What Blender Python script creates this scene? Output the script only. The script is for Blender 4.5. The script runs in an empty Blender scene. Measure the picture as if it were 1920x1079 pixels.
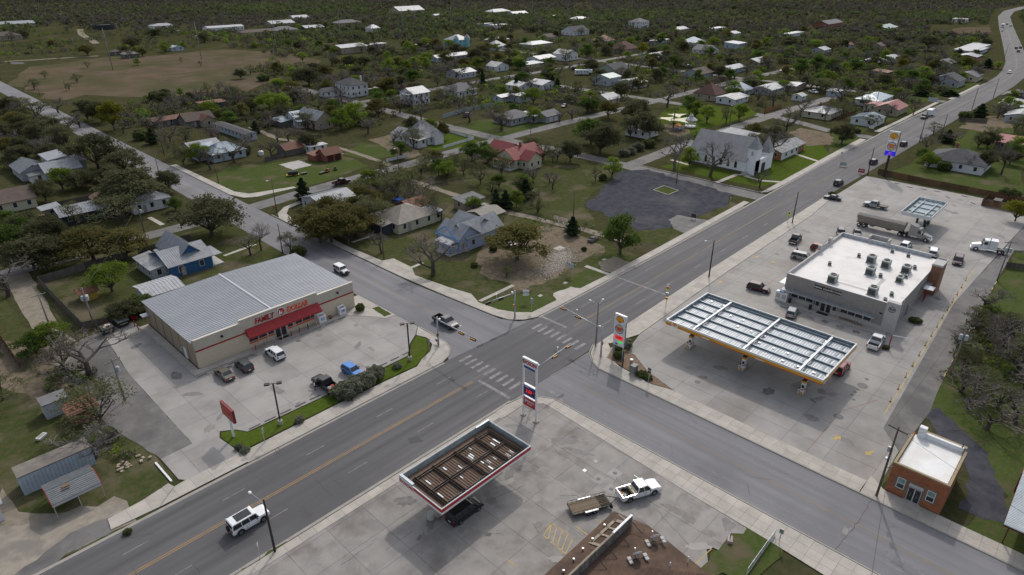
import bpy,bmesh,math,random
import numpy as np
from mathutils import Vector,Matrix
from mathutils.geometry import tessellate_polygon
R = math.radians
rnd = random.Random(7)
S = bpy.context.scene
COL = S.collection
# ---------------------------------------------------------------- camera, sky, sun, exposure
CAMH,FPX,PITCH,AZ = 63.0,1226.0,math.atan(607/1226.0),R(46.25)
cam = bpy.data.cameras.new('camera'); camo = bpy.data.objects.new('camera',cam); COL.objects.link(camo)
cam.sensor_width = 36; cam.lens = 36*FPX/1920; cam.clip_start = 1; cam.clip_end = 12000
camo.location = (0,0,CAMH); camo.rotation_euler = (math.pi/2 - PITCH,0,-AZ)
S.camera = camo
SUN_AZ,SUN_EL = R(30.5),R(43)
W = bpy.data.worlds.new('World'); S.world = W; W.use_nodes = True
wn = W.node_tree.nodes; wl = W.node_tree.links
sky = wn.new('ShaderNodeTexSky'); sky.sky_type = 'NISHITA'; sky.sun_disc = False
sky.sun_elevation = SUN_EL; sky.sun_rotation = math.pi/2 - SUN_AZ
sky.air_density = 1.0; sky.dust_density = 3.0; sky.ozone_density = 1.0
bg = wn['Background']; bg.inputs[1].default_value = 0.15
hs = wn.new('ShaderNodeHueSaturation'); hs.inputs['Saturation'].default_value = 0.5   # thin broken cloud whitens the sky
wl.new(sky.outputs[0],hs.inputs['Color']); wl.new(hs.outputs[0],bg.inputs[0])
sl = bpy.data.lights.new('sun','SUN'); sl.energy = 1.35; sl.angle = R(1.2); sl.color = (1.0,0.95,0.88)
so = bpy.data.objects.new('sun',sl); COL.objects.link(so); so.location = (200,150,300)
so.rotation_euler = Vector((-math.cos(SUN_EL)*math.cos(SUN_AZ),-math.cos(SUN_EL)*math.sin(SUN_AZ),-math.sin(SUN_EL))).to_track_quat('-Z','Y').to_euler()
S.view_settings.view_transform = 'Standard'; S.view_settings.look = 'None'
S.view_settings.exposure = 0.22; S.view_settings.gamma = 1.0
S.view_settings.use_curve_mapping = False
S.cycles.max_bounces = 5; S.cycles.transparent_max_bounces = 8

# ---------------------------------------------------------------- survey helper: photograph point -> place on the ground (or at height z)
def at(x,y,z=0.0):
    dx = (x - 960)/FPX; dy = -(y - 539.5)/FPX
    c,s = math.cos(PITCH),math.sin(PITCH)
    wy,wz = c+s*dy,-s+c*dy
    t = (z - CAMH)/wz; gx,gy = dx*t,wy*t
    return (gx*math.cos(AZ)+gy*math.sin(AZ),-gx*math.sin(AZ)+gy*math.cos(AZ))
def ats(L,z=0.0): return [at(a,b,z) for a,b in L]

# ---------------------------------------------------------------- objects
def tag(o,label=None,cat=None,group=None,kind=None):
    if label: o['label'] = label
    if cat: o['category'] = cat
    if group: o['group'] = group
    if kind: o['kind'] = kind
    return o
def thing(name,label,cat,loc=(0,0,0),rz=0,group=None):
    o = bpy.data.objects.new(name,None); COL.objects.link(o); o.empty_display_size = .3
    o.location = (loc[0],loc[1],loc[2] if len(loc) > 2 else 0); o.rotation_euler = (0,0,rz)
    return tag(o,label,cat,group)
def put(name,me,parent=None,loc=(0,0,0),rot=(0,0,0),sc=None,mat=None):
    o = bpy.data.objects.new(name,me); COL.objects.link(o); o.parent = parent
    o.location = loc; o.rotation_euler = rot
    if sc is not None: o.scale = (sc,sc,sc) if isinstance(sc,(int,float)) else sc
    if mat is not None and len(o.material_slots):
        o.material_slots[0].link = 'OBJECT'; o.material_slots[0].material = mat
    return o
def copy_tree(src,parent=None):
    c = src.copy(); COL.objects.link(c); c.parent = parent
    for ch in src.children: copy_tree(ch,c)
    return c
class MB:
    def __init__(s): s.v = []; s.f = []; s.m = []; s.k = 0
    def mi(s,k): s.k = k; return s
    def poly(s,pts):
        n = len(s.v); s.v += [tuple(p) for p in pts]; s.f.append(tuple(range(n,n+len(pts)))); s.m.append(s.k); return s
    def hexa(s,p):   # 8 points: bottom ring then top ring
        n = len(s.v); s.v += [tuple(q) for q in p]
        for f in ((3,2,1,0),(4,5,6,7),(0,1,5,4),(1,2,6,5),(2,3,7,6),(3,0,4,7)):
            s.f.append(tuple(n+i for i in f)); s.m.append(s.k)
        return s
    def box(s,x0,y0,z0,x1,y1,z1):
        return s.hexa([(x0,y0,z0),(x1,y0,z0),(x1,y1,z0),(x0,y1,z0),(x0,y0,z1),(x1,y0,z1),(x1,y1,z1),(x0,y1,z1)])
    def bc(s,cx,cy,cz,sx,sy,sz,rz=0):   # centred box, turned about z
        c,q = math.cos(rz),math.sin(rz); P = []
        for dz in (-.5,.5):
            for dx,dy in ((-.5,-.5),(.5,-.5),(.5,.5),(-.5,.5)):
                x,y = dx*sx,dy*sy; P.append((cx+c*x - q*y,cy+q*x+c*y,cz+dz*sz))
        return s.hexa(P)
    def prism(s,pts,z0,z1,top=True):
        n = len(pts); a = len(s.v)
        s.v += [(x,y,z0) for x,y in pts]+[(x,y,z1) for x,y in pts]
        for i in range(n):
            j = (i+1) % n; s.f.append((a+i,a+j,a+n+j,a+n+i)); s.m.append(s.k)
        for t in tessellate_polygon([[Vector((x,y,0)) for x,y in pts]]):
            s.f.append(tuple(a+n+i for i in t)); s.m.append(s.k)
            s.f.append(tuple(a+i for i in t[::-1])); s.m.append(s.k)
        return s
    def bar(s,p,q,w,h=None,up=(0,0,1)):   # box-section bar between two points
        p,q = Vector(p),Vector(q); d = (q - p).normalized(); h = w if h is None else h
        u = Vector(up)
        if abs(d.dot(u)) > .98: u = Vector((1,0,0))
        r = d.cross(u).normalized()*w/2; t = r.cross(d).normalized()*h/2
        return s.hexa([p - r - t,p+r - t,q+r - t,q - r - t,p - r+t,p+r+t,q+r+t,q - r+t])
    def tube(s,p,q,r0,r1=None,n=8,cap=True):
        p,q = Vector(p),Vector(q); r1 = r0 if r1 is None else r1; d = (q - p).normalized()
        u = Vector((1,0,0)) if abs(d.z) > .9 else Vector((0,0,1))
        a = d.cross(u).normalized(); b = d.cross(a); k = len(s.v)
        for c,r in ((p,r0),(q,r1)):
            for i in range(n):
                t = 2*math.pi*i/n; s.v.append(tuple(c+(a*math.cos(t)+b*math.sin(t))*r))
        for i in range(n):
            j = (i+1) % n; s.f.append((k+i,k+j,k+n+j,k+n+i)); s.m.append(s.k)
        if cap: s.f += [tuple(k+i for i in range(n))[::-1],tuple(k+n+i for i in range(n))]; s.m += [s.k,s.k]
        return s
    def line(s,pts,r,n=5,r1=None):
        m = len(pts) - 1; r1 = r if r1 is None else r1
        for i in range(m): s.tube(pts[i],pts[i+1],r+(r1 - r)*i/m,r+(r1 - r)*(i+1)/m,n,i in (0,m - 1))
        return s
    def lathe(s,prof,n=12,c=(0,0,0),axis='z'):   # prof: (radius, height)
        k = len(s.v)
        for r,h in prof:
            for i in range(n):
                t = 2*math.pi*i/n; x,y = r*math.cos(t),r*math.sin(t)
                s.v.append((c[0]+x,c[1]+y,c[2]+h) if axis == 'z' else (c[0]+x,c[1]+h,c[2]+y))
        for a in range(len(prof) - 1):
            for i in range(n):
                j = (i+1) % n; f = (k+a*n+i,k+a*n+j,k+(a+1)*n+j,k+(a+1)*n+i)
                s.f.append(f if axis == 'z' else f[::-1]); s.m.append(s.k)
        return s
    def mesh(s,name,mats,smooth=False):
        me = bpy.data.meshes.new(name); me.from_pydata(s.v,[],s.f)
        for m in (mats if isinstance(mats,(list,tuple)) else [mats]): me.materials.append(m)
        if max(s.m,default=0): me.polygons.foreach_set('material_index',s.m)
        if smooth: me.polygons.foreach_set('use_smooth',[True]*len(me.polygons))
        me.update(); return me
    def build(s,name,mats,parent=None,smooth=False,**k): return put(name,s.mesh(name,mats,smooth),parent,**k)
def bevel_mesh(me,w,seg=1):
    b = bmesh.new(); b.from_mesh(me)
    bmesh.ops.remove_doubles(b,verts=b.verts,dist=1e-4)
    bmesh.ops.bevel(b,geom=[e for e in b.edges if len(e.link_faces) == 2 and e.calc_face_angle(0) > .35],offset=w,segments=seg,affect='EDGES',profile=.6,clamp_overlap=True)
    bmesh.ops.recalc_face_normals(b,faces=b.faces)
    b.to_mesh(me); b.free(); return me
CACHE = {}
def shared(key,fn):
    if key not in CACHE: CACHE[key] = fn()
    return CACHE[key]

# ---------------------------------------------------------------- materials
MATS = {}
def mat(name,c,c2=None,sc=.5,rough=.8,metal=0,bump=0,bsc=None,stretch=(1,1,1),obj=False,rand=0,c3=None,sc3=.05,spec=.4,k2=(.35,.65),k3=(.4,.6),emit=0,coat=0,bdist=.02,wave=None):
    if name in MATS: return MATS[name]
    m = bpy.data.materials.new(name); m.use_nodes = True; N,L = m.node_tree.nodes,m.node_tree.links
    b = N['Principled BSDF']; b.inputs['Roughness'].default_value = rough; b.inputs['Metallic'].default_value = metal
    b.inputs['Specular IOR Level'].default_value = spec
    if coat: b.inputs['Coat Weight'].default_value = coat; b.inputs['Coat Roughness'].default_value = .05
    col = None; C = lambda q: (q[0],q[1],q[2],1)
    def noise(scale,det=5,st=stretch):
        tc = N.new('ShaderNodeTexCoord'); mp = N.new('ShaderNodeMapping'); mp.inputs['Scale'].default_value = st
        if obj: L.new(tc.outputs['Object'],mp.inputs[0])
        else: g = N.new('ShaderNodeNewGeometry'); L.new(g.outputs['Position'],mp.inputs[0])
        n = N.new('ShaderNodeTexNoise'); n.inputs['Scale'].default_value = scale; n.inputs['Detail'].default_value = det; n.inputs['Roughness'].default_value = .6
        L.new(mp.outputs[0],n.inputs['Vector']); return n
    def mix(f,a,bb,k):
        r = N.new('ShaderNodeMapRange'); r.inputs[1].default_value = k[0]; r.inputs[2].default_value = k[1]; L.new(f,r.inputs[0])
        x = N.new('ShaderNodeMix'); x.data_type = 'RGBA'; L.new(r.outputs[0],x.inputs[0])
        for i,q in ((6,a),(7,bb)):
            if isinstance(q,tuple): x.inputs[i].default_value = C(q)
            else: L.new(q,x.inputs[i])
        return x.outputs[2]
    if c2 is not None: col = mix(noise(sc).outputs[0],tuple(c),tuple(c2),k2)
    if c3 is not None: col = mix(noise(sc3,4,(1,1,1)).outputs[0],col if col is not None else tuple(c),tuple(c3),k3)
    if rand:
        oi = N.new('ShaderNodeObjectInfo'); r = N.new('ShaderNodeMapRange'); r.inputs[3].default_value = 1 - rand; r.inputs[4].default_value = 1+rand
        L.new(oi.outputs['Random'],r.inputs[0]); h = N.new('ShaderNodeHueSaturation'); L.new(r.outputs[0],h.inputs['Value'])
        if col is None: h.inputs['Color'].default_value = C(c)
        else: L.new(col,h.inputs['Color'])
        col = h.outputs[0]
    if col is None: b.inputs['Base Color'].default_value = C(c)
    else: L.new(col,b.inputs['Base Color'])
    hgt = None
    if bump: hgt = noise(bsc or sc*4,6,(1,1,1)).outputs[0]
    if hgt is not None:
        q = N.new('ShaderNodeBump'); q.inputs['Strength'].default_value = bump; q.inputs['Distance'].default_value = bdist
        L.new(hgt,q.inputs['Height']); L.new(q.outputs[0],b.inputs['Normal'])
    if emit:
        b.inputs['Emission Strength'].default_value = emit; b.inputs['Emission Color'].default_value = C(c)
    MATS[name] = m; return m
def paint(name,c,rough=.4): return mat('paint_'+name,c,rough=rough,coat=.3,spec=.4)
M_GLASS = mat('dark_glass',(.012,.014,.016),rough=.06,spec=.6)
M_WGLASS = mat('window_glass',(.02,.023,.027),(.035,.04,.045),sc=.6,rough=.08,spec=.6)
M_TYRE = mat('tyre_rubber',(.015,.015,.016),rough=.85)
M_RIM = mat('alloy_rim',(.45,.46,.48),rough=.3,metal=.8)
M_BLACK = mat('black_plastic',(.018,.018,.02),rough=.55)
M_CHROME = mat('chrome',(.7,.7,.72),rough=.15,metal=1)
M_GALV = mat('galvanised_steel',(.33,.35,.37),(.42,.44,.46),sc=1.5,rough=.45,metal=.5)
M_WHITE = mat('white_paint',(.72,.73,.74),(.64,.65,.66),sc=.8,rough=.5)
M_WOODPOLE = mat('weathered_pole',(.075,.06,.05),(.12,.10,.085),sc=1.2,rough=.9,stretch=(1,1,.1))
M_WIRE = mat('cable',(.02,.02,.02),rough=.6)
M_RED = mat('red_paint',(.33,.018,.022),(.27,.015,.02),sc=1,rough=.45)
M_YEL = mat('yellow_paint',(.62,.36,.03),(.5,.3,.05),sc=1,rough=.55)

# ---------------------------------------------------------------- lettering
def text_mesh(txt,size,mat_,extrude=.02,bold=0.0,shear=0.0,sx=1.0):
    key = ('txt',txt,size,mat_.name,extrude,bold,shear,sx)
    def f():
        cu = bpy.data.curves.new('lettering','FONT'); cu.body = txt; cu.size = size; cu.extrude = extrude; cu.offset = bold; cu.shear = shear
        cu.align_x = 'CENTER'; cu.align_y = 'CENTER'; cu.resolution_u = 3
        o = bpy.data.objects.new('lettering',cu); COL.objects.link(o)
        me = bpy.data.meshes.new_from_object(o.evaluated_get(bpy.context.evaluated_depsgraph_get()))
        bpy.data.objects.remove(o); bpy.data.curves.remove(cu)
        for v in me.vertices: v.co.x *= sx
        me.materials.clear(); me.materials.append(mat_); return me
    return shared(key,f)
def text(name,txt,size,mat_,parent,loc,rot,**k): return put(name,text_mesh(txt,size,mat_,**k),parent,loc,rot)
FACE = {'-x': (R(90),0,R(-90)),'+x': (R(90),0,R(90)),'-y': (R(90),0,0),'+y': (R(90),0,R(180))}

# ================================================================ THE GROUND
def jitter(pts,step,amp,rn):
    out = []
    n = len(pts)
    for i in range(n):
        a,b = Vector(pts[i]),Vector(pts[(i+1) % n]); L = (b - a).length; k = max(1,int(L/step))
        nn = Vector((-(b - a).y,(b - a).x))/max(L,1e-6)
        for j in range(k):
            o = 0 if j == 0 and k == 1 else rn.uniform(-amp,amp)
            p = a+(b - a)*(j/k)+nn*o; out.append((p.x,p.y))
    return out
def sheet(name,pts,z,m,jit=0,step=1.5,kind='structure',parent=None):
    rn = random.Random(len(pts)*31+int(pts[0][0]*7))
    if jit: pts = jitter(pts,step,jit,rn)
    mb = MB(); a = 0; mb.v = [(x,y,z) for x,y in pts]
    for t in tessellate_polygon([[Vector((x,y,0)) for x,y in pts]]):
        p = [pts[i] for i in t]; ar = (p[1][0] - p[0][0])*(p[2][1] - p[0][1]) - (p[2][0] - p[0][0])*(p[1][1] - p[0][1])
        mb.f.append(tuple(t) if ar > 0 else tuple(t[::-1])); mb.m.append(0)
    o = mb.build(name,m,parent)
    if kind and parent is None: o['kind'] = kind
    return o
def rect(x0,y0,x1,y1): return [(x0,y0),(x1,y0),(x1,y1),(x0,y1)]
M_GROUND = mat('rough_grassland',spec=0,c=(.040,.048,.019),c2=(.070,.063,.034),sc=.6,rough=.95,bump=.6,bsc=1.5,bdist=.15,c3=(.095,.080,.055),sc3=.035,k3=(.55,.72))
M_YARD = mat('yard_grass',spec=0,c=(.042,.062,.018),c2=(.080,.075,.036),sc=.9,rough=.95,bump=.6,bsc=2,bdist=.12,c3=(.125,.105,.072),sc3=.10,k3=(.5,.66))
M_LAWN = mat('mown_lawn',spec=0,c=(.052,.085,.011),c2=(.078,.105,.02),sc=1.2,rough=.95,bump=.5,bsc=3,bdist=.06,c3=(.085,.09,.03),sc3=.1,k3=(.5,.75))
M_GRASS2 = mat('spring_grass',spec=0,c=(.050,.080,.020),c2=(.080,.088,.034),sc=1.3,rough=.95,bump=.6,bsc=3,bdist=.08,c3=(.115,.095,.062),sc3=.12,k3=(.53,.68))
M_FIELD = mat('dry_field',spec=0,c=(.135,.100,.074),c2=(.088,.076,.047),sc=.07,rough=.95,bump=.5,bsc=.8,bdist=.15,c3=(.068,.072,.036),sc3=.018,k3=(.47,.66))
M_DIRT = mat('bare_dirt',spec=0,c=(.21,.168,.122),c2=(.125,.104,.076),sc=1.2,rough=.95,bump=.5,bsc=3,bdist=.05,c3=(.075,.075,.042),sc3=.25,k3=(.52,.7))
M_TRACK = mat('pale_track',spec=0,c=(.27,.235,.19),c2=(.19,.165,.13),sc=.8,rough=.95,bump=.4,bsc=3)
M_ASPH = mat('highway_asphalt',(.070,.069,.072),(.122,.119,.121),sc=.35,rough=.85,stretch=(.03,1.6,1),bump=.25,bsc=12,bdist=.01,c3=(.078,.076,.079),sc3=.05,k3=(.42,.68))
M_ASPH2 = mat('street_asphalt',(.150,.148,.155),(.205,.201,.208),sc=.35,rough=.88,stretch=(1.6,.03,1),bump=.25,bsc=12,bdist=.01,c3=(.135,.133,.14),sc3=.06,k3=(.45,.7))
M_OLDASPH = mat('old_asphalt',(.125,.119,.115),(.165,.157,.15),sc=.5,rough=.9,bump=.3,bsc=8,c3=(.095,.09,.088),sc3=.12,k3=(.5,.65))
M_CONC = mat('lot_concrete',(.315,.300,.283),(.265,.252,.237),sc=.28,rough=.85,rand=.05,bump=.15,bsc=6,bdist=.01,c3=(.20,.188,.175),sc3=.1,k3=(.5,.72))
M_JOINT = mat('joint_filler',(.13,.122,.115),rough=.9)
M_WALK = mat('sidewalk_concrete',(.42,.385,.34),(.35,.322,.286),sc=.5,rough=.85,rand=.07,bump=.15,bsc=8,bdist=.01,c3=(.30,.275,.245),sc3=.3,k3=(.55,.75))
M_KERB = mat('kerb_concrete',(.36,.335,.30),(.29,.27,.245),sc=.7,rough=.85,rand=.06)
M_EXLOT = mat('worn_forecourt',(.285,.268,.250),(.225,.212,.2),sc=.5,rough=.88,rand=.07,bump=.25,bsc=5,bdist=.015,c3=(.165,.15,.135),sc3=.22,k3=(.5,.7))
M_GRAVEL = mat('dark_gravel',spec=0,c=(.050,.052,.062),c2=(.078,.078,.088),sc=.5,rough=.95,bump=.6,bsc=9,bdist=.03,c3=(.11,.108,.112),sc3=.07,k3=(.52,.8))
M_MWHITE = mat('worn_white_marking',(.235,.23,.227),(.135,.132,.132),sc=1.3,rough=.8,k2=(.4,.62))
M_MYEL = mat('worn_yellow_marking',(.35,.2,.065),(.23,.165,.09),sc=.9,rough=.8,k2=(.45,.68))
M_MYEL2 = mat('faded_yellow_marking',(.26,.185,.105),(.165,.145,.12),sc=.7,rough=.8)
M_STALL = mat('yellow_stall_paint',(.55,.36,.07),(.36,.28,.13),sc=1.2,rough=.8)
M_TAR = mat('crack_sealant',(.045,.044,.045),rough=.7)

def grid_sheet():
    # one sheet to the horizon, gently uneven far out
    mb = MB(); n = 60
    xs = np.concatenate([np.linspace(-6000,-400,10)[:-1],np.linspace(-400,2200,40),np.linspace(2200,8000,10)[1:]])
    for y in xs:
        for x in xs:
            mb.v.append((float(x),float(y),-.03))
    k = len(xs)
    for j in range(k - 1):
        for i in range(k - 1): mb.f.append((j*k+i,j*k+i+1,(j+1)*k+i+1,(j+1)*k+i)); mb.m.append(0)
    return mb.build('ground',M_GROUND)
tag(grid_sheet(),kind='structure')

# ---- roads ------------------------------------------------------------------
HW = [(-220,76.4,59.8),(60,76.2,59.5),(90,75.0,60.2),(130,75.1,61.6),(200,76.2,62.4),(250,77.4,61.6),(340,77.2,61.3),(390,75.6,61),(435,74.4,60),(480,74.2,59.8),(520,75,61.3),
      (560,79,65),(600,84.5,70.5),(715,105.8,92),(947,150,136.3),(1133,184,170.5),(1268,201,187.5),(1400,203,189.5),(1600,186,172.5),(2300,120,106.5)]
hx = [h[0] for h in HW]
def hwy(x): return float(np.interp(x,hx,[h[1] for h in HW])),float(np.interp(x,hx,[h[2] for h in HW]))
def hmid(x): a,b = hwy(x); return (a+b)/2+(.25 if x < 70 else 0)
xs = list(range(-220,480,10))+list(range(480,2301,12))
sheet('highway',[(x,hwy(x)[1]) for x in xs]+[(x,hwy(x)[0]) for x in xs[::-1]],.02,M_ASPH)
road = bpy.data.objects['highway']
ys = [-60,0,30,53,59]
sheet('cross_street',[(67.3,-80),(79.3,-80),(79.3,55),(80.5,57.6),(82.5,59.8),(63.0,59.8),(65.3,57.8),(67.0,55)],.016,M_ASPH2)
sheet('side_street',[(62.8,75.6),(85.5,74.6),(82,76.6),(80.2,80),(78.3,105),(78,160),(79,300),(80.5,420),(82,620),(74,620),(72,420),(69.5,240),(67.5,160),(66.6,110),(67,89),(66.6,82),(65.2,78.6)],.012,M_ASPH2)
def ribbon(name,pts,w,z,m,jit=.15,parent=None,kind='structure'):
    L,Rr = [],[]
    for i,p in enumerate(pts):
        a = Vector(pts[max(0,i - 1)]); b = Vector(pts[min(len(pts) - 1,i+1)]); d = (b - a).normalized(); n = Vector((-d.y,d.x))*(w if not isinstance(w,list) else w[i])/2
        L.append((p[0]+n.x,p[1]+n.y)); Rr.append((p[0] - n.x,p[1] - n.y))
    return sheet(name,Rr+L[::-1],z,m,jit,3,kind,parent)
ribbon('town_road',[(78,178),(95,180),(135,181.5),(160,183),(188,184),(225,184.5),(262,184),(334,184),(399,184),(470,180)],6.2,.008,M_OLDASPH)
ribbon('town_road',[(67.5,177),(50,177),(28,176),(5,176),(-40,176)],5.6,.008,M_OLDASPH)
ribbon('town_road',[(188,74.8),(188.5,128),(188,158),(185.5,186),(186,226),(190,290),(192,360)],6.6,.006,M_OLDASPH)
ribbon('town_road',[(191,124.5),(220,126),(260,126.3),(300,125.5),(330,124),(380,122)],6.0,.010,M_OLDASPH)
ribbon('town_road',[(291,76),(292,95),(299,110),(303,122),(300,160),(300,185),(300,250),(302,296)],6.0,.004,M_OLDASPH)
ribbon('town_road',[(399,76),(400,120),(399,200),(401,250),(404,300),(400,420)],6.2,.005,M_OLDASPH)
ribbon('town_road',[(192,290),(250,294),(304,295),(340,293),(404,298),(480,300)],5.6,.007,M_OLDASPH)
ribbon('alley',[(19,174),(18,156),(16.8,136),(17,122),(18.5,108),(19.5,98)],[4.6,4.4,4.6,5.6,7,7],.003,M_TRACK,.35)
ribbon('dirt_track',ats([(770,338),(850,365),(960,400),(1100,432),(1180,455)]),2.6,.005,M_TRACK,.3)
ribbon('dirt_track',[(133,222),(133,200),(132,184)],2.2,.006,M_TRACK,.3)
ribbon('dirt_track',ats([(470,238),(520,260),(590,273),(640,290)]),2.6,.005,M_TRACK,.35)
ribbon('dirt_track',ats([(0,116),(60,113),(120,109),(185,105)]),4.5,.006,M_TRACK,.4)
ribbon('dirt_track',ats([(150,55),(152,64),(172,76),(180,82)]),6,.006,M_TRACK,.6)
ribbon('dirt_track',ats([(330,57),(360,62),(373,68)]),6,.006,M_TRACK,.6)

# ---- patches of grass, dirt, gravel ------------------------------------------------
sheet('field',ats([(20,160),(60,126),(200,108),(300,104),(420,92),(520,98),(600,115),(560,135),(500,160),(430,180),(330,183),(230,182),(160,178),(110,190)]),.000,M_FIELD,4,15)
sheet('field',ats([(1755,64),(1800,52),(1856,50),(1857,66),(1770,66)]),.001,M_FIELD,1.5,20)
sheet('lawn',ats([(385,336),(470,372),(500,370),(565,352),(620,338),(690,312),(640,290),(520,305),(430,312)]),.001,M_GRASS2,.8,3)
sheet('lawn',ats([(640,290),(700,300),(745,292),(740,275),(680,268)]),.003,M_GRASS2,.8,3)
sheet('lawn',ats([(690,360),(760,335),(860,335),(960,390),(1090,430),(1120,425),(1095,388),(1130,345),(1160,318),(1040,300),(900,290),(780,305)]),.001,M_YARD,1,4)
sheet('lawn',ats([(835,243),(905,262),(1040,235),(1010,222),(900,225)]),.002,M_GRASS2,.8,4)
sheet('lawn',ats([(830,247),(905,266),(880,275),(812,283),(800,275)]),.003,M_LAWN,.3,3)
sheet('lawn',ats([(560,400),(700,480),(850,555),(900,575),(960,600),(1050,555),(1100,528),(1190,480),(1130,455),(1060,430),(960,400),(850,370),(700,365)]),.002,M_YARD,.6,3)
sheet('dirt_lot',ats([(905,520),(985,545),(1045,520),(1075,495),(1140,470),(1060,430),(1000,425),(930,440),(890,480)]),.006,M_DIRT,1.2,2)
sheet('grass_corner',ats([(912,580),(950,597),(985,598),(1060,560),(1030,548),(975,550)]),.008,M_GRASS2,.5,1.5)
sheet('grass_corner',ats([(1060,545),(1082,550),(1140,518),(1110,505),(1075,515)]),.008,M_GRASS2,.3,1.5)
sheet('lawn',ats([(1105,503),(1140,515),(1200,480),(1165,468),(1130,480)]),.009,M_GRASS2,.3,1.5)
sheet('gravel_lot',ats([(1095,388),(1130,350),(1165,320),(1215,318),(1290,340),(1372,365),(1365,385),(1255,428),(1200,433),(1150,408)]),.010,M_GRAVEL,1,2)
sheet('lawn',ats([(1200,433),(1255,428),(1365,385),(1370,378),(1385,385),(1240,462),(1195,452)]),.011,M_YARD,.5,2)
CH = [(1233,312),(1262,304),(1440,280),(1525,290),(1545,300),(1467,340),(1436,354),(1372,340)]
sheet('lawn',ats([(1236,313),(1300,300),(1440,300),(1500,260),(1535,262),(1560,296),(1468,340),(1428,352)]),.010,M_LAWN,.3,3)
sheet('dirt_lot',ats([(1480,250),(1500,240),(1560,252),(1560,272),(1510,275)]),.013,M_DIRT,1,3)
sheet('lawn',ats([(1552,292),(1612,264),(1600,250),(1560,245),(1555,265)]),.009,M_GRASS2,.6,3)
sheet('playground',ats([(1225,228),(1255,200),(1400,200),(1420,215),(1330,240),(1275,258)]),.006,M_LAWN,.6,4)
sheet('playground_mulch',ats([(1243,245),(1250,232),(1285,236),(1295,250),(1270,257)]),.012,M_DIRT,.6,2)
sheet('verge',ats([(1660,330),(1720,300),(1800,255),(1920,200),(1920,380),(1850,370)]),.001,M_GRASS2,1,6)
sheet('dirt_lot',ats([(1800,240),(1850,250),(1900,240),(1880,215),(1830,222)]),.005,M_DIRT,1.5,4)
sheet('lawn',ats([(1610,250),(1720,207),(1690,195),(1600,225),(1580,238)]),.009,M_GRASS2,.6,4)
sheet('lawn',ats([(1700,200),(1840,160),(1830,148),(1720,170),(1650,195)]),.009,M_GRASS2,.8,6)
sheet('verge',[(68,172),(68,130),(62,130),(62,131),(20,131),(20,172)],.002,M_YARD,.8,3)
sheet('verge',[(-60,76.6),(17,76.6),(17,84),(20,98),(15,118),(14,172),(-60,172)],.0005,M_YARD,.8,4)
sheet('dirt_yard',ats([(0,1079),(0,900),(40,955),(160,965),(215,930),(245,960),(255,975),(130,1035),(60,1079)]),.004,M_TRACK,.6,2)
sheet('forecourt_patch',ats([(120,1040),(70,1079),(0,1079),(-60,1100),(-60,990),(60,985),(150,950),(230,945),(250,975)]),.008,mat('tan_concrete',(.30,.265,.215),(.24,.212,.172),sc=.6,rough=.9,c3=(.19,.175,.15),sc3=.3),.3,2)
sheet('asphalt_patch',ats([(252,976),(130,1036),(70,1079),(30,1079),(85,1035),(130,1000),(160,985),(215,965)]),.014,M_OLDASPH,.3,1)
sheet('dirt_yard',ats([(0,640),(60,640),(120,690),(150,730),(60,750),(0,720)]),.006,M_DIRT,.8,2)
sheet('dirt_yard',ats([(760,300),(690,262),(745,250),(790,290)]),.004,M_DIRT,1,2)
sheet('verge',[(103,12),(112,10.6),(135,11.5),(175,12.6),(215,12.8),(215,-60),(79,-60),(79,2),(92,-2),(99,2),(104,8)],.001,M_GRASS2,.5,4)
sheet('gravel_drive',ats([(1730,775),(1760,765),(1800,800),(1850,850),(1880,920),(1890,985),(1840,975),(1800,955),(1818,900),(1800,850),(1760,815)]),.006,M_GRAVEL,.35,1.2)
sheet('verge',ats([(1300,1079),(1375,1005),(1420,985),(1450,992),(1480,1025),(1430,1079)]),.075,M_GRASS2,.5,1)
sheet('verge',ats([(440,1079),(520,1025),(570,1010),(610,1010),(560,1045),(520,1079)]),.03,M_GRASS2,.5,1)

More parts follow.
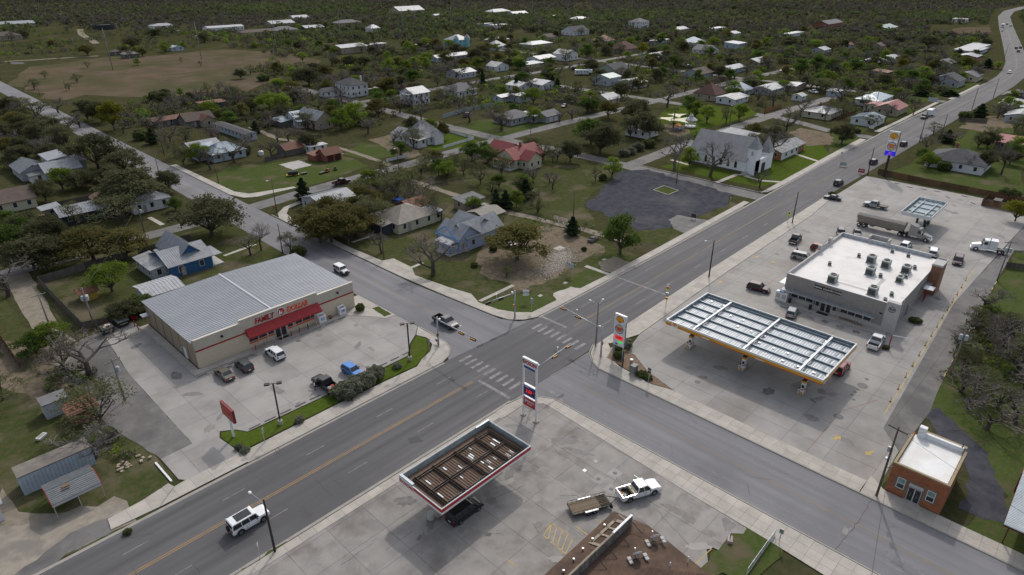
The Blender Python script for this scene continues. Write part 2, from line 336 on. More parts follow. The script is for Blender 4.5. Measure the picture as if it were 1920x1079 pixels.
# ---- paved lots: slabs proud of their joints -----------------------------------------
def inside(p,poly):
    x,y = p; c = False; n = len(poly)
    for i in range(n):
        (x1,y1),(x2,y2) = poly[i],poly[i - 1]
        if (y1 > y) != (y2 > y) and x < (x2 - x1)*(y - y1)/(y2 - y1)+x1: c = not c
    return c
def clip_half(poly,ax,v,keep_less):
    out = []; n = len(poly)
    for i in range(n):
        a,b = poly[i - 1],poly[i]; ia = (a[ax] <= v) == keep_less; ib = (b[ax] <= v) == keep_less
        if ia != ib:
            t = (v - a[ax])/(b[ax] - a[ax]); out.append((a[0]+(b[0] - a[0])*t,a[1]+(b[1] - a[1])*t))
        if ib: out.append(b)
    return out
def slab_lot(name,poly,z,cell,gap,m,jm=None,th=.03,ox=0,oy=0,piece='slab'):
    base = sheet(name,poly,z,jm or M_JOINT)
    x0,x1 = min(p[0] for p in poly),max(p[0] for p in poly); y0,y1 = min(p[1] for p in poly),max(p[1] for p in poly)
    cx,cy = cell; i0 = math.floor((x0 - ox)/cx); j0 = math.floor((y0 - oy)/cy); n = 0
    for i in range(i0,int((x1 - ox)/cx)+1):
        for j in range(j0,int((y1 - oy)/cy)+1):
            a,b = ox+i*cx+gap/2,ox+(i+1)*cx - gap/2; c,d = oy+j*cy+gap/2,oy+(j+1)*cy - gap/2
            q = poly
            for ax,v,less in ((0,a,False),(0,b,True),(1,c,False),(1,d,True)):
                q = clip_half(q,ax,v,less)
                if len(q) < 3: break
            if len(q) < 3: continue
            ar = abs(sum(q[k - 1][0]*q[k][1] - q[k][0]*q[k - 1][1] for k in range(len(q))))/2
            if ar < .05: continue
            mx,my = sum(p[0] for p in q)/len(q),sum(p[1] for p in q)/len(q)
            full = ar > (b - a)*(d - c)*.999
            zt = z+th+rnd.uniform(-.004,.004)
            if full:
                me = shared(('slab',round(b - a,3),round(d - c,3),m.name,th),lambda: MB().box(-(b - a)/2,-(d - c)/2,-th,(b - a)/2,(d - c)/2,0).mesh('slab',m))
                put(piece,me,base,((a+b)/2,(c+d)/2,zt))
            else: MB().prism([(p[0] - mx,p[1] - my) for p in q],-th,0).build(piece,m,base,loc=(mx,my,zt))
            n += 1
    return base
# store forecourt (big lot)
slab_lot('concrete_lot',[(79.6,12.3),(82.4,12.1),(82.5,10.7),(92,10.9),(96,14.2),(150,16.8),(232,14),(233,31),(233,60.6),(205,60.6),(181,58.8),(132,58),(94,56.6),(88,55.0),(87.5,53.2),(84.5,48.6),(82.7,42.3)],.03,(6.1,6.1),.035,M_CONC,ox=79.6,oy=12)
sheet('alley_asphalt',[(92,10.8),(105.5,10.2),(112,10.8),(135,11.8),(192,13.2),(192,-30),(235,-30),(235,14),(192,15.2),(150,16.8),(96,14.2)],.055,M_OLDASPH)
# discount store lot
FDL = [(17.9,80.0),(18.5,79.2),(26.1,78.9),(26.0,81.2),(25.6,84.5),(26.3,86),(28.2,84.6),(29.2,82.9),(45,82.4),(59,82.4),(62,85.5),(64.6,87.2),(66.9,89.3),(66.8,96.3),(66.7,98),(64,101),(62,104),(29.9,104),(29.4,131.5),(24,131.5),(22.4,112),(22.3,86.1),(17.8,86)]
slab_lot('concrete_lot',FDL,.03,(5.6,5.9),.03,M_CONC,ox=26.1,oy=79)
sheet('alley_asphalt',[(17.8,86),(22.3,86.1),(22.4,112),(24,131.5),(20,131),(14.5,121),(15.2,100)],.045,M_OLDASPH,.12)
# old forecourt
slab_lot('worn_concrete_lot',[(-40,58.4),(20,58.3),(57.6,58.2),(62.6,57.4),(65.2,55.5),(65.1,52.6),(63.6,28.6),(63.2,17.8),(58,19.5),(57.5,22.5),(52,19),(48,19),(-40,19)],.03,(5.3,4.8),.03,M_EXLOT,ox=.5,oy=19)

# ---- kerbs and sidewalks ---------------------------------------------------------------
def kerb(pts,w=.3,h=.14,z=.0,parent=None,name='kerb'):
    mb = MB()
    for a,b in zip(pts[:-1],pts[1:]): mb.bar((a[0],a[1],z+h/2),(b[0],b[1],z+h/2),w,h)
    o = mb.build(name,M_KERB,parent)
    if parent is None: o['kind'] = 'structure'
    return o
def walk(name,pts,z,cell,**k): return slab_lot(name,pts,z,cell,.025,M_WALK,th=.05,**k)
GUT = mat('gutter_concrete',(.33,.305,.275),(.26,.24,.215),sc=.8,rough=.85)
def strip(x0,x1,f,off0,off1,z,m,name,n=40):
    q = [x0+(x1 - x0)*i/n for i in range(n+1)]
    return sheet(name,[(x,f(x)+off0) for x in q]+[(x,f(x)+off1) for x in q[::-1]],z,m)
hl = lambda x: hwy(x)[0]; hr = lambda x: hwy(x)[1]
strip(-10,62,hl,-.45,.05,.026,GUT,'gutter'); strip(86,480,hl,-.45,.05,.026,GUT,'gutter')
strip(-10,62,hr,-.02,.42,.026,GUT,'gutter')
kerb([(x,hl(x)+.12) for x in range(26,63,4)],.22,.15)
kerb([(x,hl(x)+.12) for x in range(86,180,6)],.22,.15)
kerb([(x,hl(x)+.12) for x in range(204,286,6)],.22,.15); kerb([(x,hl(x)+.12) for x in range(300,394,6)],.22,.15); kerb([(x,hl(x)+.12) for x in range(408,480,6)],.22,.15)
walk('sidewalk',[(14.2,76.6),(62,76.4),(62,78.2),(45,79),(26.1,79),(18.6,79.2),(17.0,79)],.04,(2.4,2.6),ox=14.2,oy=76.5)
walk('sidewalk',[(8.5,77),(14.1,76.6),(16.9,79),(16.6,80.2),(13,79.4),(8.8,79.2)],.05,(2.4,3.4),ox=8.5,oy=76.5)
FDC = [(62,76.4),(64.2,77.3),(65.8,78.9),(66.7,81),(66.9,89.2),(64.7,87),(65.4,84.8),(64.6,82.2),(62.8,80.6),(60,79.6),(58,78.4)]
walk('sidewalk',FDC,.06,(2.2,2.2),ox=58,oy=76)
kerb([(62,76.3),(64.3,77.2),(65.9,78.8),(66.85,81),(67.05,89)],.2,.16)
walk('sidewalk',[(86,75.3),(130,75.4),(181,76.4),(181,78.2),(130,77.2),(110,76.8),(86.5,77.2)],.05,(1.9,2),ox=86,oy=75.2)
CNR = [(86,75.2),(83.2,76.4),(81.2,78.6),(80.4,82),(79.4,96),(78.7,110),(78.5,132),(80.3,132),(80.9,120),(83.6,119),(83.4,112),(81.2,108),(82.4,98),(83.6,92),(82,88),(82.6,83),(84.2,79.6),(86.5,77.2)]
walk('sidewalk',CNR,.05,(1.8,2.2),ox=78,oy=75.2)
kerb([(86,75.1),(83.1,76.3),(81.1,78.5),(80.3,82),(79.3,96),(78.6,110),(78.4,140),(78.4,168)],.2,.16)
walk('sidewalk',[(78.5,132),(78.5,164),(80.2,168),(84,171.5),(90,173.4),(90,171.4),(84.5,169.6),(81.8,166),(80.6,160),(80.3,132)],.05,(1.8,2.2),ox=78,oy=75.2)
walk('sidewalk',[(80.2,188),(78.6,194),(79,240),(80.7,240),(80.8,196),(83,190.5),(96,187.2),(96,185.6),(84,186)],.05,(1.8,2.2),ox=78,oy=75.2)
kerb([(96,185.5),(83,186),(80,188),(78.4,194),(78.8,240)],.2,.16)
walk('sidewalk',[(60,104.9),(29.9,104.9),(29.9,103.4),(60,103.2),(63.2,99),(64.6,96.4),(66.8,96.3),(66.6,109),(64.4,109),(63.2,105)],.05,(2.6,1.9),ox=29.9,oy=103.2)
kerb([(29.9,103.35),(60,103.15)],.16,.17); kerb([(29.9,103.4),(29.4,130)],.16,.17)
walk('sidewalk',[(30,104.8),(31.2,104.8),(31.2,128),(29.6,128)],.05,(1.6,2.4),ox=29.9,oy=103.2)
# sidewalk of two slab rows beside the store forecourt
walk('sidewalk',[(79.5,12.2),(79.5,55.2),(80.6,57.4),(82.4,59.3),(85,60.5),(87.6,59.4),(86.2,57.6),(83.6,56.4),(82.4,53),(81.6,46),(82.6,42.4),(82.4,12.2)],.05,(1.45,1.75),ox=79.5,oy=12.2)
walk('sidewalk',[(79.5,-40),(79.5,12.1),(84,12.1),(82.2,10),(82.2,-40)],.05,(1.35,1.7),ox=79.5,oy=12.2)
kerb([(79.35,-40),(79.35,55.2),(80.45,57.5),(82.3,59.5),(85,60.7)],.16,.13)
walk('sidewalk',[(85.2,60.3),(132,61.6),(181,62.2),(205,62.6),(205,60.7),(181,58.9),(132,58.1),(94,56.7),(87.8,58.6)],.035,(2.5,2.4),ox=79.6,oy=12)
walk('sidewalk',[(67.1,5),(67.1,55),(65.8,57.3),(63.6,59),(61,59.4),(57,59.3),(57.8,57.5),(62.6,57.5),(65.2,55.4),(65.1,52.6),(63.6,28.6),(63.3,18),(62.5,5)],.05,(1.5,1.65),ox=67.1,oy=5)
walk('sidewalk',[(67.1,4.9),(62.5,4.9),(58,8),(57,-10),(67.1,-30)],.05,(1.8,2.0),ox=67.1,oy=5)
kerb([(67.25,-30),(67.25,55),(65.9,57.5),(63.7,59.2),(61,59.6)],.16,.13)
walk('sidewalk',[(-20,59.4),(57,59.3),(57.8,57.9),(-20,58.2)],.04,(2.0,1.7),ox=-20,oy=57.8)
sheet('grass_strip',[(26.3,79.3),(45,79.3),(58,78.7),(62.5,81),(65.2,84.6),(64.8,86.9),(62.2,85.2),(59,82.1),(45,82.1),(29.3,82.6),(28.1,84.3),(26.4,85.6),(25.8,84.4)],.09,M_LAWN,.08,.8)
sheet('grass_patch',[(64.8,97.2),(66.4,97),(66.6,101.5),(65.2,101.8)],.125,M_GRASS2,.1,.6)
sheet('grass_patch',[(84.2,12.0),(91,11),(95,10.6),(91.6,2.6),(91.4,10.2),(82.5,10.2)],.02,M_GRASS2,.2,.8)
# church kerbs and paths
walk('sidewalk',[(192,78.2),(194,76.8),(200,76.5),(286,77.8),(286,80.2),(250,79.6),(200,78.4)],.05,(2.2,2.2),ox=192,oy=76.4)
kerb([(192,121.5),(192,79),(193.6,77),(200,76.4)],.25,.16)
ribbon('church_path',[(192.3,93),(205,92.6),(208,88)],1.6,.03,M_WALK,.02)
ribbon('church_path',[(205.5,90),(204,84),(207,78.5)],1.5,.032,M_WALK,.02)
ribbon('church_path',ats([(1258,300),(1293,310)]),1.4,.034,M_WALK,.02)
ribbon('church_path',ats([(1485,287),(1540,305)]),1.6,.036,M_WALK,.02)
walk('sidewalk',[(303,78.2),(394,77.6),(394,79.4),(330,79.6),(303,80.4)],.05,(2.4,2.4),ox=303,oy=77)
walk('sidewalk',[(408,75.2),(470,74.8),(470,76.4),(408,77)],.05,(2.6,2.4),ox=303,oy=74)
kerb(ats([(1225,357),(1245,349),(1272,358),(1253,366),(1225,357)]),.25,.16,name='kerb_frame')
sheet('grass_plot',ats([(1226,357),(1245,350),(1271,358),(1253,365)]),.05,M_GRASS2,.2,1)
# loose paths
for L,w in (([(900,565),(962,535)],1.0),([(1098,499),(1142,515)],1.1),([(1130,486),(1172,500)],1.2),([(760,507),(793,493)],.9),([(660,455),(705,440)],.8),([(420,480),(480,458)],.9),([(280,408),(305,422)],1.2)):
    ribbon('garden_path',ats(L),w,.016,M_WALK,.08)
sheet('cleared_slab',ats([(523,309),(560,301),(585,310),(550,319)]),.02,mat('pale_slab',(.42,.405,.38),(.3,.29,.27),sc=.5,rough=.9),.15,1.5)
sheet('drive',[(113,76.8),(113,80),(116,82.5),(121,82),(121,77)],.02,M_TRACK,.3,1)
sheet('drive',[(146,77.4),(147,81),(152,86),(157,86),(159,78)],.02,M_OLDASPH,.3,1)
sheet('drive',[(93.5,77),(96,79.5),(101,79),(102,77)],.02,M_WALK,.3,1)

# ---- markings ----------------------------------------------------------------------------
def marks(name,quads,z,m):
    mb = MB()
    for q in quads: mb.poly([(x,y,z) for x,y in q])
    o = mb.build(name,m); o['kind'] = 'structure'; return o
def mark_each(name,parent,quads,z,m):
    for q in quads:
        cx,cy = sum(p[0] for p in q)/4,sum(p[1] for p in q)/4
        MB().poly([(x - cx,y - cy,0) for x,y in q]).build(name,m,parent,loc=(cx,cy,z))
def stripe(x0,y0,x1,y1,w):
    d = Vector((x1 - x0,y1 - y0)).normalized(); n = Vector((-d.y,d.x))*w/2
    return [(x0 - n.x,y0 - n.y),(x1 - n.x,y1 - n.y),(x1+n.x,y1+n.y),(x0+n.x,y0+n.y)]
def along(f,x0,x1,off,w,step=6):
    out = []; x = x0
    while x < x1:
        e = min(x+step,x1); out.append(stripe(x,f(x)+off,e,f(e)+off,w)); x = e
    return out
Z = .027
for s in (-.16,.16):
    mark_each('centre_line',road,along(hmid,-120,61.5,s,.12,45),Z,M_MYEL)
    mark_each('centre_line',road,along(hmid,88,180,s,.12,15),Z,M_MYEL2)
    mark_each('centre_line',road,along(hmid,180,900,s,.12,24),Z,M_MYEL2)
dash = []
for side,x0 in ((1,8.1),(-1,10.2)):
    x = x0 - 12.19*4
    while x < 61: dash.append(stripe(x,hmid(x)+side*3.72,min(x+3.05,61.5),hmid(x)+side*3.72,.13)); x += 12.19
    x = 92+(3 if side > 0 else 0)
    while x < 520: dash.append(stripe(x,hmid(x)+side*3.75,x+3.05,hmid(x+3)+side*3.75,.13)); x += 12.19
mark_each('lane_dash',road,dash,Z,M_MWHITE)
# crosswalk bars and stop lines
bars = [stripe(64.2,y,67.0,y,.6) for y in np.arange(62.1,74.5,1.52)]+[stripe(81.6,y,84.4,y,.6) for y in np.arange(62.1,74,1.52)]
mark_each('crosswalk_bar',road,bars,Z,M_MWHITE)
mark_each('stop_line',road,[stripe(62.5,60.3,62.5,67.6,.6),stripe(86.6,68.4,86.6,74.6,.6),stripe(112,62,112,74.5,.5),stripe(300,62,300,76.5,.4)],Z,M_MWHITE)
st = bpy.data.objects['cross_street']; st2 = bpy.data.objects['side_street']
for s in (-.16,.16):
    mark_each('centre_line',st,[stripe(73.2+s,y,73.2+s,y - 14,.1) for y in (54,40,26,12,-2,-16)],.022,M_MYEL2)
    mark_each('centre_line',st2,[stripe(73+s,y,73+s,y+20,.1) for y in (90,110,130,150)],.018,M_MYEL2)
    mark_each('centre_line',st2,[stripe(72+s,y,72+s,y+25,.1) for y in (190,215,240,265,290)],.018,M_MYEL2)
mark_each('edge_line',st,[stripe(69.6,y,69.6,y - 16,.1) for y in (50,34,18,2)]+[stripe(76.8,y,76.8,y - 16,.1) for y in (50,34)],.022,M_MWHITE)
mark_each('edge_line',st2,[stripe(69.2,y,69.2,y+24,.1) for y in (92,116,140)]+[stripe(76.6,y,76.6,y+24,.1) for y in (92,116,140)],.018,M_MWHITE)
mark_each('stop_line',st,[stripe(72.4,11.1,70.1,11.0,.75),stripe(71.3,3.4,70.9,2.0,.5),stripe(68.4,57,68.6,54.6,.5)],.022,M_MWHITE)
mark_each('turn_bar',st,[stripe(70.4,53.6,70.4,51,.15),stripe(72,56,72,53,.15),stripe(76.4,55,76.4,52.4,.15)],.022,M_MWHITE)
mark_each('turn_bar',st2,[stripe(69.2,83.5,69.2,80,.15),stripe(71.6,86,71.6,82.5,.15),stripe(76.5,84,76.5,80.6,.15)],.018,M_MWHITE)
# elongated word painted on the lane
wd = put('road_lettering',text_mesh('ONLY',1.0,M_MWHITE,extrude=.001,bold=.015),st,(70.9,5.6,.024),(0,0,R(180)),(.62,3.2,1))
# parking paint on the forecourt lots
lot2 = bpy.data.objects['worn_concrete_lot']; zl = .068
hat = ats([(1019,1005),(1034,982),(1086,1015),(1060,1040)])
q = [stripe(*hat[1],*hat[2],.12),stripe(*hat[0],*hat[3],.12),stripe(*hat[0],*hat[1],.12)]
for t in (.0,.2,.4,.6,.8):
    a = Vector(hat[1]).lerp(Vector(hat[2]),t); b = Vector(hat[0]).lerp(Vector(hat[3]),min(1,t+.22)); q.append(stripe(a.x,a.y,b.x,b.y,.12))
for a,b in (((1080,988),(1102,1004)),((1115,974),(1130,984)),((1150,962),(1165,972)),((1304,1058),(1334,1030)),((950,1050),(970,1064))): q.append(stripe(*at(*a),*at(*b),.12))
mark_each('stall_line',lot2,q,zl,M_STALL)
lot1 = bpy.data.objects['concrete_lot']; q = []
for y in (25.6,28.4,31.2,34,36.8,39.6,42.4): q.append(stripe(115,y,119.8,y,.1))
for x in range(118,160,3): q.append(stripe(x,47.2,x+1.2,51.4,.1))
for i in range(7): q.append(stripe(114+i*.9,45.4,115.2+i*.9,46.6,.1))
for x in range(178,226,4): q.append(stripe(x,52,x,57,.08))
mark_each('stall_line',lot1,q,zl,M_STALL)
def arrow(cx,cy,a,s=1):
    P = [(-.9,-.18),(.1,-.18),(.1,-.55),(.9,0),(.1,.55),(.1,.18),(-.9,.18)]
    c,n = math.cos(a),math.sin(a); return [(cx+s*(c*x - n*y),cy+s*(n*x+c*y)) for x,y in P]
for px_,a in (((1569,822),R(-20)),((1630,850),R(160)),((1350,530),R(0)),((1450,492),R(180)),((1420,482),R(180))):
    X,Y = at(*px_); sheet('painted_arrow',[(x - X,y - Y) for x,y in arrow(X,Y,a)],0,M_STALL,parent=lot1).location = (X,Y,zl)
for k,y in enumerate((49.6,51.2)):
    MB().box(-.5,-.5,0,.5,.5,.004).build('accessible_symbol',mat('blue_marking',(.12,.22,.42),(.2,.27,.4),sc=2),lot1,loc=(140.5+k*3.4,47.6,zl))
q = [stripe(79.8,20.5,96,20.3,.1),stripe(96,20.3,103,17.2,.1),stripe(121.2,24,122.6,20.4,.15)]
mark_each('red_line',lot1,q,zl+.002,mat('red_line_paint',(.24,.085,.08),(.22,.14,.13),sc=1))
q = [stripe(x,15.2+(x - 100)*.035,x+5.4,15.2+(x - 94.6)*.035,.14) for x in range(100,172,6)]
mark_each('edge_line',lot1,q,zl+.002,M_STALL)
mark_each('edge_line',lot1,[stripe(x,11.0+(x - 110)*.028,x+4,11.1+(x - 110)*.028,.12) for x in range(118,168,6)],.06,M_STALL)
# road patches, sealed cracks, stains
def crack(pts,parent,z,w=.07,m=None):
    mb = MB(); rn = random.Random(len(pts)+int(pts[0][0]*10)); P = []
    for a,b in zip(pts[:-1],pts[1:]):
        n = max(2,int(math.dist(a,b)/.6))
        for i in range(n): P.append((a[0]+(b[0] - a[0])*i/n+rn.uniform(-.12,.12),a[1]+(b[1] - a[1])*i/n+rn.uniform(-.12,.12)))
    P.append(pts[-1])
    for a,b in zip(P[:-1],P[1:]): mb.poly([(x,y,z) for x,y in stripe(*a,*b,w*rn.uniform(.6,1.3))])
    return mb.build('sealed_crack',m or M_TAR,parent)
for L in ([(510,838),(527,855)],[(588,896),(610,918),(622,930)],[(623,898),(637,910)],[(670,877),(682,888)],[(342,955),(345,945),(378,930),(397,917)],[(363,1062),(375,1076)],[(461,875),(467,882)],[(1058,622),(1110,632),(1124,640)],
          [(1015,715),(1045,700),(1072,680),(1100,668)],[(1640,930),(1600,990),(1560,1040)],[(780,815),(792,820)],[(240,1010),(290,1000)],[(530,850),(520,838)],[(990,640),(1010,632)]):
    crack(ats(L),road,.029)
for L in ([(870,960),(930,935),(985,910)],[(1040,845),(1080,870),(1115,900)],[(900,1010),(930,1000),(945,1005)],[(1000,980),(1010,1000)],[(1180,960),(1230,1000)],[(700,1020),(640,1060)],[(1100,950),(1080,930),(1050,930)]):
    crack(ats(L),lot2,.067,.05)
M_STAIN = mat('oil_stain',(.10,.095,.09),(.17,.16,.152),sc=1.2,rough=.7)
M_STAIN2 = mat('old_stain',(.16,.15,.14),(.21,.2,.188),sc=.9,rough=.8)
def blot(c,r,parent,z,m,e=1.6,rz=0,seed=0):
    rn = random.Random(seed); n = 18; P = []
    for i in range(n):
        t = 2*math.pi*i/n; q = r*rn.uniform(.65,1.15); x,y = q*e*math.cos(t),q*math.sin(t)
        P.append((x*math.cos(rz) - y*math.sin(rz),x*math.sin(rz)+y*math.cos(rz)))
    sheet('stain',P,0,m,parent=parent).location = (c[0],c[1],z)
k = 0
for p,r,e in (((1052,752),.5,2),((1085,848),.5,5),((1072,824),.6,2),((955,890),.8,1.4),((985,880),.8,1.2),((1180,925),.7,1.8),((1420,975),.7,1.5),((1330,1000),.6,1.6),((790,1010),.6,1.2),((700,985),.8,1.3),((1100,1000),.5,1.6),((915,1003),.4,1.2),((1365,985),.9,1.4),((1230,880),.4,2),((760,940),1.0,1.4),((1010,985),.5,1.5),((1270,960),.5,1.4)):
    k += 1; blot(at(*p),r,lot2,.0665,M_STAIN2 if k % 3 else M_STAIN,e,k,k)
for p,r,e in (((1520,597),.8,1),((1547,604),.8,1),((1576,614),.8,1),((1605,623),.8,1),((1495,590),.7,1),((1523,751),.35,2),((1350,690),.8,1.6),((1440,735),.9,1.5),((1540,735),.7,1.4),((1580,480),.8,1.5),((1690,470),1.2,1.5),((1757,560),.8,1.4),((1630,390),1.4,1.6),((1790,400),1,1.4)):
    k += 1; blot(at(*p),r,lot1,.066,M_STAIN if k % 2 else M_STAIN2,e,k,k)
fdl = [o for o in bpy.data.objects if o.name.startswith('concrete_lot')][1]
for p,r,e in (((430,690),.5,1.5),((478,668),.5,1.4),((560,640),.4,1.5),((600,620),.4,1.4),((330,705),.8,2),((360,740),.6,3),((255,650),.7,1.8),((560,760),.6,1.4),((690,690),.5,1.4)):
    k += 1; blot(at(*p),r,fdl,.066,M_STAIN2 if k % 2 else M_STAIN,e,k,k)
srn = random.Random(77)
M_STAIN3 = mat('damp_stain',(.19,.176,.162),(.25,.235,.218),sc=.8,rough=.8); M_STAIN4 = mat('pale_wear',(.34,.32,.30),(.29,.272,.255),sc=.8,rough=.85)
for lot,box,n in ((lot2,(8,20,62,56),34),(lot1,(86,16,228,58),40),(fdl,(24,84,64,102),14)):
    for i in range(n):
        X,Y = srn.uniform(box[0],box[2]),srn.uniform(box[1],box[3])
        if lot is lot1 and 124 < X < 160 and 20 < Y < 46: continue
        blot((X,Y),srn.uniform(.25,.9),lot,.0672+.0004*(i % 9),srn.choice((M_STAIN3,M_STAIN3,M_STAIN4,M_STAIN2)),srn.uniform(1.1,3.2),srn.uniform(0,3),i+100)
for i in range(16):
    X,Y = srn.uniform(10,60),srn.uniform(22,55); a = srn.choice((0,1.57,.4,1.2)); L = srn.uniform(2,7); crack([(X,Y),(X+L*math.cos(a),Y+L*math.sin(a))],lot2,.0712,.035)
for i in range(22):
    X,Y = srn.uniform(-10,60),srn.uniform(60.5,75.5); L = srn.uniform(1,4); a = srn.choice((.1,1.5,1.4,3.0)); crack([(X,Y),(X+L*math.cos(a),min(75.5,Y+L*math.sin(a)))],road,.0292,.045)
for i in range(10): X,Y = srn.uniform(68.5,78),srn.uniform(5,52); crack([(X,Y),(X+srn.uniform(-2,2),Y+srn.uniform(1,5))],st,.0235,.04)
sheet('road_patch',ats([(764,823),(782,818),(793,828),(770,833)]),.0,M_TAR,.1,1,parent=road).location.z = .0262
for p,r in (((1572,782),.75),((1617,724),.85),((1625,712),.35),((1597,741),.28),((1603,736),.28),((1609,731),.28),((1600,750),.28),((1308,717),.5)):
    MB().lathe([(0.001,.02),(r*.9,.02),(r,.0)],16).build('manhole_cover',mat('iron_cover',(.07,.07,.072),(.1,.1,.1),sc=3,rough=.6),lot1,loc=(*at(*p),.06))
M_STUCL0 = mat('lid_grey',(.36,.37,.38))
for i,p in enumerate(((1096,883),(1117,866))): MB().box(-.26,-.26,0,.26,.26,.02).build('access_lid',M_WHITE if i == 0 else M_STUCL0,lot2,loc=(*at(*p),.06))
for p in ((1153,888),(1122,899),(1146,918)): sheet('concrete_collar',rect(-.8,-.8,.8,.8),0,M_CONC,.1,.8,parent=lot2).location = (*at(*p),.067); MB().lathe([(.001,.02),(.25,.02),(.3,0)],12).build('manhole_cover',mat('iron_cover',(.07,.07,.07)),lot2,loc=(*at(*p),.066))

# ================================================================ MAIN BUILDINGS
def window(parent,loc,rz,w,h,fm=None,gm=None,mull=0,name='window'):
    """a framed window whose face looks along local -y; origin at its centre"""
    fm = fm or M_WHITE; gm = gm or M_WGLASS
    def fr():
        mb = MB(); t = .07
        mb.box(-w/2 - t,-.05,-h/2 - t,-w/2,.03,h/2+t).box(w/2,-.05,-h/2 - t,w/2+t,.03,h/2+t)
        mb.box(-w/2,-.05,h/2,w/2,.03,h/2+t).box(-w/2,-.07,-h/2 - t,w/2,.03,-h/2)
        if mull == 1: mb.box(-w/2,-.035,-.03,w/2,.02,.03)
        if mull == 2: mb.box(-.03,-.035,-h/2,.03,.02,h/2)
        return mb.mesh('window_frame',fm)
    f = put(name,shared(('wf',w,h,fm.name,mull),fr),parent,loc,(0,0,rz))
    put('pane',shared(('wp',w,h,gm.name),lambda: MB().box(-w/2,-.02,-h/2,w/2,.01,h/2).mesh('pane',gm)),f)
    return f
SIDE = {'-y': (0,0),'+y': (math.pi,0),'-x': (-math.pi/2,0),'+x': (math.pi/2,0)}
M_TANWALL = mat('tan_masonry',(.56,.475,.36),(.5,.425,.325),sc=1.2,rough=.85,bump=.15,bsc=9,bdist=.01)
M_TANSIDE = mat('tan_metal_wall',(.30,.245,.175),(.26,.215,.155),sc=.4,rough=.6)
M_SIDING = mat('cream_siding',(.50,.465,.39),(.44,.41,.345),sc=.5,rough=.55)
M_ROOFMET = mat('silver_metal_roof',(.40,.415,.44),(.33,.34,.36),sc=.25,rough=.42,metal=.35,stretch=(.15,1,1))
M_STOREF = mat('aluminium_storefront',(.55,.56,.57),rough=.4,metal=.4)
M_ORANGE = mat('orange_panel',(.62,.10,.03),(.5,.08,.03),sc=2,rough=.5)

def ribs(mb,x0,x1,y0,y1,zf,axis,pitch,w=.06,h=.05):
    """standing ribs on a sloping sheet; zf(x, y) gives the sheet's height"""
    if axis == 'x':
        y = y0
        while y < y1: mb.bar((x0,y,zf(x0,y)+h/2),(x1,y,zf(x1,y)+h/2),w,h); y += pitch
    else:
        x = x0
        while x < x1: mb.bar((x,y0,zf(x,y0)+h/2),(x,y1,zf(x,y1)+h/2),w,h); x += pitch
# ---- discount store --------------------------------------------------------------------------
fx0,fx1,fy0,fy1 = 31.4,63.2,105.0,127.8
fd = thing('discount_store','long tan discount store with red awning and grey ribbed roof','store',(47,116,0))
def P(o,x,y,z=0): return (x - o.location.x,y - o.location.y,z)
def part(mb,name,m,root,smooth=False):
    """geometry given in world coordinates, stored about the root"""
    ox,oy,oz = root.location; mb.v = [(x - ox,y - oy,z - oz) for x,y,z in mb.v]
    return mb.build(name,m,root,smooth)
zf = lambda x,y: 5.05+.55*(1 - abs(x - 46.6)/16)
mb = MB()
mb.poly([(fx0 - .3,fy0+.35,zf(fx0,0)),(46.6,fy0+.35,5.6),(46.6,fy1+.3,5.6),(fx0 - .3,fy1+.3,zf(fx0,0))])
mb.poly([(46.6,fy0+.35,5.6),(fx1+.3,fy0+.35,zf(fx1,0)),(fx1+.3,fy1+.3,zf(fx1,0)),(46.6,fy1+.3,5.6)])
rm_ = MB(); ribs(rm_,fx0 - .35,46.6,fy0+.5,fy1+.3,zf,'x',.62,.26,.07); ribs(rm_,46.6,fx1+.35,fy0+.5,fy1+.3,zf,'x',.62,.26,.07); o = part(rm_,'roof_ribs',mat('roof_rib_shade',(.27,.285,.31),(.24,.25,.27),sc=.4,rough=.5,metal=.2),fd); o['kind'] = 'stuff'  # rib shading is put into the colour: ribs darker than the sheet
mb.box(fx0 - .34,fy1+.25,4.7,fx1+.34,fy1+.34,5.0)
part(mb,'roof',M_ROOFMET,fd)
part(MB().box(46.2,fy0+.4,5.6,46.62,fy1+.35,5.72),'ridge_flashing',mat('pale_flashing',(.40,.42,.45),rough=.5,metal=.2),fd)
part(MB().box(46.64,fy0+.4,5.61,46.85,fy1+.35,5.66),'ridge_gap',M_BLACK,fd)
mb = MB().box(fx0,fy0+.3,0,fx1,fy1,4.6)
part(mb,'wall',M_TANSIDE,fd)
for i in range(6): part(MB().box(fx0 - .06,fy0+3.4+i*3.7,0,fx0+.02,fy0+3.6+i*3.7,4.6),'wall_pilaster',mat('brown_trim',(.2,.16,.12),rough=.6),fd)
part(MB().box(fx0,fy0,0,fx1,fy0+.28,3.35),'front_wall',M_TANWALL,fd)
mb = MB().box(fx0,fy0+.02,3.62,fx1,fy0+.3,5.6)
mb.box(39.6,fy0+.02,5.6,55.15,fy0+.3,6.2)
x = fx0+.1
while x < fx1 - .05:
    t = 6.2 if 39.6 < x < 55.1 else 5.6; mb.box(x,fy0 - .03,3.62,x+.09,fy0+.02,t); x += .4
mb.box(fx0 - .03,fy0+.3,4.6,fx0+.1,fy0+.9,5.6)
part(mb,'parapet',M_SIDING,fd)
mb = MB().box(fx0 - .05,fy0 - .06,5.6,39.57,fy0+.36,5.72).box(55.18,fy0 - .06,5.6,fx1+.05,fy0+.36,5.72).box(39.55,fy0 - .07,6.2,55.2,fy0+.37,6.32)
part(mb,'coping',mat('cream_coping',(.55,.5,.42),rough=.5),fd)
for a,b in ((fx0 - .02,40.3),(55.2,fx1+.02)): part(MB().box(a,fy0 - .05,3.35,b,fy0+.28,3.62),'red_band',M_RED,fd)
mb = MB(); a0,a1 = 40.35,55.1
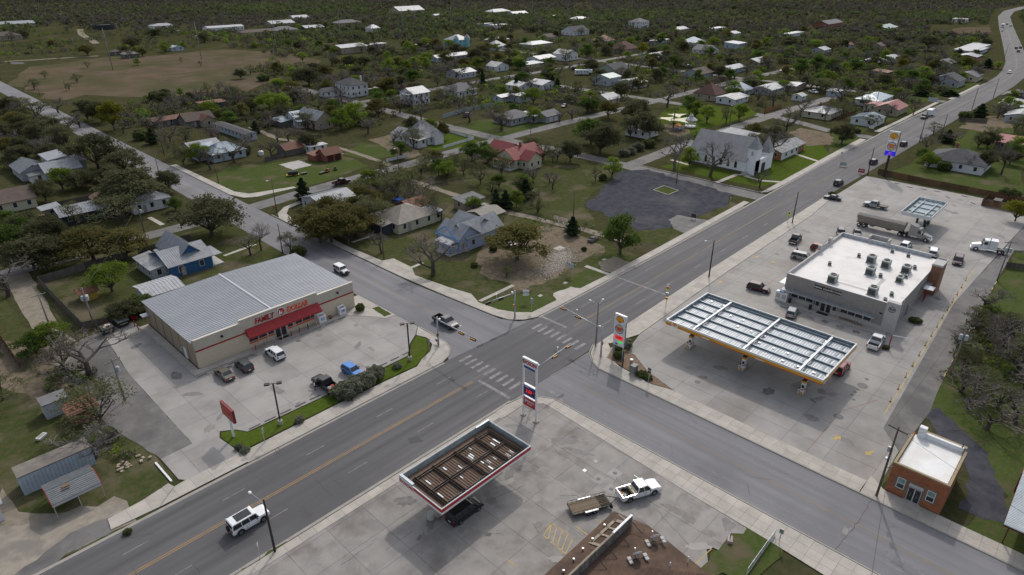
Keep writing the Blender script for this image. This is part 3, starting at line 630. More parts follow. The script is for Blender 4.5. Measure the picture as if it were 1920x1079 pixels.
mb.hexa([(a0,fy0 - 1.5,2.75),(a1,fy0 - 1.5,2.75),(a1,fy0 - .01,2.95),(a0,fy0 - .01,2.95),(a0,fy0 - 1.5,3.0),(a1,fy0 - 1.5,3.0),(a1,fy0 - .01,4.15),(a0,fy0 - .01,4.15)])
x = a0+.05
while x < a1: mb.bar((x,fy0 - 1.5,3.02),(x,fy0 - .02,4.17),.06,.07); x += .42
part(mb,'awning',M_RED,fd)
# shop front: alternating glass and orange panels
for x,w in ((41.6,1.7),(43.45,1.7),(45.0,1.1),(48.9,1.1),(50.6,1.7),(52.3,1.7),(53.6,.8)):
    o = window(fd,P(fd,x,fy0 - .01,2.05),0,w,1.3,M_STOREF)
    part(MB().box(x - w/2,fy0 - .045,.95,x+w/2,fy0 - .01,1.3),'kick_panel',M_ORANGE,fd)
    if x in (41.6,50.6,43.45): part(MB().box(x - .35,fy0 - .06,2.2,x+.35,fy0 - .05,2.55),'window_poster',mat('poster_red',(.5,.08,.06),(.7,.6,.55),sc=5),fd)
for x in (46.35,47.45):
    d = window(fd,P(fd,x,fy0 - .03,1.25),0,.95,2.2,M_STOREF,name='door')
    MB().box(.3,-.12,-.3,.36,-.06,.3).build('handle',M_CHROME,d)
for x in (45.7,48.1,44.2,49.9): part(MB().box(x - .06,fy0 - .1,0,x+.06,fy0 - .02,2.8),'mullion',M_STOREF,fd)
M_LETR = mat('dark_red_letter',(.30,.015,.022),rough=.4); M_LETO = mat('orange_red_letter',(.62,.07,.02),rough=.4)
M_LETW = mat('letter_edge',(.75,.74,.72),rough=.5)
for tx,x,m in (('FAMILY',44.15,M_LETR),('DOLLAR',50.85,M_LETO)):
    text('sign_lettering',tx,1.55,m,fd,P(fd,x,fy0 - .12,5.0),FACE['-y'],extrude=.05,bold=.06,shear=.12,sx=.73)
    text('letter_edge',tx,1.55,M_LETW,fd,P(fd,x,fy0 - .05,5.0),FACE['-y'],extrude=.02,bold=.13,shear=.12,sx=.73)
e = part(MB().lathe([(.001,-.1),(.78,-.1),(.8,0)],24,(47.5,fy0 - .04,5.15),'y'),'round_emblem',M_LETW,fd)
part(MB().lathe([(.001,-.03),(.7,-.03),(.7,0)],24,(47.5,fy0 - .15,5.15),'y'),'emblem_disc',M_LETR,fd)
def figure(cx,s,m): return part(MB().lathe([(.001,-.02),(.13*s,-.02),(.13*s,0)],12,(cx,fy0 - .19,5.42 - .5*(1 - s)),'y').box(cx - .17*s,fy0 - .21,4.7,cx+.17*s,fy0 - .19,5.25 - .55*(1 - s)),'emblem_figure',m,fd)
figure(47.2,.95,M_LETW); figure(47.55,.65,M_LETW); figure(47.85,1.0,M_LETO)
for x in (36.2,59.6): part(MB().lathe([(.001,-.25),(.2,-.22),(.24,0)],12,(x,fy0 - .03,4.6),'y'),'wall_lamp',M_BLACK,fd)
part(MB().box(fx0 - .09,109.6,0.05,fx0+.0,110.7,2.2),'side_door',M_WHITE,fd)
part(MB().box(fx0 - .35,110.9,1.2,fx0+.0,111.5,2.0),'meter_box',M_GALV,fd)
part(MB().box(fx0 - 1.3,126,2.6,fx0,127.6,2.72),'door_canopy',M_GALV,fd)
# things standing on the store front walk
def bollard(x,y,h,m,label,group,band=None):
    t = thing('bollard',label,'bollard',(x,y,.1),0,group)
    MB().lathe([(.09,0),(.09,h - .06),(.06,h),(.001,h+.01)],10).build('post',m,t,True)
    if band: MB().lathe([(.095,h*.45),(.095,h*.6)],10).build('band',band,t); MB().lathe([(.095,h*.8),(.095,h*.93)],10).build('band',band,t)
BW = 'bollards along the discount store walk'
M_OB = mat('orange_wrap',(.65,.22,.05),(.5,.3,.15),sc=6); M_BLU = mat('blue_wrap',(.03,.06,.22),(.4,.42,.48),sc=6)
for x,m,b,l in ((41.1,M_RED,None,'plain red bollard on store walk nearest the parked dark cars'),(42.8,M_BLU,M_RED,'blue wrapped bollard beside the white parked car'),(44.7,M_BLU,M_WHITE,'blue wrapped bollard left of the store doors'),(46.4,M_OB,M_WHITE,'orange striped bollard right before the store doors'),
                   (48.2,M_RED,None,'plain red bollard just right of the store doors'),(49.9,M_RED,None,'plain red bollard under the right end of the awning'),(51.7,M_BLACK,M_RED,'black banded bollard between red bollard and ice bin'),(53.6,M_OB,M_WHITE,'orange striped bollard beside the white ice bin')):
    bollard(x,103.7,1.1,m,l,BW,b)
for x,w,lab,nm in ((55.1,1.5,'white ice bin with sloping lid against tan store wall','ice_bin'),(59.7,1.4,'white propane cage with blue panel near store corner','propane_cage')):
    t = thing(nm,lab,'ice bin' if nm == 'ice_bin' else 'gas cage',(x,104.3,.1))
    MB().hexa([(-w/2,-.45,0),(w/2,-.45,0),(w/2,.45,0),(-w/2,.45,0),(-w/2,-.45,1.3),(w/2,-.45,1.3),(w/2,.45,1.75),(-w/2,.45,1.75)]).build('body',M_WHITE,t)
    MB().box(-w*.3,-.47,.5,w*.3,-.455,1.1).build('panel',mat('blue_label',(.04,.09,.3),(.5,.55,.6),sc=3),t); MB().box(-w*.35,-.3,1.42,w*.35,.1,1.62).build('lid',M_GALV,t)
t = thing('bicycle_rack','small rusty cart between ice bin and propane cage','cart',(57,104.2,.1)); MB().box(-.3,-.3,.25,.3,.3,.6).build('basket',mat('rust',(.2,.1,.06),rough=.9),t); MB().tube((-.3,0,.12),(.3,0,.12),.12).build('wheel',M_TYRE,t)
t = thing('doormat','black doormat lying before the discount store doors','mat',(46.9,104.2,.105)); MB().box(-1,-.35,0,1,.35,.02).build('mat',M_BLACK,t)

# ---- filling station canopy -------------------------------------------------------------------
M_CSTEEL = mat('canopy_steel',(.20,.25,.28),(.26,.31,.34),sc=1,rough=.5,metal=.3)
M_DECK = mat('white_deck',(.50,.53,.56),(.42,.45,.48),sc=.7,rough=.4,metal=.1)
M_FASW = mat('fascia_white',(.68,.68,.68),rough=.35); M_FASY = mat('fascia_yellow',(.60,.30,.02),rough=.35); M_FASR = mat('fascia_red',(.48,.03,.02),rough=.35)
def pecten(parent,loc,rot,s,depth=.03):
    """scallop shell emblem, built flat in xy and turned by rot"""
    def outline(k,z0,z1):
        P = [(-.30,-.78),(.30,-.78),(.36,-.52),(.62,-.5)]
        n = 7
        for i in range(n):
            a0 = R(-22+i*224/n); a1 = R(-22+(i+1)*224/n)
            for t in (.12,.5,.88):
                a = a0+(a1 - a0)*t; r = .98+.06*math.sin(math.pi*t); P.append((r*math.cos(a)*.98,r*math.sin(a)*.92 - .05))
        P += [(-.62,-.5),(-.36,-.52)]
        return MB().prism([(x*k*s,y*k*s) for x,y in P],z0,z1)
    e = outline(1,0,depth).build('shell_emblem',M_FASR,parent,loc=loc); e.rotation_euler = rot
    MB_ = outline(.86,depth,depth*1.7); MB_.build('shell_face',mat('emblem_yellow',(.70,.42,.02),rough=.4),e)
    mb = MB()
    for i in range(1,7):
        a = R(-22+i*224/7); mb.bar((.1*math.cos(a)*s,-.55*s,depth*1.75),(.78*math.cos(a)*s,(.75*math.sin(a) - .05)*s,depth*1.75),.045*s,depth*.5)
    mb.build('shell_rib',M_FASR,e)
    return e
cx0,cx1,cy0,cy1,cz = 93.8,108.6,23.4,51.2,5.5
can = thing('fuel_canopy','long fuel canopy with yellow and red fascia beside the cross street','canopy',(101,37.3,0))
part(MB().box(cx0+.1,cy0+.1,4.62,cx1 - .1,cy1 - .1,4.7),'soffit',mat('soffit_white',(.6,.6,.6),rough=.5),can)
nx,ny = 5,4
bx = [cx0+.5+(cx1 - cx0 - 1)*i/nx for i in range(nx+1)]; by = [cy0+.6,cy0+3.9,cy0+13.2,cy0+22.6,cy1 - .6]
for i in range(nx):      # deck panels, one per bay, with their own ridges
    for j in range(ny):
        part(MB().box(bx[i]+.12,by[j]+.1,4.75,bx[i+1] - .12,by[j+1] - .1,4.78),'deck_panel',M_DECK,can); mb = MB(); y = by[j]+.3
        while y < by[j+1] - .2: mb.box(bx[i]+.14,y,4.78,bx[i+1] - .14,y+.07,4.86); y += .44
        part(mb,'deck_rib',mat('deck_shadow_line',(.27,.3,.32),rough=.5),can)  # grey on these ribs paints in the shadow gaps between white panels
        for y in np.arange(by[j]+.9,by[j+1] - .3,2.1): part(MB().box(bx[i]+.5,y,4.785,bx[i+1] - .5,y+.14,4.88),'deck_gap',M_CSTEEL,can)
for x in bx: part(MB().box(x - .12,cy0+.2,4.95,x+.12,cy1 - .2,5.12).box(x - .05,cy0+.2,4.74,x+.05,cy1 - .2,4.95),'purlin',M_CSTEEL,can)
for y in by[1:-1]: part(MB().box(cx0+.3,y - .16,5.12,cx1 - .3,y+.16,5.4).box(cx0+.3,y - .17,5.4,cx1 - .3,y+.17,5.48),'main_beam',mat('pale_beam',(.42,.44,.46),rough=.5,metal=.3),can)
for i,(x,y) in enumerate([(bx[k % 5]+1.4,cy0+2+(k*5.3) % 24) for k in range(15)]): part(MB().box(x,y,4.8,x+.3,y+.3,5.0),'light_housing',M_CHROME,can)
# fascia: inner frame plus coloured outer bands
mb = MB().box(cx0+.1,cy0+.1,4.7,cx0+.2,cy1 - .1,5.52).box(cx1 - .2,cy0+.1,4.7,cx1 - .1,cy1 - .1,5.52).box(cx0+.2,cy0+.1,4.7,cx1 - .2,cy0+.2,5.52).box(cx0+.2,cy1 - .2,4.7,cx1 - .2,cy1 - .1,5.52)
for y in np.arange(cy0+.8,cy1,1.3): mb.box(cx1 - .32,y,4.95,cx1 - .2,y+.1,5.5).box(cx0+.2,y,4.95,cx0+.32,y+.1,5.4)
for x in np.arange(cx0+.8,cx1 - .3,1.3): mb.box(x,cy1 - .32,4.95,x+.1,cy1 - .2,5.5).box(x,cy0+.2,4.95,x+.1,cy0+.32,5.4)
part(mb,'fascia_frame',M_CSTEEL,can)
def band(z0,z1,o,m,nm):
    part(MB().box(cx0 - o,cy0 - o,z0,cx0+.1,cy1+o,z1).box(cx0+.1,cy0 - o,z0,cx1+o,cy0+.1,z1).box(cx1 - .1,cy0+.1,z0,cx1+o,cy1+o,z1).box(cx0+.1,cy1 - .1,z0,cx1 - .1,cy1+o,z1),nm,m,can)
band(5.2,5.56,.03,M_FASW,'white_band'); band(4.74,5.2,.08,M_FASY,'yellow_band'); band(4.6,4.74,.05,M_FASR,'red_band')
for fc,loc,rot in (('-x',(cx0 - .1,49.4,5.1),FACE['-x']),('-y',(cx0+1.2,cy0 - .1,5.1),FACE['-y'])):
    n = Vector((-1,0,0)) if fc == '-x' else Vector((0,-1,0))
    b = put('emblem_board',MB().box(-.62,-.5,-.03,.62,.5,.03).mesh('emblem_board',M_FASW),can,P(can,*loc),rot)
    pecten(b,(0,.02,.03),(0,0,0),.42)
for y in (33.5,43.3): part(MB().box(cx0 - .14,y - .7,4.72,cx0 - .09,y+.7,4.86),'name_strip',M_FASW,can)
for y in (27.2,37.3,47.4):
    for x in (97.6,104.8): part(MB().box(x - .15,y - .15,.06,x+.15,y+.15,4.62),'column',M_FASW,can)
# fuel dispensers: six pumps on their islands
def dispenser(x,y,lab):
    t = thing('fuel_dispenser',lab,'fuel pump',(x,y,.06),0,'pumps under the yellow and red canopy')
    MB().box(-1.1,-.5,0,1.1,.5,.16).build('island',M_KERB,t)
    b = MB().box(-.35,-.3,.16,.35,.3,2.0).build('cabinet',M_FASW,t)
    MB().box(-.36,-.2,1.0,-.345,.2,1.55).build('screen',M_GLASS,b); MB().box(-.37,-.24,.55,-.35,.24,.75).build('label_strip',M_FASR,b)
    MB().box(-.42,-.34,2.0,.42,.34,2.36).build('header',M_FASY,t); MB().box(-.4,-.3,2.36,.4,.3,2.5).build('cap',M_BLACK,t)
    for s in (-1,1):
        MB().line([(0,s*.33,1.3),(.05,s*.6,1.0),(-.05,s*.62,.5),(-.1,s*.36,.8)],.025).build('hose',M_BLACK,t)
        MB().box(-.5+.0,s*.36 - .06,.9,-.2,s*.36+.06,1.05).build('nozzle',M_BLACK,t)
    g = MB()
    for s in (-1,1): g.tube((-1.0,s*.4,.16),(-1.0,s*.4,.95),.06)
    g.tube((-1.0,-.4,.92),(-1.0,.4,.92),.06); g.build('guard_rail',M_FASW,t); MB().box(-1.08,-.3,.3,-1.04,.3,.6).build('guard_sign',M_FASY,t)
for y,w in ((47.4,'nearest the highway end'),(37.1,'at the middle'),(26.8,'at the brick building end')): dispenser(96.8,y,'white and yellow fuel pump '+w+' of the front row')
for y,w in ((47.4,'nearest the highway end'),(37.1,'at the middle'),(26.8,'at the brick building end')): dispenser(105.0,y,'shaded fuel pump '+w+' of the back row')

# ---- country store ------------------------------------------------------------------------------
M_STUC = mat('taupe_stucco',(.29,.27,.25),(.26,.242,.225),sc=1,rough=.9,bump=.1,bsc=8)
M_STUCL = mat('pale_stucco',(.46,.445,.43),(.41,.4,.385),sc=1,rough=.9,bump=.1,bsc=8)
M_TPO = mat('white_membrane',(.66,.64,.62),(.58,.56,.54),sc=.3,rough=.6,c3=(.45,.43,.40),sc3=.2,k3=(.58,.8))
M_BRICK = mat('brown_brick',(.20,.10,.06),(.26,.14,.085),sc=1.5,rough=.9)
M_COP = mat('grey_coping',(.48,.49,.5),rough=.45)
gx0,gx1,gy0,gy1,gz = 127.3,158.2,22.4,43.4,5.3
gs = thing('country_store','flat roofed taupe country store with rooftop air conditioners','store',(142.7,33,0))
part(MB().box(gx0+.3,gy0+.3,.06,gx1 - .3,gy1 - .3,gz - .05),'wall',M_STUC,gs)
part(MB().box(gx0+.25,gy0+.25,gz - .05,gx1 - .25,gy1 - .25,gz),'roof',M_TPO,gs)
part(MB().box(gx0,gy0+1.9,.06,gx0+.28,gy1,5.85),'front_wall',M_STUC,gs)
part(MB().box(gx0+.0,gy0+1.9,.07,gx0 - .06,gy1 - .1,1.0),'base_course',M_STUCL,gs)
part(MB().box(gx0 - .04,gy0+1.9,5.85,gx0+.36,gy1+.04,5.97),'coping',M_COP,gs)
part(MB().box(gx0+.3,gy1 - .28,5.0,gx1,gy1,6.1),'parapet',M_STUCL,gs)
part(MB().box(gx1 - .28,gy0+2,gz,gx1,gy1 - .3,6.2),'rear_parapet',mat('grey_metal_panel',(.42,.44,.46),rough=.5,metal=.3),gs)
for y in np.arange(gy0+2.4,gy1,1.3): part(MB().box(gx1 - .42,y,gz,gx1 - .3,y+.08,6.1),'parapet_brace',M_GALV,gs)
part(MB().box(gx1 - .3,33.2,gz,gx1+1.6,33.5,6.9).box(gx1 - .3,37.2,gz,gx1+1.6,37.5,6.9).box(gx1+1.3,33.5,gz,gx1+1.6,37.2,6.9),'rear_tower',M_STUCL,gs)
part(MB().box(gx1+.0,33.18,.1,gx1+1.62,37.52,5.6),'tower_base',M_BRICK,gs)
part(MB().box(144,gy1 - .35,5.9,145.2,gy1+.3,7.0).box(150,gy1 - .35,5.9,151.2,gy1+.3,7.0).box(145.2,gy1 - .1,6.2,150,gy1+.1,6.4),'side_tower',M_STUCL,gs)
part(MB().box(144,gy1,.1,151.2,gy1+.8,5.6),'side_tower_base',M_BRICK,gs)
part(MB().box(gx0 - .1,gy0 - .4,.06,gx0+.9,gy0+1.9,6.3),'corner_pier',M_STUCL,gs)
e = put('round_emblem',MB().lathe([(.52,0),(.52,.03),(.62,.03),(.62,0)],28).mesh('ring',M_BLACK),gs,P(gs,gx0 - .1,23.2,4.9),FACE['-x'])
put('emblem_letters',text_mesh('SCS',.5,M_BLACK,extrude=.015,bold=.02),e,(0,.05,.02)); MB().box(-.2,-.34,0,.2,-.26,.03).build('emblem_bar',M_BLACK,e)
part(MB().box(gx0 - .1,32.4,4.55,gx0+.0,37.7,5.3),'name_board',M_BLACK,gs)
text('name_lettering','SABINAL COUNTRY STORE',.44,M_LETW,gs,P(gs,gx0 - .12,35.05,4.92),FACE['-x'],extrude=.015,bold=.006,sx=1.0)
mb = MB()
for x in np.arange(gx0 - 1.7,gx0 - .02,.17): mb.box(x,25.3,2.78,x+.09,43.4,2.84)
mb.box(gx0 - 1.75,25.3,2.7,gx0 - 1.68,43.4,2.92)
part(mb,'awning',M_GALV,gs)
for y in np.arange(26,43.5,2.2): part(MB().tube((gx0 - 1.6,y,2.9),(gx0,y,4.2),.025,n=5).box(gx0 - 1.7,y - .04,2.7,gx0,y+.04,2.78),'awning_rod',M_GALV,gs)
part(MB().box(gx0+1,gy1,2.9,gx0+4.2,gy1+1.6,2.98),'side_awning',M_GALV,gs)
for y,w in ((41.0,1.35),(39.5,1.35),(38.0,1.35),(31.2,1.3),(29.8,1.3),(28.4,1.3),(26.9,1.3)): window(gs,P(gs,gx0 - .04,y,1.85),-math.pi/2,w,1.25,M_STOREF)
for y,w in ((36.4,.8),(33.0,.7),(36.9,.3)): window(gs,P(gs,gx0 - .04,y,1.4),-math.pi/2,w,2.3,M_STOREF)
for y in (35.2,34.1):
    d = window(gs,P(gs,gx0 - .05,y,1.25),-math.pi/2,.85,2.2,M_STOREF,name='door'); MB().box(.28,-.12,-.3,.33,-.06,.3).build('handle',M_CHROME,d)
part(MB().box(gx0 - .35,24.6,3.5,gx0,25.1,3.62),'wall_lamp',M_BLACK,gs)
part(MB().box(150.5,gy0 - 1.6,.06,155.0,gy0+.25,6.6),'drive_through_tower',M_BRICK,gs)
part(MB().box(150.4,gy0 - 1.7,6.6,155.1,gy0+.3,6.75).box(150.4,gy0 - 1.7,6.75,150.6,gy0+.3,7.0).box(154.9,gy0 - 1.7,6.75,155.1,gy0+.3,7.0).box(150.6,gy0 - 1.7,6.75,154.9,gy0 - 1.5,7.0),'tower_cap',M_STUCL,gs)
window(gs,P(gs,149.6,gy0+.26,1.8),0,1.4,1.3,M_STOREF)
part(MB().box(146.6,gy0 - .9,2.9,150.2,gy0+.2,3.0),'window_canopy',M_GALV,gs)
part(MB().box(137.5,gy0 - .02,.1,138.5,gy0+.29,2.2),'side_door',mat('grey_door',(.3,.3,.3)),gs)
mb = MB()
for s in (0,.5): mb.tube((130.6+s,gy0 - .12,.1),(130.6+s,gy0 - .12,6.2),.03,n=5).tube((130.6+s,gy0 - .12,6.2),(130.6+s,gy0+.6,6.2),.03,n=5)
for z in np.arange(.4,6.2,.35): mb.tube((130.6,gy0 - .12,z),(131.1,gy0 - .12,z),.02,n=4)
part(mb,'roof_ladder',M_GALV,gs)
part(MB().box(131.2,28.6,gz+.004,131.9,35.2,gz+.012),'walkway_pad',mat('grey_pad',(.4,.39,.39),rough=.7),gs)
part(MB().box(131.9,28.0,gz+.005,139.5,28.7,gz+.013),'walkway_pad',MATS['grey_pad'],gs)
mb = MB().box(125.2,23,.06,gx0,44,.2); part(mb,'front_walk',M_WALK,gs)
# rooftop units
M_ACG = mat('unit_green_grey',(.235,.265,.25),(.2,.225,.215),sc=2,rough=.5); M_ACB = mat('unit_dark_fin',(.05,.055,.055),rough=.6)
def ac(x,y,s,lab,rz=0):
    t = thing('rooftop_unit',lab,'air conditioner',(x,y,gz),rz,'rooftop units of the country store')
    MB().box(-.75*s,-.6*s,.12,.75*s,.6*s,1.25*s).build('cabinet',M_ACG,t)
    MB().lathe([(.45*s,1.25*s),(.45*s,1.36*s),(.3*s,1.36*s),(.3*s,1.27*s),(.001,1.27*s)],14,(.15*s,.05,0)).build('fan_guard',M_ACB,t)
    MB().box(-.77*s,-.5*s,.25,-.752*s,.5*s,1.0*s).build('coil_grille',M_ACB,t)
    MB().box(-.85*s,-.7*s,0,.85*s,-.5*s,.12).build('skid',M_GALV,t); MB().box(-.85*s,.5*s,0,.85*s,.7*s,.12).build('skid',M_GALV,t)
big = [(130.9,35.6,'at the front toward the highway'),(130.7,27.9,'at the front nearest the corner pier'),(146.6,33.2,'at the back in line with the rear tower'),(140,31.3,'in the centre of the white roof'),(146.1,30.1,'at the back between two others'),(146.1,26.2,'at the back nearest the brick tower')]
for x,y,w in big: ac(x,y,1.25,'large grey green rooftop unit '+w)
for x,y,w in ((140.1,29.3,'beside the central large unit'),(132.6,25.0,'near the roof ladder'),(129,25.1,'nearest the front corner pier'),(143.4,25.5,'behind the twin condenser'),(139,39.1,'alone toward the highway'),(149.4,25.4,'next to the brick tower'),(155.7,31.6,'against the rear parapet, nearer the rear tower'),(155.5,28.3,'against the rear parapet, nearer the brick tower'),(147.9,36.1,'smallest, alone near the back')):
    ac(x,y,.55,'small grey rooftop unit '+w,.3)
ac(140.3,25.8,.95,'twin condenser unit near the side wall of the store roof')
# things at the store front
t = thing('ice_merchandiser','white double door ice merchandiser at store front corner','ice box',(126.3,43.2,.2),-math.pi/2)
MB().box(-1.2,-.45,0,1.2,.45,1.9).build('body',M_WHITE,t)
for s in (-.6,.6): MB().box(s - .42,-.48,.5,s+.42,-.452,1.5).build('door',M_STUCL,t)
MB().box(-.5,-.5,1.9,.5,.45,2.1).build('header',mat('blue_label',(.04,.09,.3)),t)
for y,l in ((41.4,'dark trash can beside the white ice merchandiser'),(37.2,'dark trash can near the country store doors')):
    t = thing('trash_can',l,'bin',(126.2,y,.2),0,'bins at the country store front'); MB().lathe([(.28,0),(.32,.8),(.32,.9)],12).build('body',M_BLACK,t); MB().lathe([(.34,.9),(.2,1.05),(.001,1.05)],12).build('lid',mat('dark_teal',(.03,.06,.07)),t)
t = thing('firewood_stack','low brown stack of firewood bundles under the store windows','firewood',(126.4,29.5,.2))
for i in range(16): MB().tube((0,-.16,0),(0,.16,0),.13,n=7).build('log',mat('firewood',(.26,.17,.09),(.16,.1,.06),sc=3,obj=True,rand=.3),t,loc=(rnd.uniform(-.3,.3),-2.1+.27*i,.13+.2*(i % 2)))
t = thing('doormat','black doormat before the country store doors','mat',(126.1,34.7,.205)); MB().box(-.5,-1.1,0,.5,1.1,.02).build('mat',M_BLACK,t)
# drive-through fittings
t = thing('clearance_bar','red post with white clearance arm at drive-through entry','barrier',(*at(1665,655),.06)); MB().tube((0,0,0),(0,0,3.0),.1).build('post',M_RED,t); MB().tube((0,0,2.85),(1.2,-3.2,2.85),.06).build('arm',M_WHITE,t)
t = thing('menu_canopy','white flat canopy on red posts beside the store side wall','canopy',(*at(1735,565),.06)); MB().box(-1.1,-.9,2.9,1.1,.9,3.05).build('roof',M_WHITE,t)
for s in (-.6,.6): MB().box(s - .08,.3,0,s+.08,.46,2.9).build('post',M_RED,t)
for i in range(14):
    X,Y = 104+i*4.6,15.55+i*.16
    t = thing('lane_delineator','%s yellow lane post from the brick office along the drive-through' % 'first second third fourth fifth sixth seventh eighth ninth tenth eleventh twelfth thirteenth fourteenth'.split()[i],'post',(X,Y,.06),0,'yellow posts along the drive-through lane'); MB().tube((0,0,0),(0,0,1.0),.06,.05).build('post',M_YEL,t); MB().box(-.2,-.15,0,.2,.15,.06).build('base',M_BLACK,t)

# ---- rusting canopy of the closed-looking station ----------------------------------------------------
M_RUST = mat('rusted_deck',(.12,.075,.05),(.18,.125,.09),sc=.9,rough=.9,stretch=(3,.5,1)); M_RUSTB = mat('rusted_beam',(.045,.032,.026),(.09,.06,.045),sc=1.5,rough=.8)
M_EXR = mat('fascia_dark_red',(.42,.01,.018),rough=.35); M_BARE = mat('bare_flashing',(.36,.4,.43),(.28,.31,.33),sc=1,rough=.4,metal=.5)
ex = thing('fuel_canopy','rusty open topped fuel canopy with red stripe beside the highway','canopy',(43.6,49.8,0))
ax0,ax1,ay0,ay1 = 35.9,51.5,45.9,54.0
part(MB().box(ax0+.15,ay0+.15,4.28,ax1 - .15,ay1 - .15,4.34),'deck',M_RUST,ex)
y = 0
for i in range(38):
    x = ax0+.6+i*.385; part(MB().box(x,ay0+.7,4.34,x+.06,ay1 - 1.3,4.42),'deck_rib',M_RUSTB,ex)
for x in (37.3,40.3,44.1,47.9,50.4): part(MB().box(x - .1,ay0+.55,4.42,x+.1,ay1 - 1.1,4.72).box(x - .16,ay0+.55,4.68,x+.16,ay1 - 1.1,4.72),'cross_beam',M_RUSTB,ex)
for y in (46.6,49.6,52.7): part(MB().box(37,y - .12,4.44,50.9,y+.12,4.6).box(37,y - .2,4.56,50.9,y+.2,4.6),'long_beam',mat('beam_pale_edge',(.2,.165,.14),(.09,.065,.05),sc=1.2,rough=.8),ex)
for i in range(22): X,Y = rnd.uniform(37.6,50),rnd.uniform(46.9,52.2); part(MB().box(X,Y,4.345,X+.26,Y+rnd.uniform(.4,1.1),4.355),'missing_panel',M_BARE,ex)
part(MB().box(ax0,ay0,4.3,ax0+.12,ay1,5.2).box(ax1 - .12,ay0,4.3,ax1,ay1,5.2).box(ax0+.12,ay0,4.3,ax1 - .12,ay0+.12,5.2).box(ax0+.12,ay1 - .12,4.3,ax1 - .12,ay1,5.2),'fascia',mat('fascia_inner',(.30,.36,.39),(.2,.22,.22),sc=.8,rough=.6),ex)
def exband(z0,z1,o,m,nm): part(MB().box(ax0 - o,ay0 - o,z0,ax0,ay1+o,z1).box(ax0,ay0 - o,z0,ax1+o,ay0,z1).box(ax1,ay0,z0,ax1+o,ay1+o,z1).box(ax0,ay1,z0,ax1,ay1+o,z1),nm,m,ex)
exband(5.12,5.24,.05,M_WHITE,'top_trim'); exband(4.28,4.62,.05,M_FASW,'white_band')
exband(4.62,5.12,.045,M_EXR,'red_band')
part(MB().box(ax0 - .07,51.2,4.3,ax0 - .05,ay1+.06,5.2),'name_panel',M_FASW,ex)
text('name_lettering','EXXON',.72,M_EXR,ex,P(ex,ax0 - .09,52.6,4.74),FACE['-x'],extrude=.015,bold=.02,sx=1.05)
part(MB().box(ax0 - .02,51.4,5.2,ax0+.35,ay1+.02,5.4).box(ax1 - 2.5,ay1 - .3,5.2,ax1+.05,ay1,5.35),'torn_flashing',M_BARE,ex)
for x in (38.8,48.2):
    part(MB().box(x - .2,49.6,.06,x+.2,50.0,4.28),'column',M_FASW,ex); part(MB().box(x - 1.2,49.1,.05,x+1.2,50.5,.2),'island',M_KERB,ex)
    part(MB().lathe([(.5,0),(.5,.9),(.001,.9)],14,(x - 1.6,49.8,.06)),'island_guard',M_STUCL,ex)

# ---- sign towers ------------------------------------------------------------------------------------------
def panel(root,nm,y0,y1,z0,z1,m,d=.16,x=0): return part(MB().box(root.location.x - d+x,y0,z0,root.location.x+d+x,y1,z1),nm,m,root)
M_SIGNBLUE = mat('sign_blue',(.02,.05,.24),rough=.35); M_LEDR = mat('led_red',(.8,.03,.03),emit=.55); M_LEDG = mat('led_green',(.05,.6,.12),emit=.6)
es = thing('fuel_sign','tall white two-post fuel price sign with blue and red panels','sign',(60.8,54.4,.06))
for y in (53.15,55.75): part(MB().box(60.68,y - .13,.1,60.92,y+.13,10.6),'post',M_FASW,es); part(MB().box(60.45,y - .35,.06,61.15,y+.35,.22),'footing',M_KERB,es)
panel(es,'brand_panel',53.28,55.62,9.0,10.62,M_FASW); part(MB().box(60.6,53.0,10.6,61.0,55.9,10.75),'cap',M_WHITE,es)
text('name_lettering','EXXON',.82,M_EXR,es,P(es,60.62,54.45,10.02),FACE['-x'],extrude=.015,bold=.03,sx=.95)
part(MB().box(60.61,53.35,9.08,60.64,55.55,9.42),'blue_stripe',M_SIGNBLUE,es)
panel(es,'price_panel',53.28,55.62,4.2,6.0,M_SIGNBLUE); panel(es,'price_rail',53.28,55.62,6.0,6.15,M_FASW,.2)
part(MB().box(60.61,53.4,4.55,60.635,55.3,5.5),'price_screen',M_BLACK,es); text('price_digits','3.59',.85,M_LEDR,es,P(es,60.6,54.5,5.0),FACE['-x'],extrude=.01,bold=.02,sx=.85); text('price_digits','9',.4,M_LEDR,es,P(es,60.6,53.55,5.15),FACE['-x'],extrude=.01)
text('price_caption','Regular',.3,M_LETW,es,P(es,60.61,54.9,5.75),FACE['-x'],extrude=.01)
panel(es,'points_panel',53.28,55.62,2.3,3.75,M_EXR); panel(es,'points_rail',53.28,55.62,3.8,3.9,M_FASW,.18)
text('points_lettering','POINTS',.46,M_LETW,es,P(es,60.61,54.3,3.2),FACE['-x'],extrude=.01,bold=.01); text('points_lettering','Rewards',.3,M_LETW,es,P(es,60.61,54.3,2.78),FACE['-x'],extrude=.01)
part(MB().box(60.61,55.1,2.9,60.63,55.35,3.5),'points_swirl',mat('pale_blue',(.3,.4,.6)),es)
def burger(root,x,y,z,s):
    b = put('burger_emblem',MB().lathe([(s*.86,0),(s*.86,.02),(s,.02),(s,0)],28).mesh('crescent',M_SIGNBLUE),root,P(root,x,y,z),FACE['-x'])
    for o,sg in ((.2,1),(-.2,-1)):
        pts = [(s*.66*math.cos(R(a)),sg*(s*.15+s*.52*math.sin(R(a)))) for a in range(0,181,20)]
        MB().prism(pts if sg > 0 else pts[::-1],.01,.035).build('bun',mat('bun_orange',(.75,.36,.03),rough=.4),b)
    for tx,yy in (('BURGER',.2),('KING',-.2)): put('emblem_letters',text_mesh(tx,s*(.46 if tx == 'BURGER' else .58),M_LETR2,extrude=.012,bold=.012,sx=.92),b,(.02,yy*s,.045))
    return b
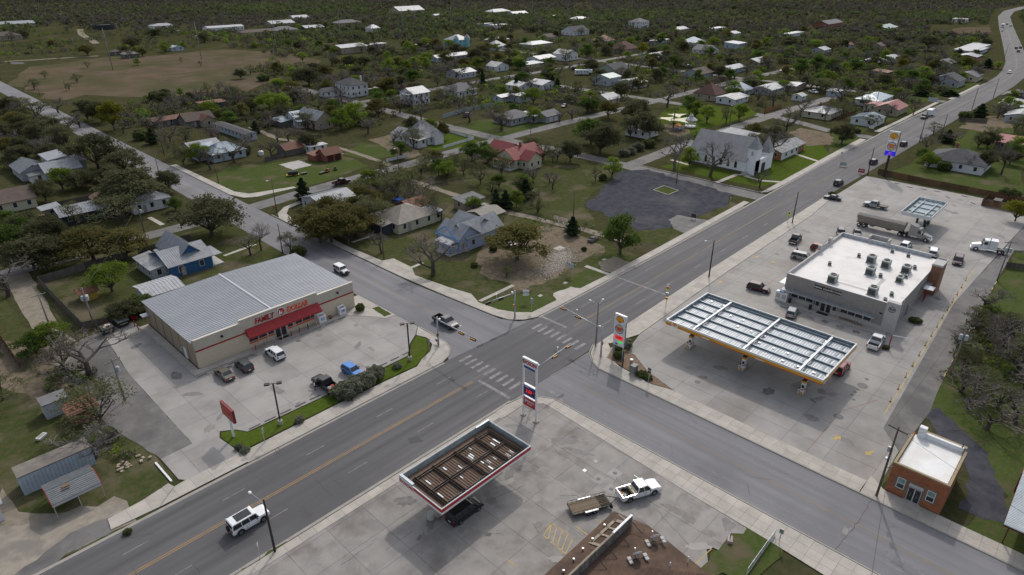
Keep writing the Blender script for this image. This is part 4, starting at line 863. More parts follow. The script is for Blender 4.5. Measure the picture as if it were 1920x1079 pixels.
M_LETR2 = mat('bright_red_letter',(.55,.02,.02),rough=.4)
ss = thing('fuel_sign','white shell emblem price sign on grey posts at mulched corner','sign',(84.4,54.7,.06))
for y in (53.75,55.75): part(MB().box(84.28,y - .12,.06,84.52,y+.12,2.8),'post',mat('grey_post',(.22,.25,.28),rough=.4),ss)
panel(ss,'cabinet',53.55,55.85,2.7,8.85,M_FASW,.22); part(MB().box(84.16,53.52,7.0,84.64,55.88,7.05),'seam',M_GALV,ss)
pecten(ss,P(ss,84.18,54.75,7.85),FACE['-x'],.78); burger(ss,84.17,54.75,6.0,.86)
part(MB().box(84.15,53.85,3.95,84.18,55.5,4.75),'price_screen',M_LEDR,ss); text('price_digits','3.59',.62,M_BLACK,ss,P(ss,84.14,54.7,4.33),FACE['-x'],extrude=.008,bold=.02)
part(MB().box(84.15,53.9,3.35,84.18,54.8,3.75),'diesel_screen',M_LEDG,ss); part(MB().box(84.15,54.9,2.9,84.18,55.4,3.15),'card_panel',M_SIGNBLUE,ss)
ts = thing('pole_sign','tall black pole sign with shell and burger panels by plank fence','sign',(236.8,56.4,0))
part(MB().box(236.5,56.1,0,237.1,56.7,7.2),'pole',M_BLACK,ts)
panel(ts,'upper_cabinet',54.85,57.95,11.75,14.85,M_FASW,.3); panel(ts,'lower_cabinet',54.85,57.85,8.6,11.6,M_FASW,.3)
part(MB().box(236.4,54.8,8.6,237.2,54.86,14.85),'side_trim',mat('maroon_trim',(.12,.03,.03)),ts)
part(MB().box(236.7,56.2,7.0,236.9,56.6,12),'spine',M_BLACK,ts)
panel(ts,'message_board',54.8,57.95,6.95,8.4,mat('led_blue',(.035,.03,.75),emit=.22),.25)
for i,(tx,z) in enumerate((('FRESH',8.0),('HOT',7.65),('BREAKFAST',7.25))): text('message_lettering',tx,.36,mat('led_magenta',(.5,.15,.75),emit=.3),ts,P(ts,236.53,56.4,z),FACE['-x'],extrude=.006,bold=.012)
pecten(ts,P(ts,236.5,56.4,13.3),FACE['-x'],1.25,.04); burger(ts,236.49,56.35,10.1,1.32)
fs = thing('store_sign','dark red store sign on white pole in grass island','sign',(27.2,83.2,.1))
part(MB().box(27.05,83.05,.1,27.35,83.35,3.6),'pole',M_WHITE,fs)
panel(fs,'cabinet',81.3,85.1,3.5,5.7,mat('maroon_cabinet',(.22,.015,.03),(.18,.015,.025),sc=1,rough=.4),.2)
for tx,z in (('FAMILY',4.95),('DOLLAR',4.2)): text('sign_lettering',tx,.75,M_LETO,fs,P(fs,26.97,83.2,z),FACE['-x'],extrude=.01,bold=.025)

# ---- diesel canopy ------------------------------------------------------------------------------------------
dc = thing('diesel_canopy','white flat diesel canopy with grey ribbed top behind the country store','canopy',(194.3,34.8,0))
dx0,dx1,dy0,dy1 = 186.3,202.3,31.3,38.3
part(MB().box(dx0+.1,dy0+.1,4.72,dx1 - .1,dy1 - .1,4.8),'deck',mat('blue_grey_deck',(.22,.29,.32),(.18,.24,.27),sc=.6,rough=.5),dc)
part(MB().box(dx0,dy0,4.5,dx0+.1,dy1,5.5).box(dx1 - .1,dy0,4.5,dx1,dy1,5.5).box(dx0+.1,dy0,4.5,dx1 - .1,dy0+.1,5.5).box(dx0+.1,dy1 - .1,4.5,dx1 - .1,dy1,5.5),'fascia',M_FASW,dc)
for x in np.arange(dx0+1,dx1 - .5,1.2):
    for y in (dy0+.1,dy1 - .5): part(MB().box(x,y,4.8,x+.1,y+.4,5.45),'fascia_brace',M_CSTEEL,dc)
for y in np.arange(dy0+1,dy1 - .5,1.2):
    for x in (dx0+.1,dx1 - .5): part(MB().box(x,y,4.8,x+.4,y+.1,5.45),'fascia_brace',M_CSTEEL,dc)
for x in (190,194.3,198.6): part(MB().box(x - .12,dy0+.8,4.82,x+.12,dy1 - .8,5.05),'purlin',M_CSTEEL,dc)
for y in (33.2,36.4): part(MB().box(188,y - .12,5.0,200.6,y+.12,5.2),'main_beam',M_CSTEEL,dc)
for x,y in ((189.6,34.8),(199,34.8)): part(MB().box(x - .22,y - .22,.06,x+.22,y+.22,4.72),'column',M_BLACK,dc)
for x,l in ((192.6,'dark green diesel pump beside grey truck cab'),(196.5,'dark green diesel pump at far end of diesel canopy')):
    t = thing('diesel_pump',l,'fuel pump',(x,33.4,.06),0,'diesel pumps'); MB().box(-.4,-.3,.15,.4,.3,2.2).build('cabinet',mat('dark_green_pump',(.015,.05,.035),rough=.4),t); MB().box(-.9,-.6,0,.9,.6,.15).build('island',M_KERB,t); MB().line([(0,-.33,1.6),(.2,-.6,1.2),(0,-.4,.7)],.03).build('hose',M_BLACK,t)

# ---- brick office with white roof, each course and joint cut as bricks on the street front ------------------
M_BRK = mat('orange_brick',(.34,.125,.06),(.28,.105,.052),sc=1.3,rough=.9,rand=.16,obj=False); M_MORTAR = mat('mortar',(.2,.13,.09),rough=.95)
bo = thing('brick_office','small square orange brick office with white flat roof','building',(86.8,6.7,0))
part(MB().box(82.36,3.44,.05,91.2,9.88,4.4),'wall',M_MORTAR,bo)
def courses(face):
    # brick bands: long stretcher runs, proud of the mortar, broken round the openings
    ops = [(7.92,8.9,1.2,3.0),(5.85,7.52,.1,2.95),(4.47,5.38,1.2,3.0)]
    z = .1; r = 0
    while z < 4.6:
        u0,u1 = (3.44,9.88) if face == 'x' else (82.36,91.2); u = u0 - (.3 if r % 2 else 0)
        while u < u1:
            a,b = max(u,u0)+.012,min(u+.6,u1) - .012
            if b - a > .1 and not (face == 'x' and any(z+.17 > o[2] and z < o[3] and b > o[0] and a < o[1] for o in ops)):
                yield a,b,z
            u += .6
        z += .19; r += 1
def brickbox(w): return shared(('brick',round(w,2)),lambda: MB().box(-.03,-w/2,0,.03,w/2,.172).mesh('brick',M_BRK))
n = 0
for a,b,z in courses('x'):
    if n < 300: o = put('brick',brickbox(b - a),bo,P(bo,82.34,(a+b)/2,z)); n += 1
mb = MB()
for i,(a,b,z) in enumerate(courses('x')):
    if i >= 300: mb.box(82.31,a,z,82.37,b,z+.172)
for a,b,z in courses('y'): mb.box(a,9.85,z,b,9.91,z+.172).box(a,3.41,z,b,3.47,z+.172)
o = part(mb,'brickwork',M_BRK,bo); o['kind'] = 'stuff'
M_STONE = mat('sandstone_coping',(.33,.27,.17),(.26,.21,.13),sc=1,rough=.9)
part(MB().box(82.7,3.8,4.38,90.9,9.55,4.44),'roof',mat('bright_white_roof',(.74,.74,.73),(.66,.66,.65),sc=.5,rough=.55,c3=(.6,.58,.54),sc3=.3),bo)
part(MB().box(82.3,3.4,4.62,82.62,9.92,4.82).box(82.62,3.4,4.62,91.2,3.7,4.82).box(82.62,9.62,4.62,90.2,9.92,4.82),'coping',M_STONE,bo)
part(MB().box(82.34,3.45,4.4,82.6,9.87,4.62).box(82.62,3.45,4.4,91.15,3.68,4.62).box(82.62,9.64,4.4,91.1,9.87,4.62),'parapet',MATS['orange_brick'],bo)
part(MB().box(90.9,3.9,4.4,91.3,8.4,5.2).box(90.6,8.4,4.4,91.3,9.3,6.1),'rear_parapet',M_WHITE,bo)
part(MB().box(91.32,3.6,4.9,91.9,8.4,5.1),'rear_coping',M_STONE,bo)
for y in (8.41,4.93):
    w = window(bo,P(bo,82.36,y,2.1),-math.pi/2,.8,1.5,M_WHITE,mull=1); MB().box(-.39,-.03,-.15,.39,-.022,.72).build('blind',mat('green_blind',(.16,.24,.21),(.2,.28,.25),sc=2),w)
for y in (7.05,6.3):
    d = window(bo,P(bo,82.36,y,1.15),-math.pi/2,.62,2.0,M_STOREF,name='door'); MB().box(-.03 if y > 6.5 else -.03,-.1,-.3,.03,-.05,.3).build('handle',M_CHROME,d)
part(MB().box(82.25,5.85,2.35,82.36,7.5,2.8),'transom',M_STOREF,bo); part(MB().box(82.2,5.7,.04,82.4,7.65,.16),'threshold',M_KERB,bo)
part(MB().tube((91.0,4.1,5.1),(91.0,4.1,5.9),.06),'vent_pipe',M_BLACK,bo)
# open shed with white ribbed roof at the frame edge
mr = thing('open_shed','open shed with pale ribbed metal roof on rust red posts','shed',(90,-7.5,0))
mb = MB().hexa([(81.5,-14,3.4),(96,-14,3.4),(96,-2.7,3.4),(81.5,-2.7,3.4),(81.5,-14,3.5),(96,-14,3.5),(96,-2.7,3.5),(81.5,-2.7,3.5)])
for x in np.arange(81.6,96,.32): mb.box(x,-14,3.5,x+.1,-2.7,3.56)
part(mb,'roof',mat('pale_blue_metal',(.5,.55,.57),(.42,.46,.48),sc=1,rough=.4,metal=.2),mr)
for x,y in ((82.6,-3.3),(89,-3.3),(95.4,-3.3),(82.6,-9),(95.4,-9)): part(MB().box(x - .07,y - .07,0,x+.07,y+.07,3.4),'post',mat('rust_red_post',(.09,.02,.015)),mr)
part(MB().box(81.5,-2.75,3.2,96,-2.68,3.42).box(81.48,-14,3.2,81.56,-2.7,3.42),'edge_beam',MATS['rust_red_post'],mr)
part(MB().box(93.8,-2.9,.05,96.5,-2.6,3.3).box(96.2,-12,0,96.5,-2.6,3.3),'back_wall',mat('rust_red_wall',(.16,.05,.035),rough=.8),mr)

# ---- restaurant with brown shingled roof and plank parapet --------------------------------------------------
M_SHING = mat('brown_shingle',(.090,.056,.038),(.125,.080,.055),sc=2.5,rough=.95,c3=(.07,.045,.032),sc3=.4,bump=.4,bsc=7,bdist=.03)
M_PLANK = mat('grey_plank',(.20,.185,.17),(.12,.11,.10),sc=1.5,rough=.9,stretch=(1,1,.1),rand=.25)
rb = thing('restaurant','brown shingled restaurant with propped plank parapet at bottom of picture','building',(42,24,0))
ez,rz_ = 3.3,4.6
part(MB().box(20,20.0,.06,50.6,30.8,3.2),'wall',mat('dark_tan_wall',(.2,.16,.12)),rb)
mb = MB(); mb.poly([(18,32.0,ez),(51.4,32.0,ez),(50.0,28.9,4.4),(18,28.9,4.4)])
mb.poly([(52.0,27.5,ez+.4),(51.0,19.0,ez),(46,24.3,4.5)]); mb.poly([(18,28.9,4.39),(50.4,28.9,4.39),(52.0,27.5,ez+.4),(46,24.3,4.5),(18,24.3,4.5)]); mb.poly([(18,24.3,4.5),(46,24.3,4.5),(51,19,ez),(18,19,ez)])
mb.poly([(18,32.0,ez - .2),(18,32,ez),(51.4,32,ez),(51.4,32,ez - .2)][::-1]); mb.poly([(51.4,32,ez - .2),(51.4,32,ez),(50.4,28.9,4.39),(52,27.5,ez+.4),(52,27.5,ez+.2)])
mb.poly([(52,27.5,ez+.1),(52,27.5,ez+.4),(51,19,ez),(51,19,ez - .2)])
part(mb,'roof',M_SHING,rb)
# shingle courses as real laps
mb = MB()
for k in range(12):
    t = k/12; y = 32.0 - 3.1*t; z = ez+1.1*t; x1 = 51.4 - 1.4*t; mb.hexa([(18,y,z+.005),(x1,y,z+.005),(x1 - .1,y - .27,z+.1),(18,y - .27,z+.1),(18,y,z+.028),(x1,y,z+.028),(x1 - .1,y - .27,z+.103),(18,y - .27,z+.103)])
for k in range(17):
    t = k/17; y = 19+5.3*t; z = ez+(4.5 - ez)*t; x1 = 51 - 5*t; mb.hexa([(18,y,z+.005),(x1,y,z+.005),(x1 - .3,y+.31,z+.07),(18,y+.31,z+.07),(18,y,z+.03),(x1,y,z+.03),(x1 - .3,y+.31,z+.075),(18,y+.31,z+.075)])
o = part(mb,'shingle_course',M_SHING,rb)
M_TANP = mat('tan_roof_patch',(.30,.25,.19),(.24,.2,.15),sc=1.5,rough=.9)
mb = MB(); zz = lambda y: ez+1.1*(32 - y)/3.1+.11
for x0,x1,y0,y1 in ((45.2,50.1,30.6,31.0),(45.0,50.0,29.2,29.5),(45,45.4,29.2,31),(46.8,47.1,29.2,31),(48.2,48.5,29.2,31),(49.6,50.1,29.2,31),(42.4,43.4,29.3,29.7)): mb.hexa([(x0,y0,zz(y0)),(x1,y0,zz(y0)),(x1,y1,zz(y1)),(x0,y1,zz(y1)),(x0,y0,zz(y0)+.02),(x1,y0,zz(y0)+.02),(x1,y1,zz(y1)+.02),(x0,y1,zz(y1)+.02)])
part(mb,'roof_patch',M_TANP,rb)
x = 18.0; pk = shared('plank',lambda: MB().box(-.115,-.02,0,.115,.02,1.35).mesh('plank',M_PLANK))
while x < 50.2: put('plank',pk,rb,P(rb,x,28.72+rnd.uniform(-.012,.012),4.3)); x += .245
part(MB().box(18,28.75,5.6,46.6,28.95,5.7),'parapet_cap',M_TANP,rb); part(MB().box(46.6,28.74,5.58,50.3,29.0,5.74),'parapet_cap',M_WHITE,rb)
part(MB().box(18,28.65,4.6,50.2,28.7,4.7).box(18,28.65,5.3,50.2,28.7,5.4),'parapet_rail',MATS['grey_plank'],rb)
for x in (49.8,47.3,44.9,43.0,40.6,38.4,35): part(MB().bar((x - .1,28.66,5.5),(x,27.0,4.47),.06),'brace',M_BLACK,rb)
for x,y in ((48.3,31.2),(45.6,30.9),(43.7,30.8),(41.8,30.6),(39.8,30.4)): part(MB().lathe([(.1,0),(.1,.22),(.16,.24),(.12,.36),(.001,.38)],10,(x,y,zz(y) - .05)),'roof_vent',M_CHROME,rb)
for x,y in ((48.5,22.5),(50.6,21.5)): part(MB().tube((x,y,3.6),(x,y,4.5),.06),'vent_pipe',M_WHITE,rb)
def dish(x,y,z,rz,lab):
    t = thing('satellite_dish',lab,'satellite dish',(x,y,z),rz,'dishes on the brown shingled roof')
    mb = MB(); n = 20; k = 6
    mb.lathe([(.001,0),(.25,.03),(.45,.09),(.55,.14),(.56,.13),(.45,.07),(.25,.01)],n)
    d = mb.build('reflector',M_WHITE,t,True,loc=(0,0,.75)); d.rotation_euler = (R(62),0,0)
    MB().tube((0,.1,.1),(0,.03,.75),.035).line([(0,-.1,.5),(0,-.7,.85)],.02).build('mast',M_GALV,t); MB().box(-.06,-.8,.8,.06,-.65,.95).build('receiver',M_GALV,t)
    MB().box(-1.0,-.08,0,1.0,.0,.08).box(-.1,-.7,0,-.02,.7,.08).build('base_frame',M_BLACK,t)
    for bx_ in (-1.0,.9):
        for by_ in (-.35,.15): MB().box(bx_ - .2,by_,.08,bx_+.2,by_+.4,.27).build('ballast_block',M_STUCL,t)
dish(50.1,25.5,4.05,2.6,'satellite dish on block ballast nearest the sidewalk'); dish(46.4,25.4,4.45,2.6,'satellite dish on block ballast nearest the plank parapet')

# ---- church ---------------------------------------------------------------------------------------------------
M_CHW = mat('church_white',(.78,.79,.81),(.72,.73,.75),sc=.8,rough=.7); M_CHR = mat('weathered_grey_roof',(.24,.24,.24),(.3,.3,.3),sc=.8,rough=.6,metal=.2,stretch=(.2,1,1))
ch = thing('church','white wooden church with grey roof and two small steeples','church',(214.7,101,0))
qx0,qx1,qy0,qy1,qe,qr = 207.5,221.9,91.2,112.2,4.2,10.6
mb = MB().box(qx0,qy0,.7,qx1,qy1,qe); mb.poly([(qx0,qy0,qe),(qx1,qy0,qe),(214.7,qy0,qr)]); mb.poly([(qx1,qy1,qe),(qx0,qy1,qe),(214.7,qy1,qr)])
part(mb,'wall',M_CHW,ch); part(MB().box(qx0+.1,qy0+.1,0,qx1 - .1,qy1 - .1,.7),'foundation',mat('dark_footing',(.12,.1,.09)),ch)
zr = lambda x,y: qe - .15+(qr+.25 - qe)*(1 - abs(x - 214.7)/7.6)
mb = MB()
for s in (-1,1):
    xe = 214.7+s*7.6; mb.poly([(xe,qy0 - .4,zr(xe,0)),(214.7,qy0 - .4,qr+.1),(214.7,qy1+.4,qr+.1),(xe,qy1+.4,zr(xe,0))][::-s])
    for y in np.arange(qy0 - .3,qy1+.4,.6): mb.bar((xe,y,zr(xe,0)+.03),(214.7,y,qr+.13),.09,.07)
part(mb,'roof',M_CHR,ch)
M_GLST = mat('amber_glass',(.05,.035,.03),rough=.15)
def lancet(parent,x,y,z,rz,w,h):
    P_ = [(-w/2,0),(w/2,0),(w/2,h*.65),(w*.28,h*.87),(0,h),(-w*.28,h*.87),(-w/2,h*.65)]
    def mk(k,t):
        mb = MB(); n = len(P_); mb.v = [(a*k,-t,b*k - (k - 1)*h*.3) for a,b in P_]+[(a*k,.02,b*k - (k - 1)*h*.3) for a,b in P_]
        mb.f = [tuple(range(n))]+[(i,i+n,(i+1) % n+n,(i+1) % n) for i in range(n)]; mb.m = [0]*len(mb.f); return mb
    f = put('window',shared(('lan',w,h),lambda: mk(1.18,.05).mesh('lancet_frame',M_CHW)),parent,P(parent,x,y,z),(0,0,rz)); put('pane',shared(('lanp',w,h),lambda: mk(.95,.06).mesh('pane',M_GLST)),f)
for y in (94.6,97.3,100,102.7,105.6,108.8): lancet(ch,qx0,y,1.4,-math.pi/2,1.0,2.6)
lancet(ch,214.7,qy0,2.0,0,2.2,3.6)
def steeple(x,y,w,h1,h2,win):
    part(MB().box(x - w/2,y - w/2,0,x+w/2,y+w/2,h1),'steeple_tower',M_CHW,ch)
    m = w/2+.25; part(MB().poly([(x - m,y - m,h1),(x+m,y - m,h1),(x,y,h2)]).poly([(x+m,y - m,h1),(x+m,y+m,h1),(x,y,h2)]).poly([(x+m,y+m,h1),(x - m,y+m,h1),(x,y,h2)]).poly([(x - m,y+m,h1),(x - m,y - m,h1),(x,y,h2)]),'spire',M_CHR,ch)
    part(MB().box(x - m,y - m,h1 - .15,x+m,y+m,h1),'spire_eave',M_CHW,ch)
    if win: window(ch,P(ch,x - w/2 - .01,y,h1 - 1.5),-math.pi/2,.7,1.4,M_CHW,mat('grey_louver',(.35,.36,.38)))
steeple(210.0,89.8,3.2,8.4,12.6,True); steeple(219.6,89.8,3.4,5.6,10.8,False)
part(MB().box(208.2,88.2,0,221.4,91.1,4.6),'porch',M_CHW,ch); part(MB().box(213.4,88.1,.1,216,88.25,3.0),'door',mat('dark_door',(.05,.04,.035)),ch)
for i in range(4): part(MB().box(207.4 - .35*(4 - i),90.0,0,207.4 - .35*(3 - i),91.8,.18*(i+1)),'step',M_WALK,ch)
lancet(ch,208.4,89.8,1.4,-math.pi/2,1.0,2.4)

# ================================================================ VEHICLES
M_HL = mat('headlamp',(.75,.75,.72),rough=.15); M_TL = mat('tail_lamp',(.35,.012,.01),rough=.2); M_DGREY = mat('dark_trim',(.03,.03,.032),rough=.5); M_PLATE = mat('number_plate',(.7,.7,.68),rough=.4)
M_GLASSC = mat('car_glass',(.02,.025,.028),rough=.05,spec=.7); M_BEDL = mat('bed_liner',(.03,.03,.03),rough=.9)
# kind: L, W, H, wheel radius, front axle x, rear axle x, belt z, ground clearance, body stations (x, z_top, half width factor), cabin (rear foot, rear top, front top, front foot)
VK = {
 'sedan': dict(L=4.75,W=1.82,H=1.45,r=.33,ax=(1.42,-1.38),bz=.92,gc=.2,st=[(-2.37,.62,.84),(-2.3,.9,.93),(-1.55,1.0,.99),(-.6,.94,1),(.9,.93,1),(1.9,.8,.97),(2.25,.68,.9),(2.37,.5,.8)],cab=(-1.75,-.85,.35,1.05)),
 'suv': dict(L=4.75,W=1.9,H=1.74,r=.37,ax=(1.42,-1.4),bz=1.08,gc=.24,st=[(-2.37,.75,.88),(-2.33,1.08,.95),(-1.5,1.1,1),(.9,1.08,1),(1.85,1.0,.98),(2.25,.88,.92),(2.37,.6,.84)],cab=(-2.3,-1.95,.35,1.05)),
 'compact': dict(L=4.3,W=1.82,H=1.64,r=.35,ax=(1.3,-1.25),bz=1.02,gc=.23,st=[(-2.15,.7,.88),(-2.1,1.02,.95),(-1.3,1.04,1),(.8,1.02,1),(1.65,.95,.98),(2.02,.84,.92),(2.15,.58,.84)],cab=(-2.05,-1.7,.3,.98)),
 'van': dict(L=5.1,W=1.98,H=1.75,r=.35,ax=(1.55,-1.5),bz=1.05,gc=.2,st=[(-2.55,.75,.9),(-2.5,1.06,.96),(-1.5,1.07,1),(1.2,1.04,1),(2.0,.92,.97),(2.42,.78,.9),(2.55,.52,.82)],cab=(-2.48,-2.2,.75,1.65)),
 'jeep': dict(L=4.3,W=1.85,H=1.85,r=.42,ax=(1.3,-1.25),bz=1.15,gc=.35,st=[(-2.1,.8,.92),(-2.08,1.15,.96),(.75,1.15,.96),(.8,1.1,.84),(1.9,1.05,.78),(1.98,.6,.78)],cab=(-2.02,-1.95,.55,.78)),
 'boxy': dict(L=4.9,W=2.0,H=1.97,r=.42,ax=(1.5,-1.45),bz=1.2,gc=.32,st=[(-2.4,.7,.94),(-2.37,1.2,.97),(-1.5,1.2,1),(.95,1.2,1),(2.1,1.16,.98),(2.38,1.05,.95),(2.45,.62,.9)],cab=(-2.34,-2.25,.7,1.05)),
 'pickup': dict(L=5.9,W=2.02,H=1.92,r=.42,ax=(1.8,-1.85),bz=1.18,gc=.32,st=[(-.75,1.18,1),(1.35,1.18,1),(2.3,1.14,.98),(2.85,1.02,.93),(2.95,.6,.9)],cab=(-.72,-.5,.75,1.4)),
 'flatbed': dict(L=6.3,W=2.1,H=2.0,r=.42,ax=(1.9,-1.95),bz=1.22,gc=.36,st=[(-.6,1.22,.97),(1.5,1.22,.97),(2.5,1.18,.95),(3.02,1.05,.9),(3.12,.65,.88)],cab=(-.57,-.4,.9,1.55)),
}
def loft_body(k):
    d = VK[k]; mb = MB(); w0 = d['W']/2; rings = []
    for x,zt,f in d['st']:
        w = w0*f; z0 = d['gc']+(.12 if abs(x) > d['L']/2 - .2 else 0); zm = z0+(zt - z0)*.55
        rings.append([(x,-w*.93,z0),(x,-w,zm*.8),(x,-w,zm),(x,-w*.93,zt - .03),(x,-w*.82,zt),(x,w*.82,zt),(x,w*.93,zt - .03),(x,w,zm),(x,w,zm*.8),(x,w*.93,z0)])
    n = 10
    for r in rings: mb.v += r
    for i in range(len(rings) - 1):
        for j in range(n): mb.f.append((i*n+j,i*n+(j+1) % n,(i+1)*n+(j+1) % n,(i+1)*n+j)); mb.m.append(0)
    mb.f += [tuple(range(n))[::-1],tuple((len(rings) - 1)*n+j for j in range(n))]; mb.m += [0,0]
    me = mb.mesh('body',M_WHITE)
    b = bmesh.new(); b.from_mesh(me); bmesh.ops.recalc_face_normals(b,faces=b.faces); b.to_mesh(me); b.free()
    return me
def cabin(k):
    d = VK[k]; w = d['W']/2; a,b,c,e = d['cab']; z0,z1 = d['bz'] - .06,d['H'] - .05; wb,wt = w*.93,w*(.78 if k not in ('jeep','boxy') else .88)
    q = [(a,-wb,z0),(e,-wb,z0),(e,wb,z0),(a,wb,z0),(b,-wt,z1),(c,-wt,z1),(c,wt,z1),(b,wt,z1)]
    glass = MB().hexa(q).mesh('glass',M_GLASSC)
    mb = MB(); s = .02
    mb.hexa([(b - .06,-wt - s,z1 - .03),(c+.08,-wt - s,z1 - .03),(c+.08,wt+s,z1 - .03),(b - .06,wt+s,z1 - .03),(b+.05,-wt+.08,z1+.05),(c - .1,-wt+.08,z1+.05),(c - .1,wt - .08,z1+.05),(b+.05,wt - .08,z1+.05)])
    roof = mb.mesh('roof',M_WHITE)
    mb = MB()
    for i,j in ((0,4),(1,5),(2,6),(3,7)): mb.bar(q[i],q[j],.1,.1,(1,0,0))
    for t in ((.5,) if k in ('pickup','flatbed','sedan','compact') else (.36,.68)):
        for sg in (-1,1): mb.bar((a+(e - a)*t,sg*wb,z0),(b+(c - b)*t,sg*wt,z1),.1,.06,(1,0,0))
    pil = mb.mesh('pillar',M_WHITE)
    return glass,roof,pil
def vehicle(kind,colr,X,Y,hd,label,cat='car',group=None,roof=None,z=.03,detail=True,name=None):
    d = VK[kind]; w = d['W']/2; L = d['L']/2
    nm = name or {'pickup': 'pickup_truck','flatbed': 'flatbed_pickup','van': 'minivan','sedan': 'parked_car','jeep': 'off_road_car'}.get(kind,'sport_utility_car')
    t = thing(nm,label,cat,(X,Y,z),R(hd),group)
    put('body',shared(('vb',kind),lambda: bevel_mesh(loft_body(kind),.05,2)),t,mat=colr)
    g,rf,pl = shared(('vc',kind),lambda: cabin(kind))
    put('glass',g,t); put('roof',rf,t,mat=roof or colr); put('pillars',pl,t,mat=colr)
    def wheel(): return MB().lathe([(d['r']*.62,-.11),(d['r']*.95,-.12),(d['r'],-.08),(d['r'],.08),(d['r']*.95,.12),(d['r']*.62,.11)],16,axis='y').mesh('tyre',M_TYRE)
    def rim(): return MB().lathe([(.001,-.09),(d['r']*.3,-.11),(d['r']*.64,-.095),(d['r']*.66,-.1)],14,axis='y').lathe([(d['r']*.66,.1),(d['r']*.64,.095),(d['r']*.3,.11),(.001,.09)],14,axis='y').mesh('rim',M_RIM)
    def arch():
        mb = MB(); r = d['r']+.09; P_ = [(r*math.cos(R(a)),r*math.sin(R(a))) for a in range(-12,193,17)]; n = len(P_)
        mb.v = [(x,-.02,q) for x,q in P_]+[(x,.02,q) for x,q in P_]; mb.f = [tuple(range(n)),tuple(range(2*n - 1,n - 1,-1))]+[(i,(i+1) % n,(i+1) % n+n,i+n) for i in range(n)]; mb.m = [0]*len(mb.f); return mb.mesh('wheel_arch',M_DGREY)
    for ax in d['ax']:
        for s in (-1,1):
            q = put('wheel',shared(('vw',kind),wheel),t,(ax,s*(w - .1),d['r'])); put('rim',shared(('vr',kind),rim),q); put('wheel_arch',shared(('va',kind),arch),t,(ax,s*(w - .015),d['r']+.02))
    zf = d['st'][-2][1] - .22; zb = (d['st'][1][1] if kind not in ('pickup','flatbed') else 1.0)
    put('bumper',shared(('vbf',kind),lambda: MB().box(L - .16,-w*.86,d['gc'],L+.04,w*.86,d['gc']+.22).mesh('bumper',M_DGREY)),t)
    put('grille',shared(('vg',kind),lambda: MB().box(L - .15,-w*.42,zf - .12,L+.025,w*.42,zf+.1).mesh('grille',M_DGREY)),t)
    for s in (-1,1):
        put('headlight',shared(('vh',kind),lambda: MB().box(L - .22,-.17,-.08,L - .02,.17,.08).mesh('headlight',M_HL)),t,(0,s*w*.66,zf+.03))
        put('mirror',shared(('vm',kind),lambda: MB().box(-.1,-.12,-.07,.08,.12,.09).mesh('mirror',M_DGREY)),t,(d['cab'][3] - .35,s*(w+.08),d['bz']+.12))
    if kind in ('pickup','flatbed'):
        x0,x1 = -L,d['cab'][0] - .03
        if kind == 'pickup':
            def bed():
                h0,h1 = .5,1.18; mb = MB()
                mb.box(x0+.05,-w,h0,x1,-w+.11,h1).box(x0+.05,w - .11,h0,x1,w,h1).box(x0,-w+.0,h0+.05,x0+.1,w,h1).box(x1 - .08,-w+.11,h0,x1,w - .11,h1)
                return bevel_mesh(mb.mesh('bed',M_WHITE),.02)
            put('bed',shared(('bed',kind),bed),t,mat=colr)
            put('bed_floor',shared(('bedf',kind),lambda: MB().box(x0+.1,-w+.11,.45,x1 - .08,w - .11,.62).mesh('bed_floor',M_BEDL)),t)
        else:
            put('bed',shared(('bed',kind),lambda: MB().box(x0,-w,.86,x1,w,.98).box(x1 - .12,-w,.98,x1,w,1.7).mesh('bed',M_BLACK)),t); put('chassis',shared(('chs',kind),lambda: MB().box(x0,-.5,.5,x1,.5,.86).box(x0+.2,-w,.6,x0+1.6,-w+.5,.86).mesh('chassis',M_DGREY)),t)
        put('rear_bumper',shared(('vbr',kind),lambda: MB().box(x0 - .12,-w*.85,.48,x0+.03,w*.85,.66).mesh('rear_bumper',M_CHROME)),t)
        for s in (-1,1): put('tail_light',shared(('vt',kind),lambda: MB().box(x0 - .03,-.09,-.2,x0+.04,.09,.16).mesh('tail_light',M_TL)),t,(0,s*(w - .1),.98 if kind == 'pickup' else .75))
    else:
        put('rear_bumper',shared(('vbr',kind),lambda: MB().box(-L - .03,-w*.86,d['gc'],-L+.16,w*.86,d['gc']+.24).mesh('rear_bumper',M_DGREY)),t)
        for s in (-1,1): put('tail_light',shared(('vt',kind),lambda: MB().box(-L - .02,-.14,-.12,-L+.12,.14,.12).mesh('tail_light',M_TL)),t,(0,s*w*.72,zb - .18))
    put('number_plate',shared(('vpl',kind),lambda: MB().box(-L - .05,-.22,.6,-L - .02,.22,.74).mesh('number_plate',M_PLATE)),t)
    put('door_seam',shared(('vds',kind),lambda: sum_seams(kind)),t)
    return t
def sum_seams(k):
    d = VK[k]; w = d['W']/2; mb = MB(); a,e = d['cab'][0],d['cab'][3]
    for x in (a+(e - a)*.5,e - .25,a+.25 if k in ('pickup','flatbed') else a+(e - a)*.28):
        for s in (-1,1): mb.box(x - .012,s*(w - .004) - .012,d['gc']+.15,x+.012,s*(w - .004)+.012,d['bz'] - .12)
    for x in (a+(e - a)*.56,a+(e - a)*.33):
        for s in (-1,1): mb.box(x,s*(w+.0) - .02,d['bz'] - .2,x+.16,s*w+.02,d['bz'] - .16)
    return mb.mesh('door_seam',M_DGREY)
W_,SIL,BLK,GRY,DBL,MAR,RED_,BLU_,BRZ = paint('white',(.70,.71,.72)),paint('silver',(.36,.37,.38)),paint('black',(.012,.012,.014)),paint('grey',(.045,.047,.05)),paint('dark_blue',(.02,.03,.06)),paint('maroon',(.045,.008,.012)),paint('red',(.22,.012,.018)),paint('blue',(.01,.17,.52)),paint('bronze',(.10,.09,.07))
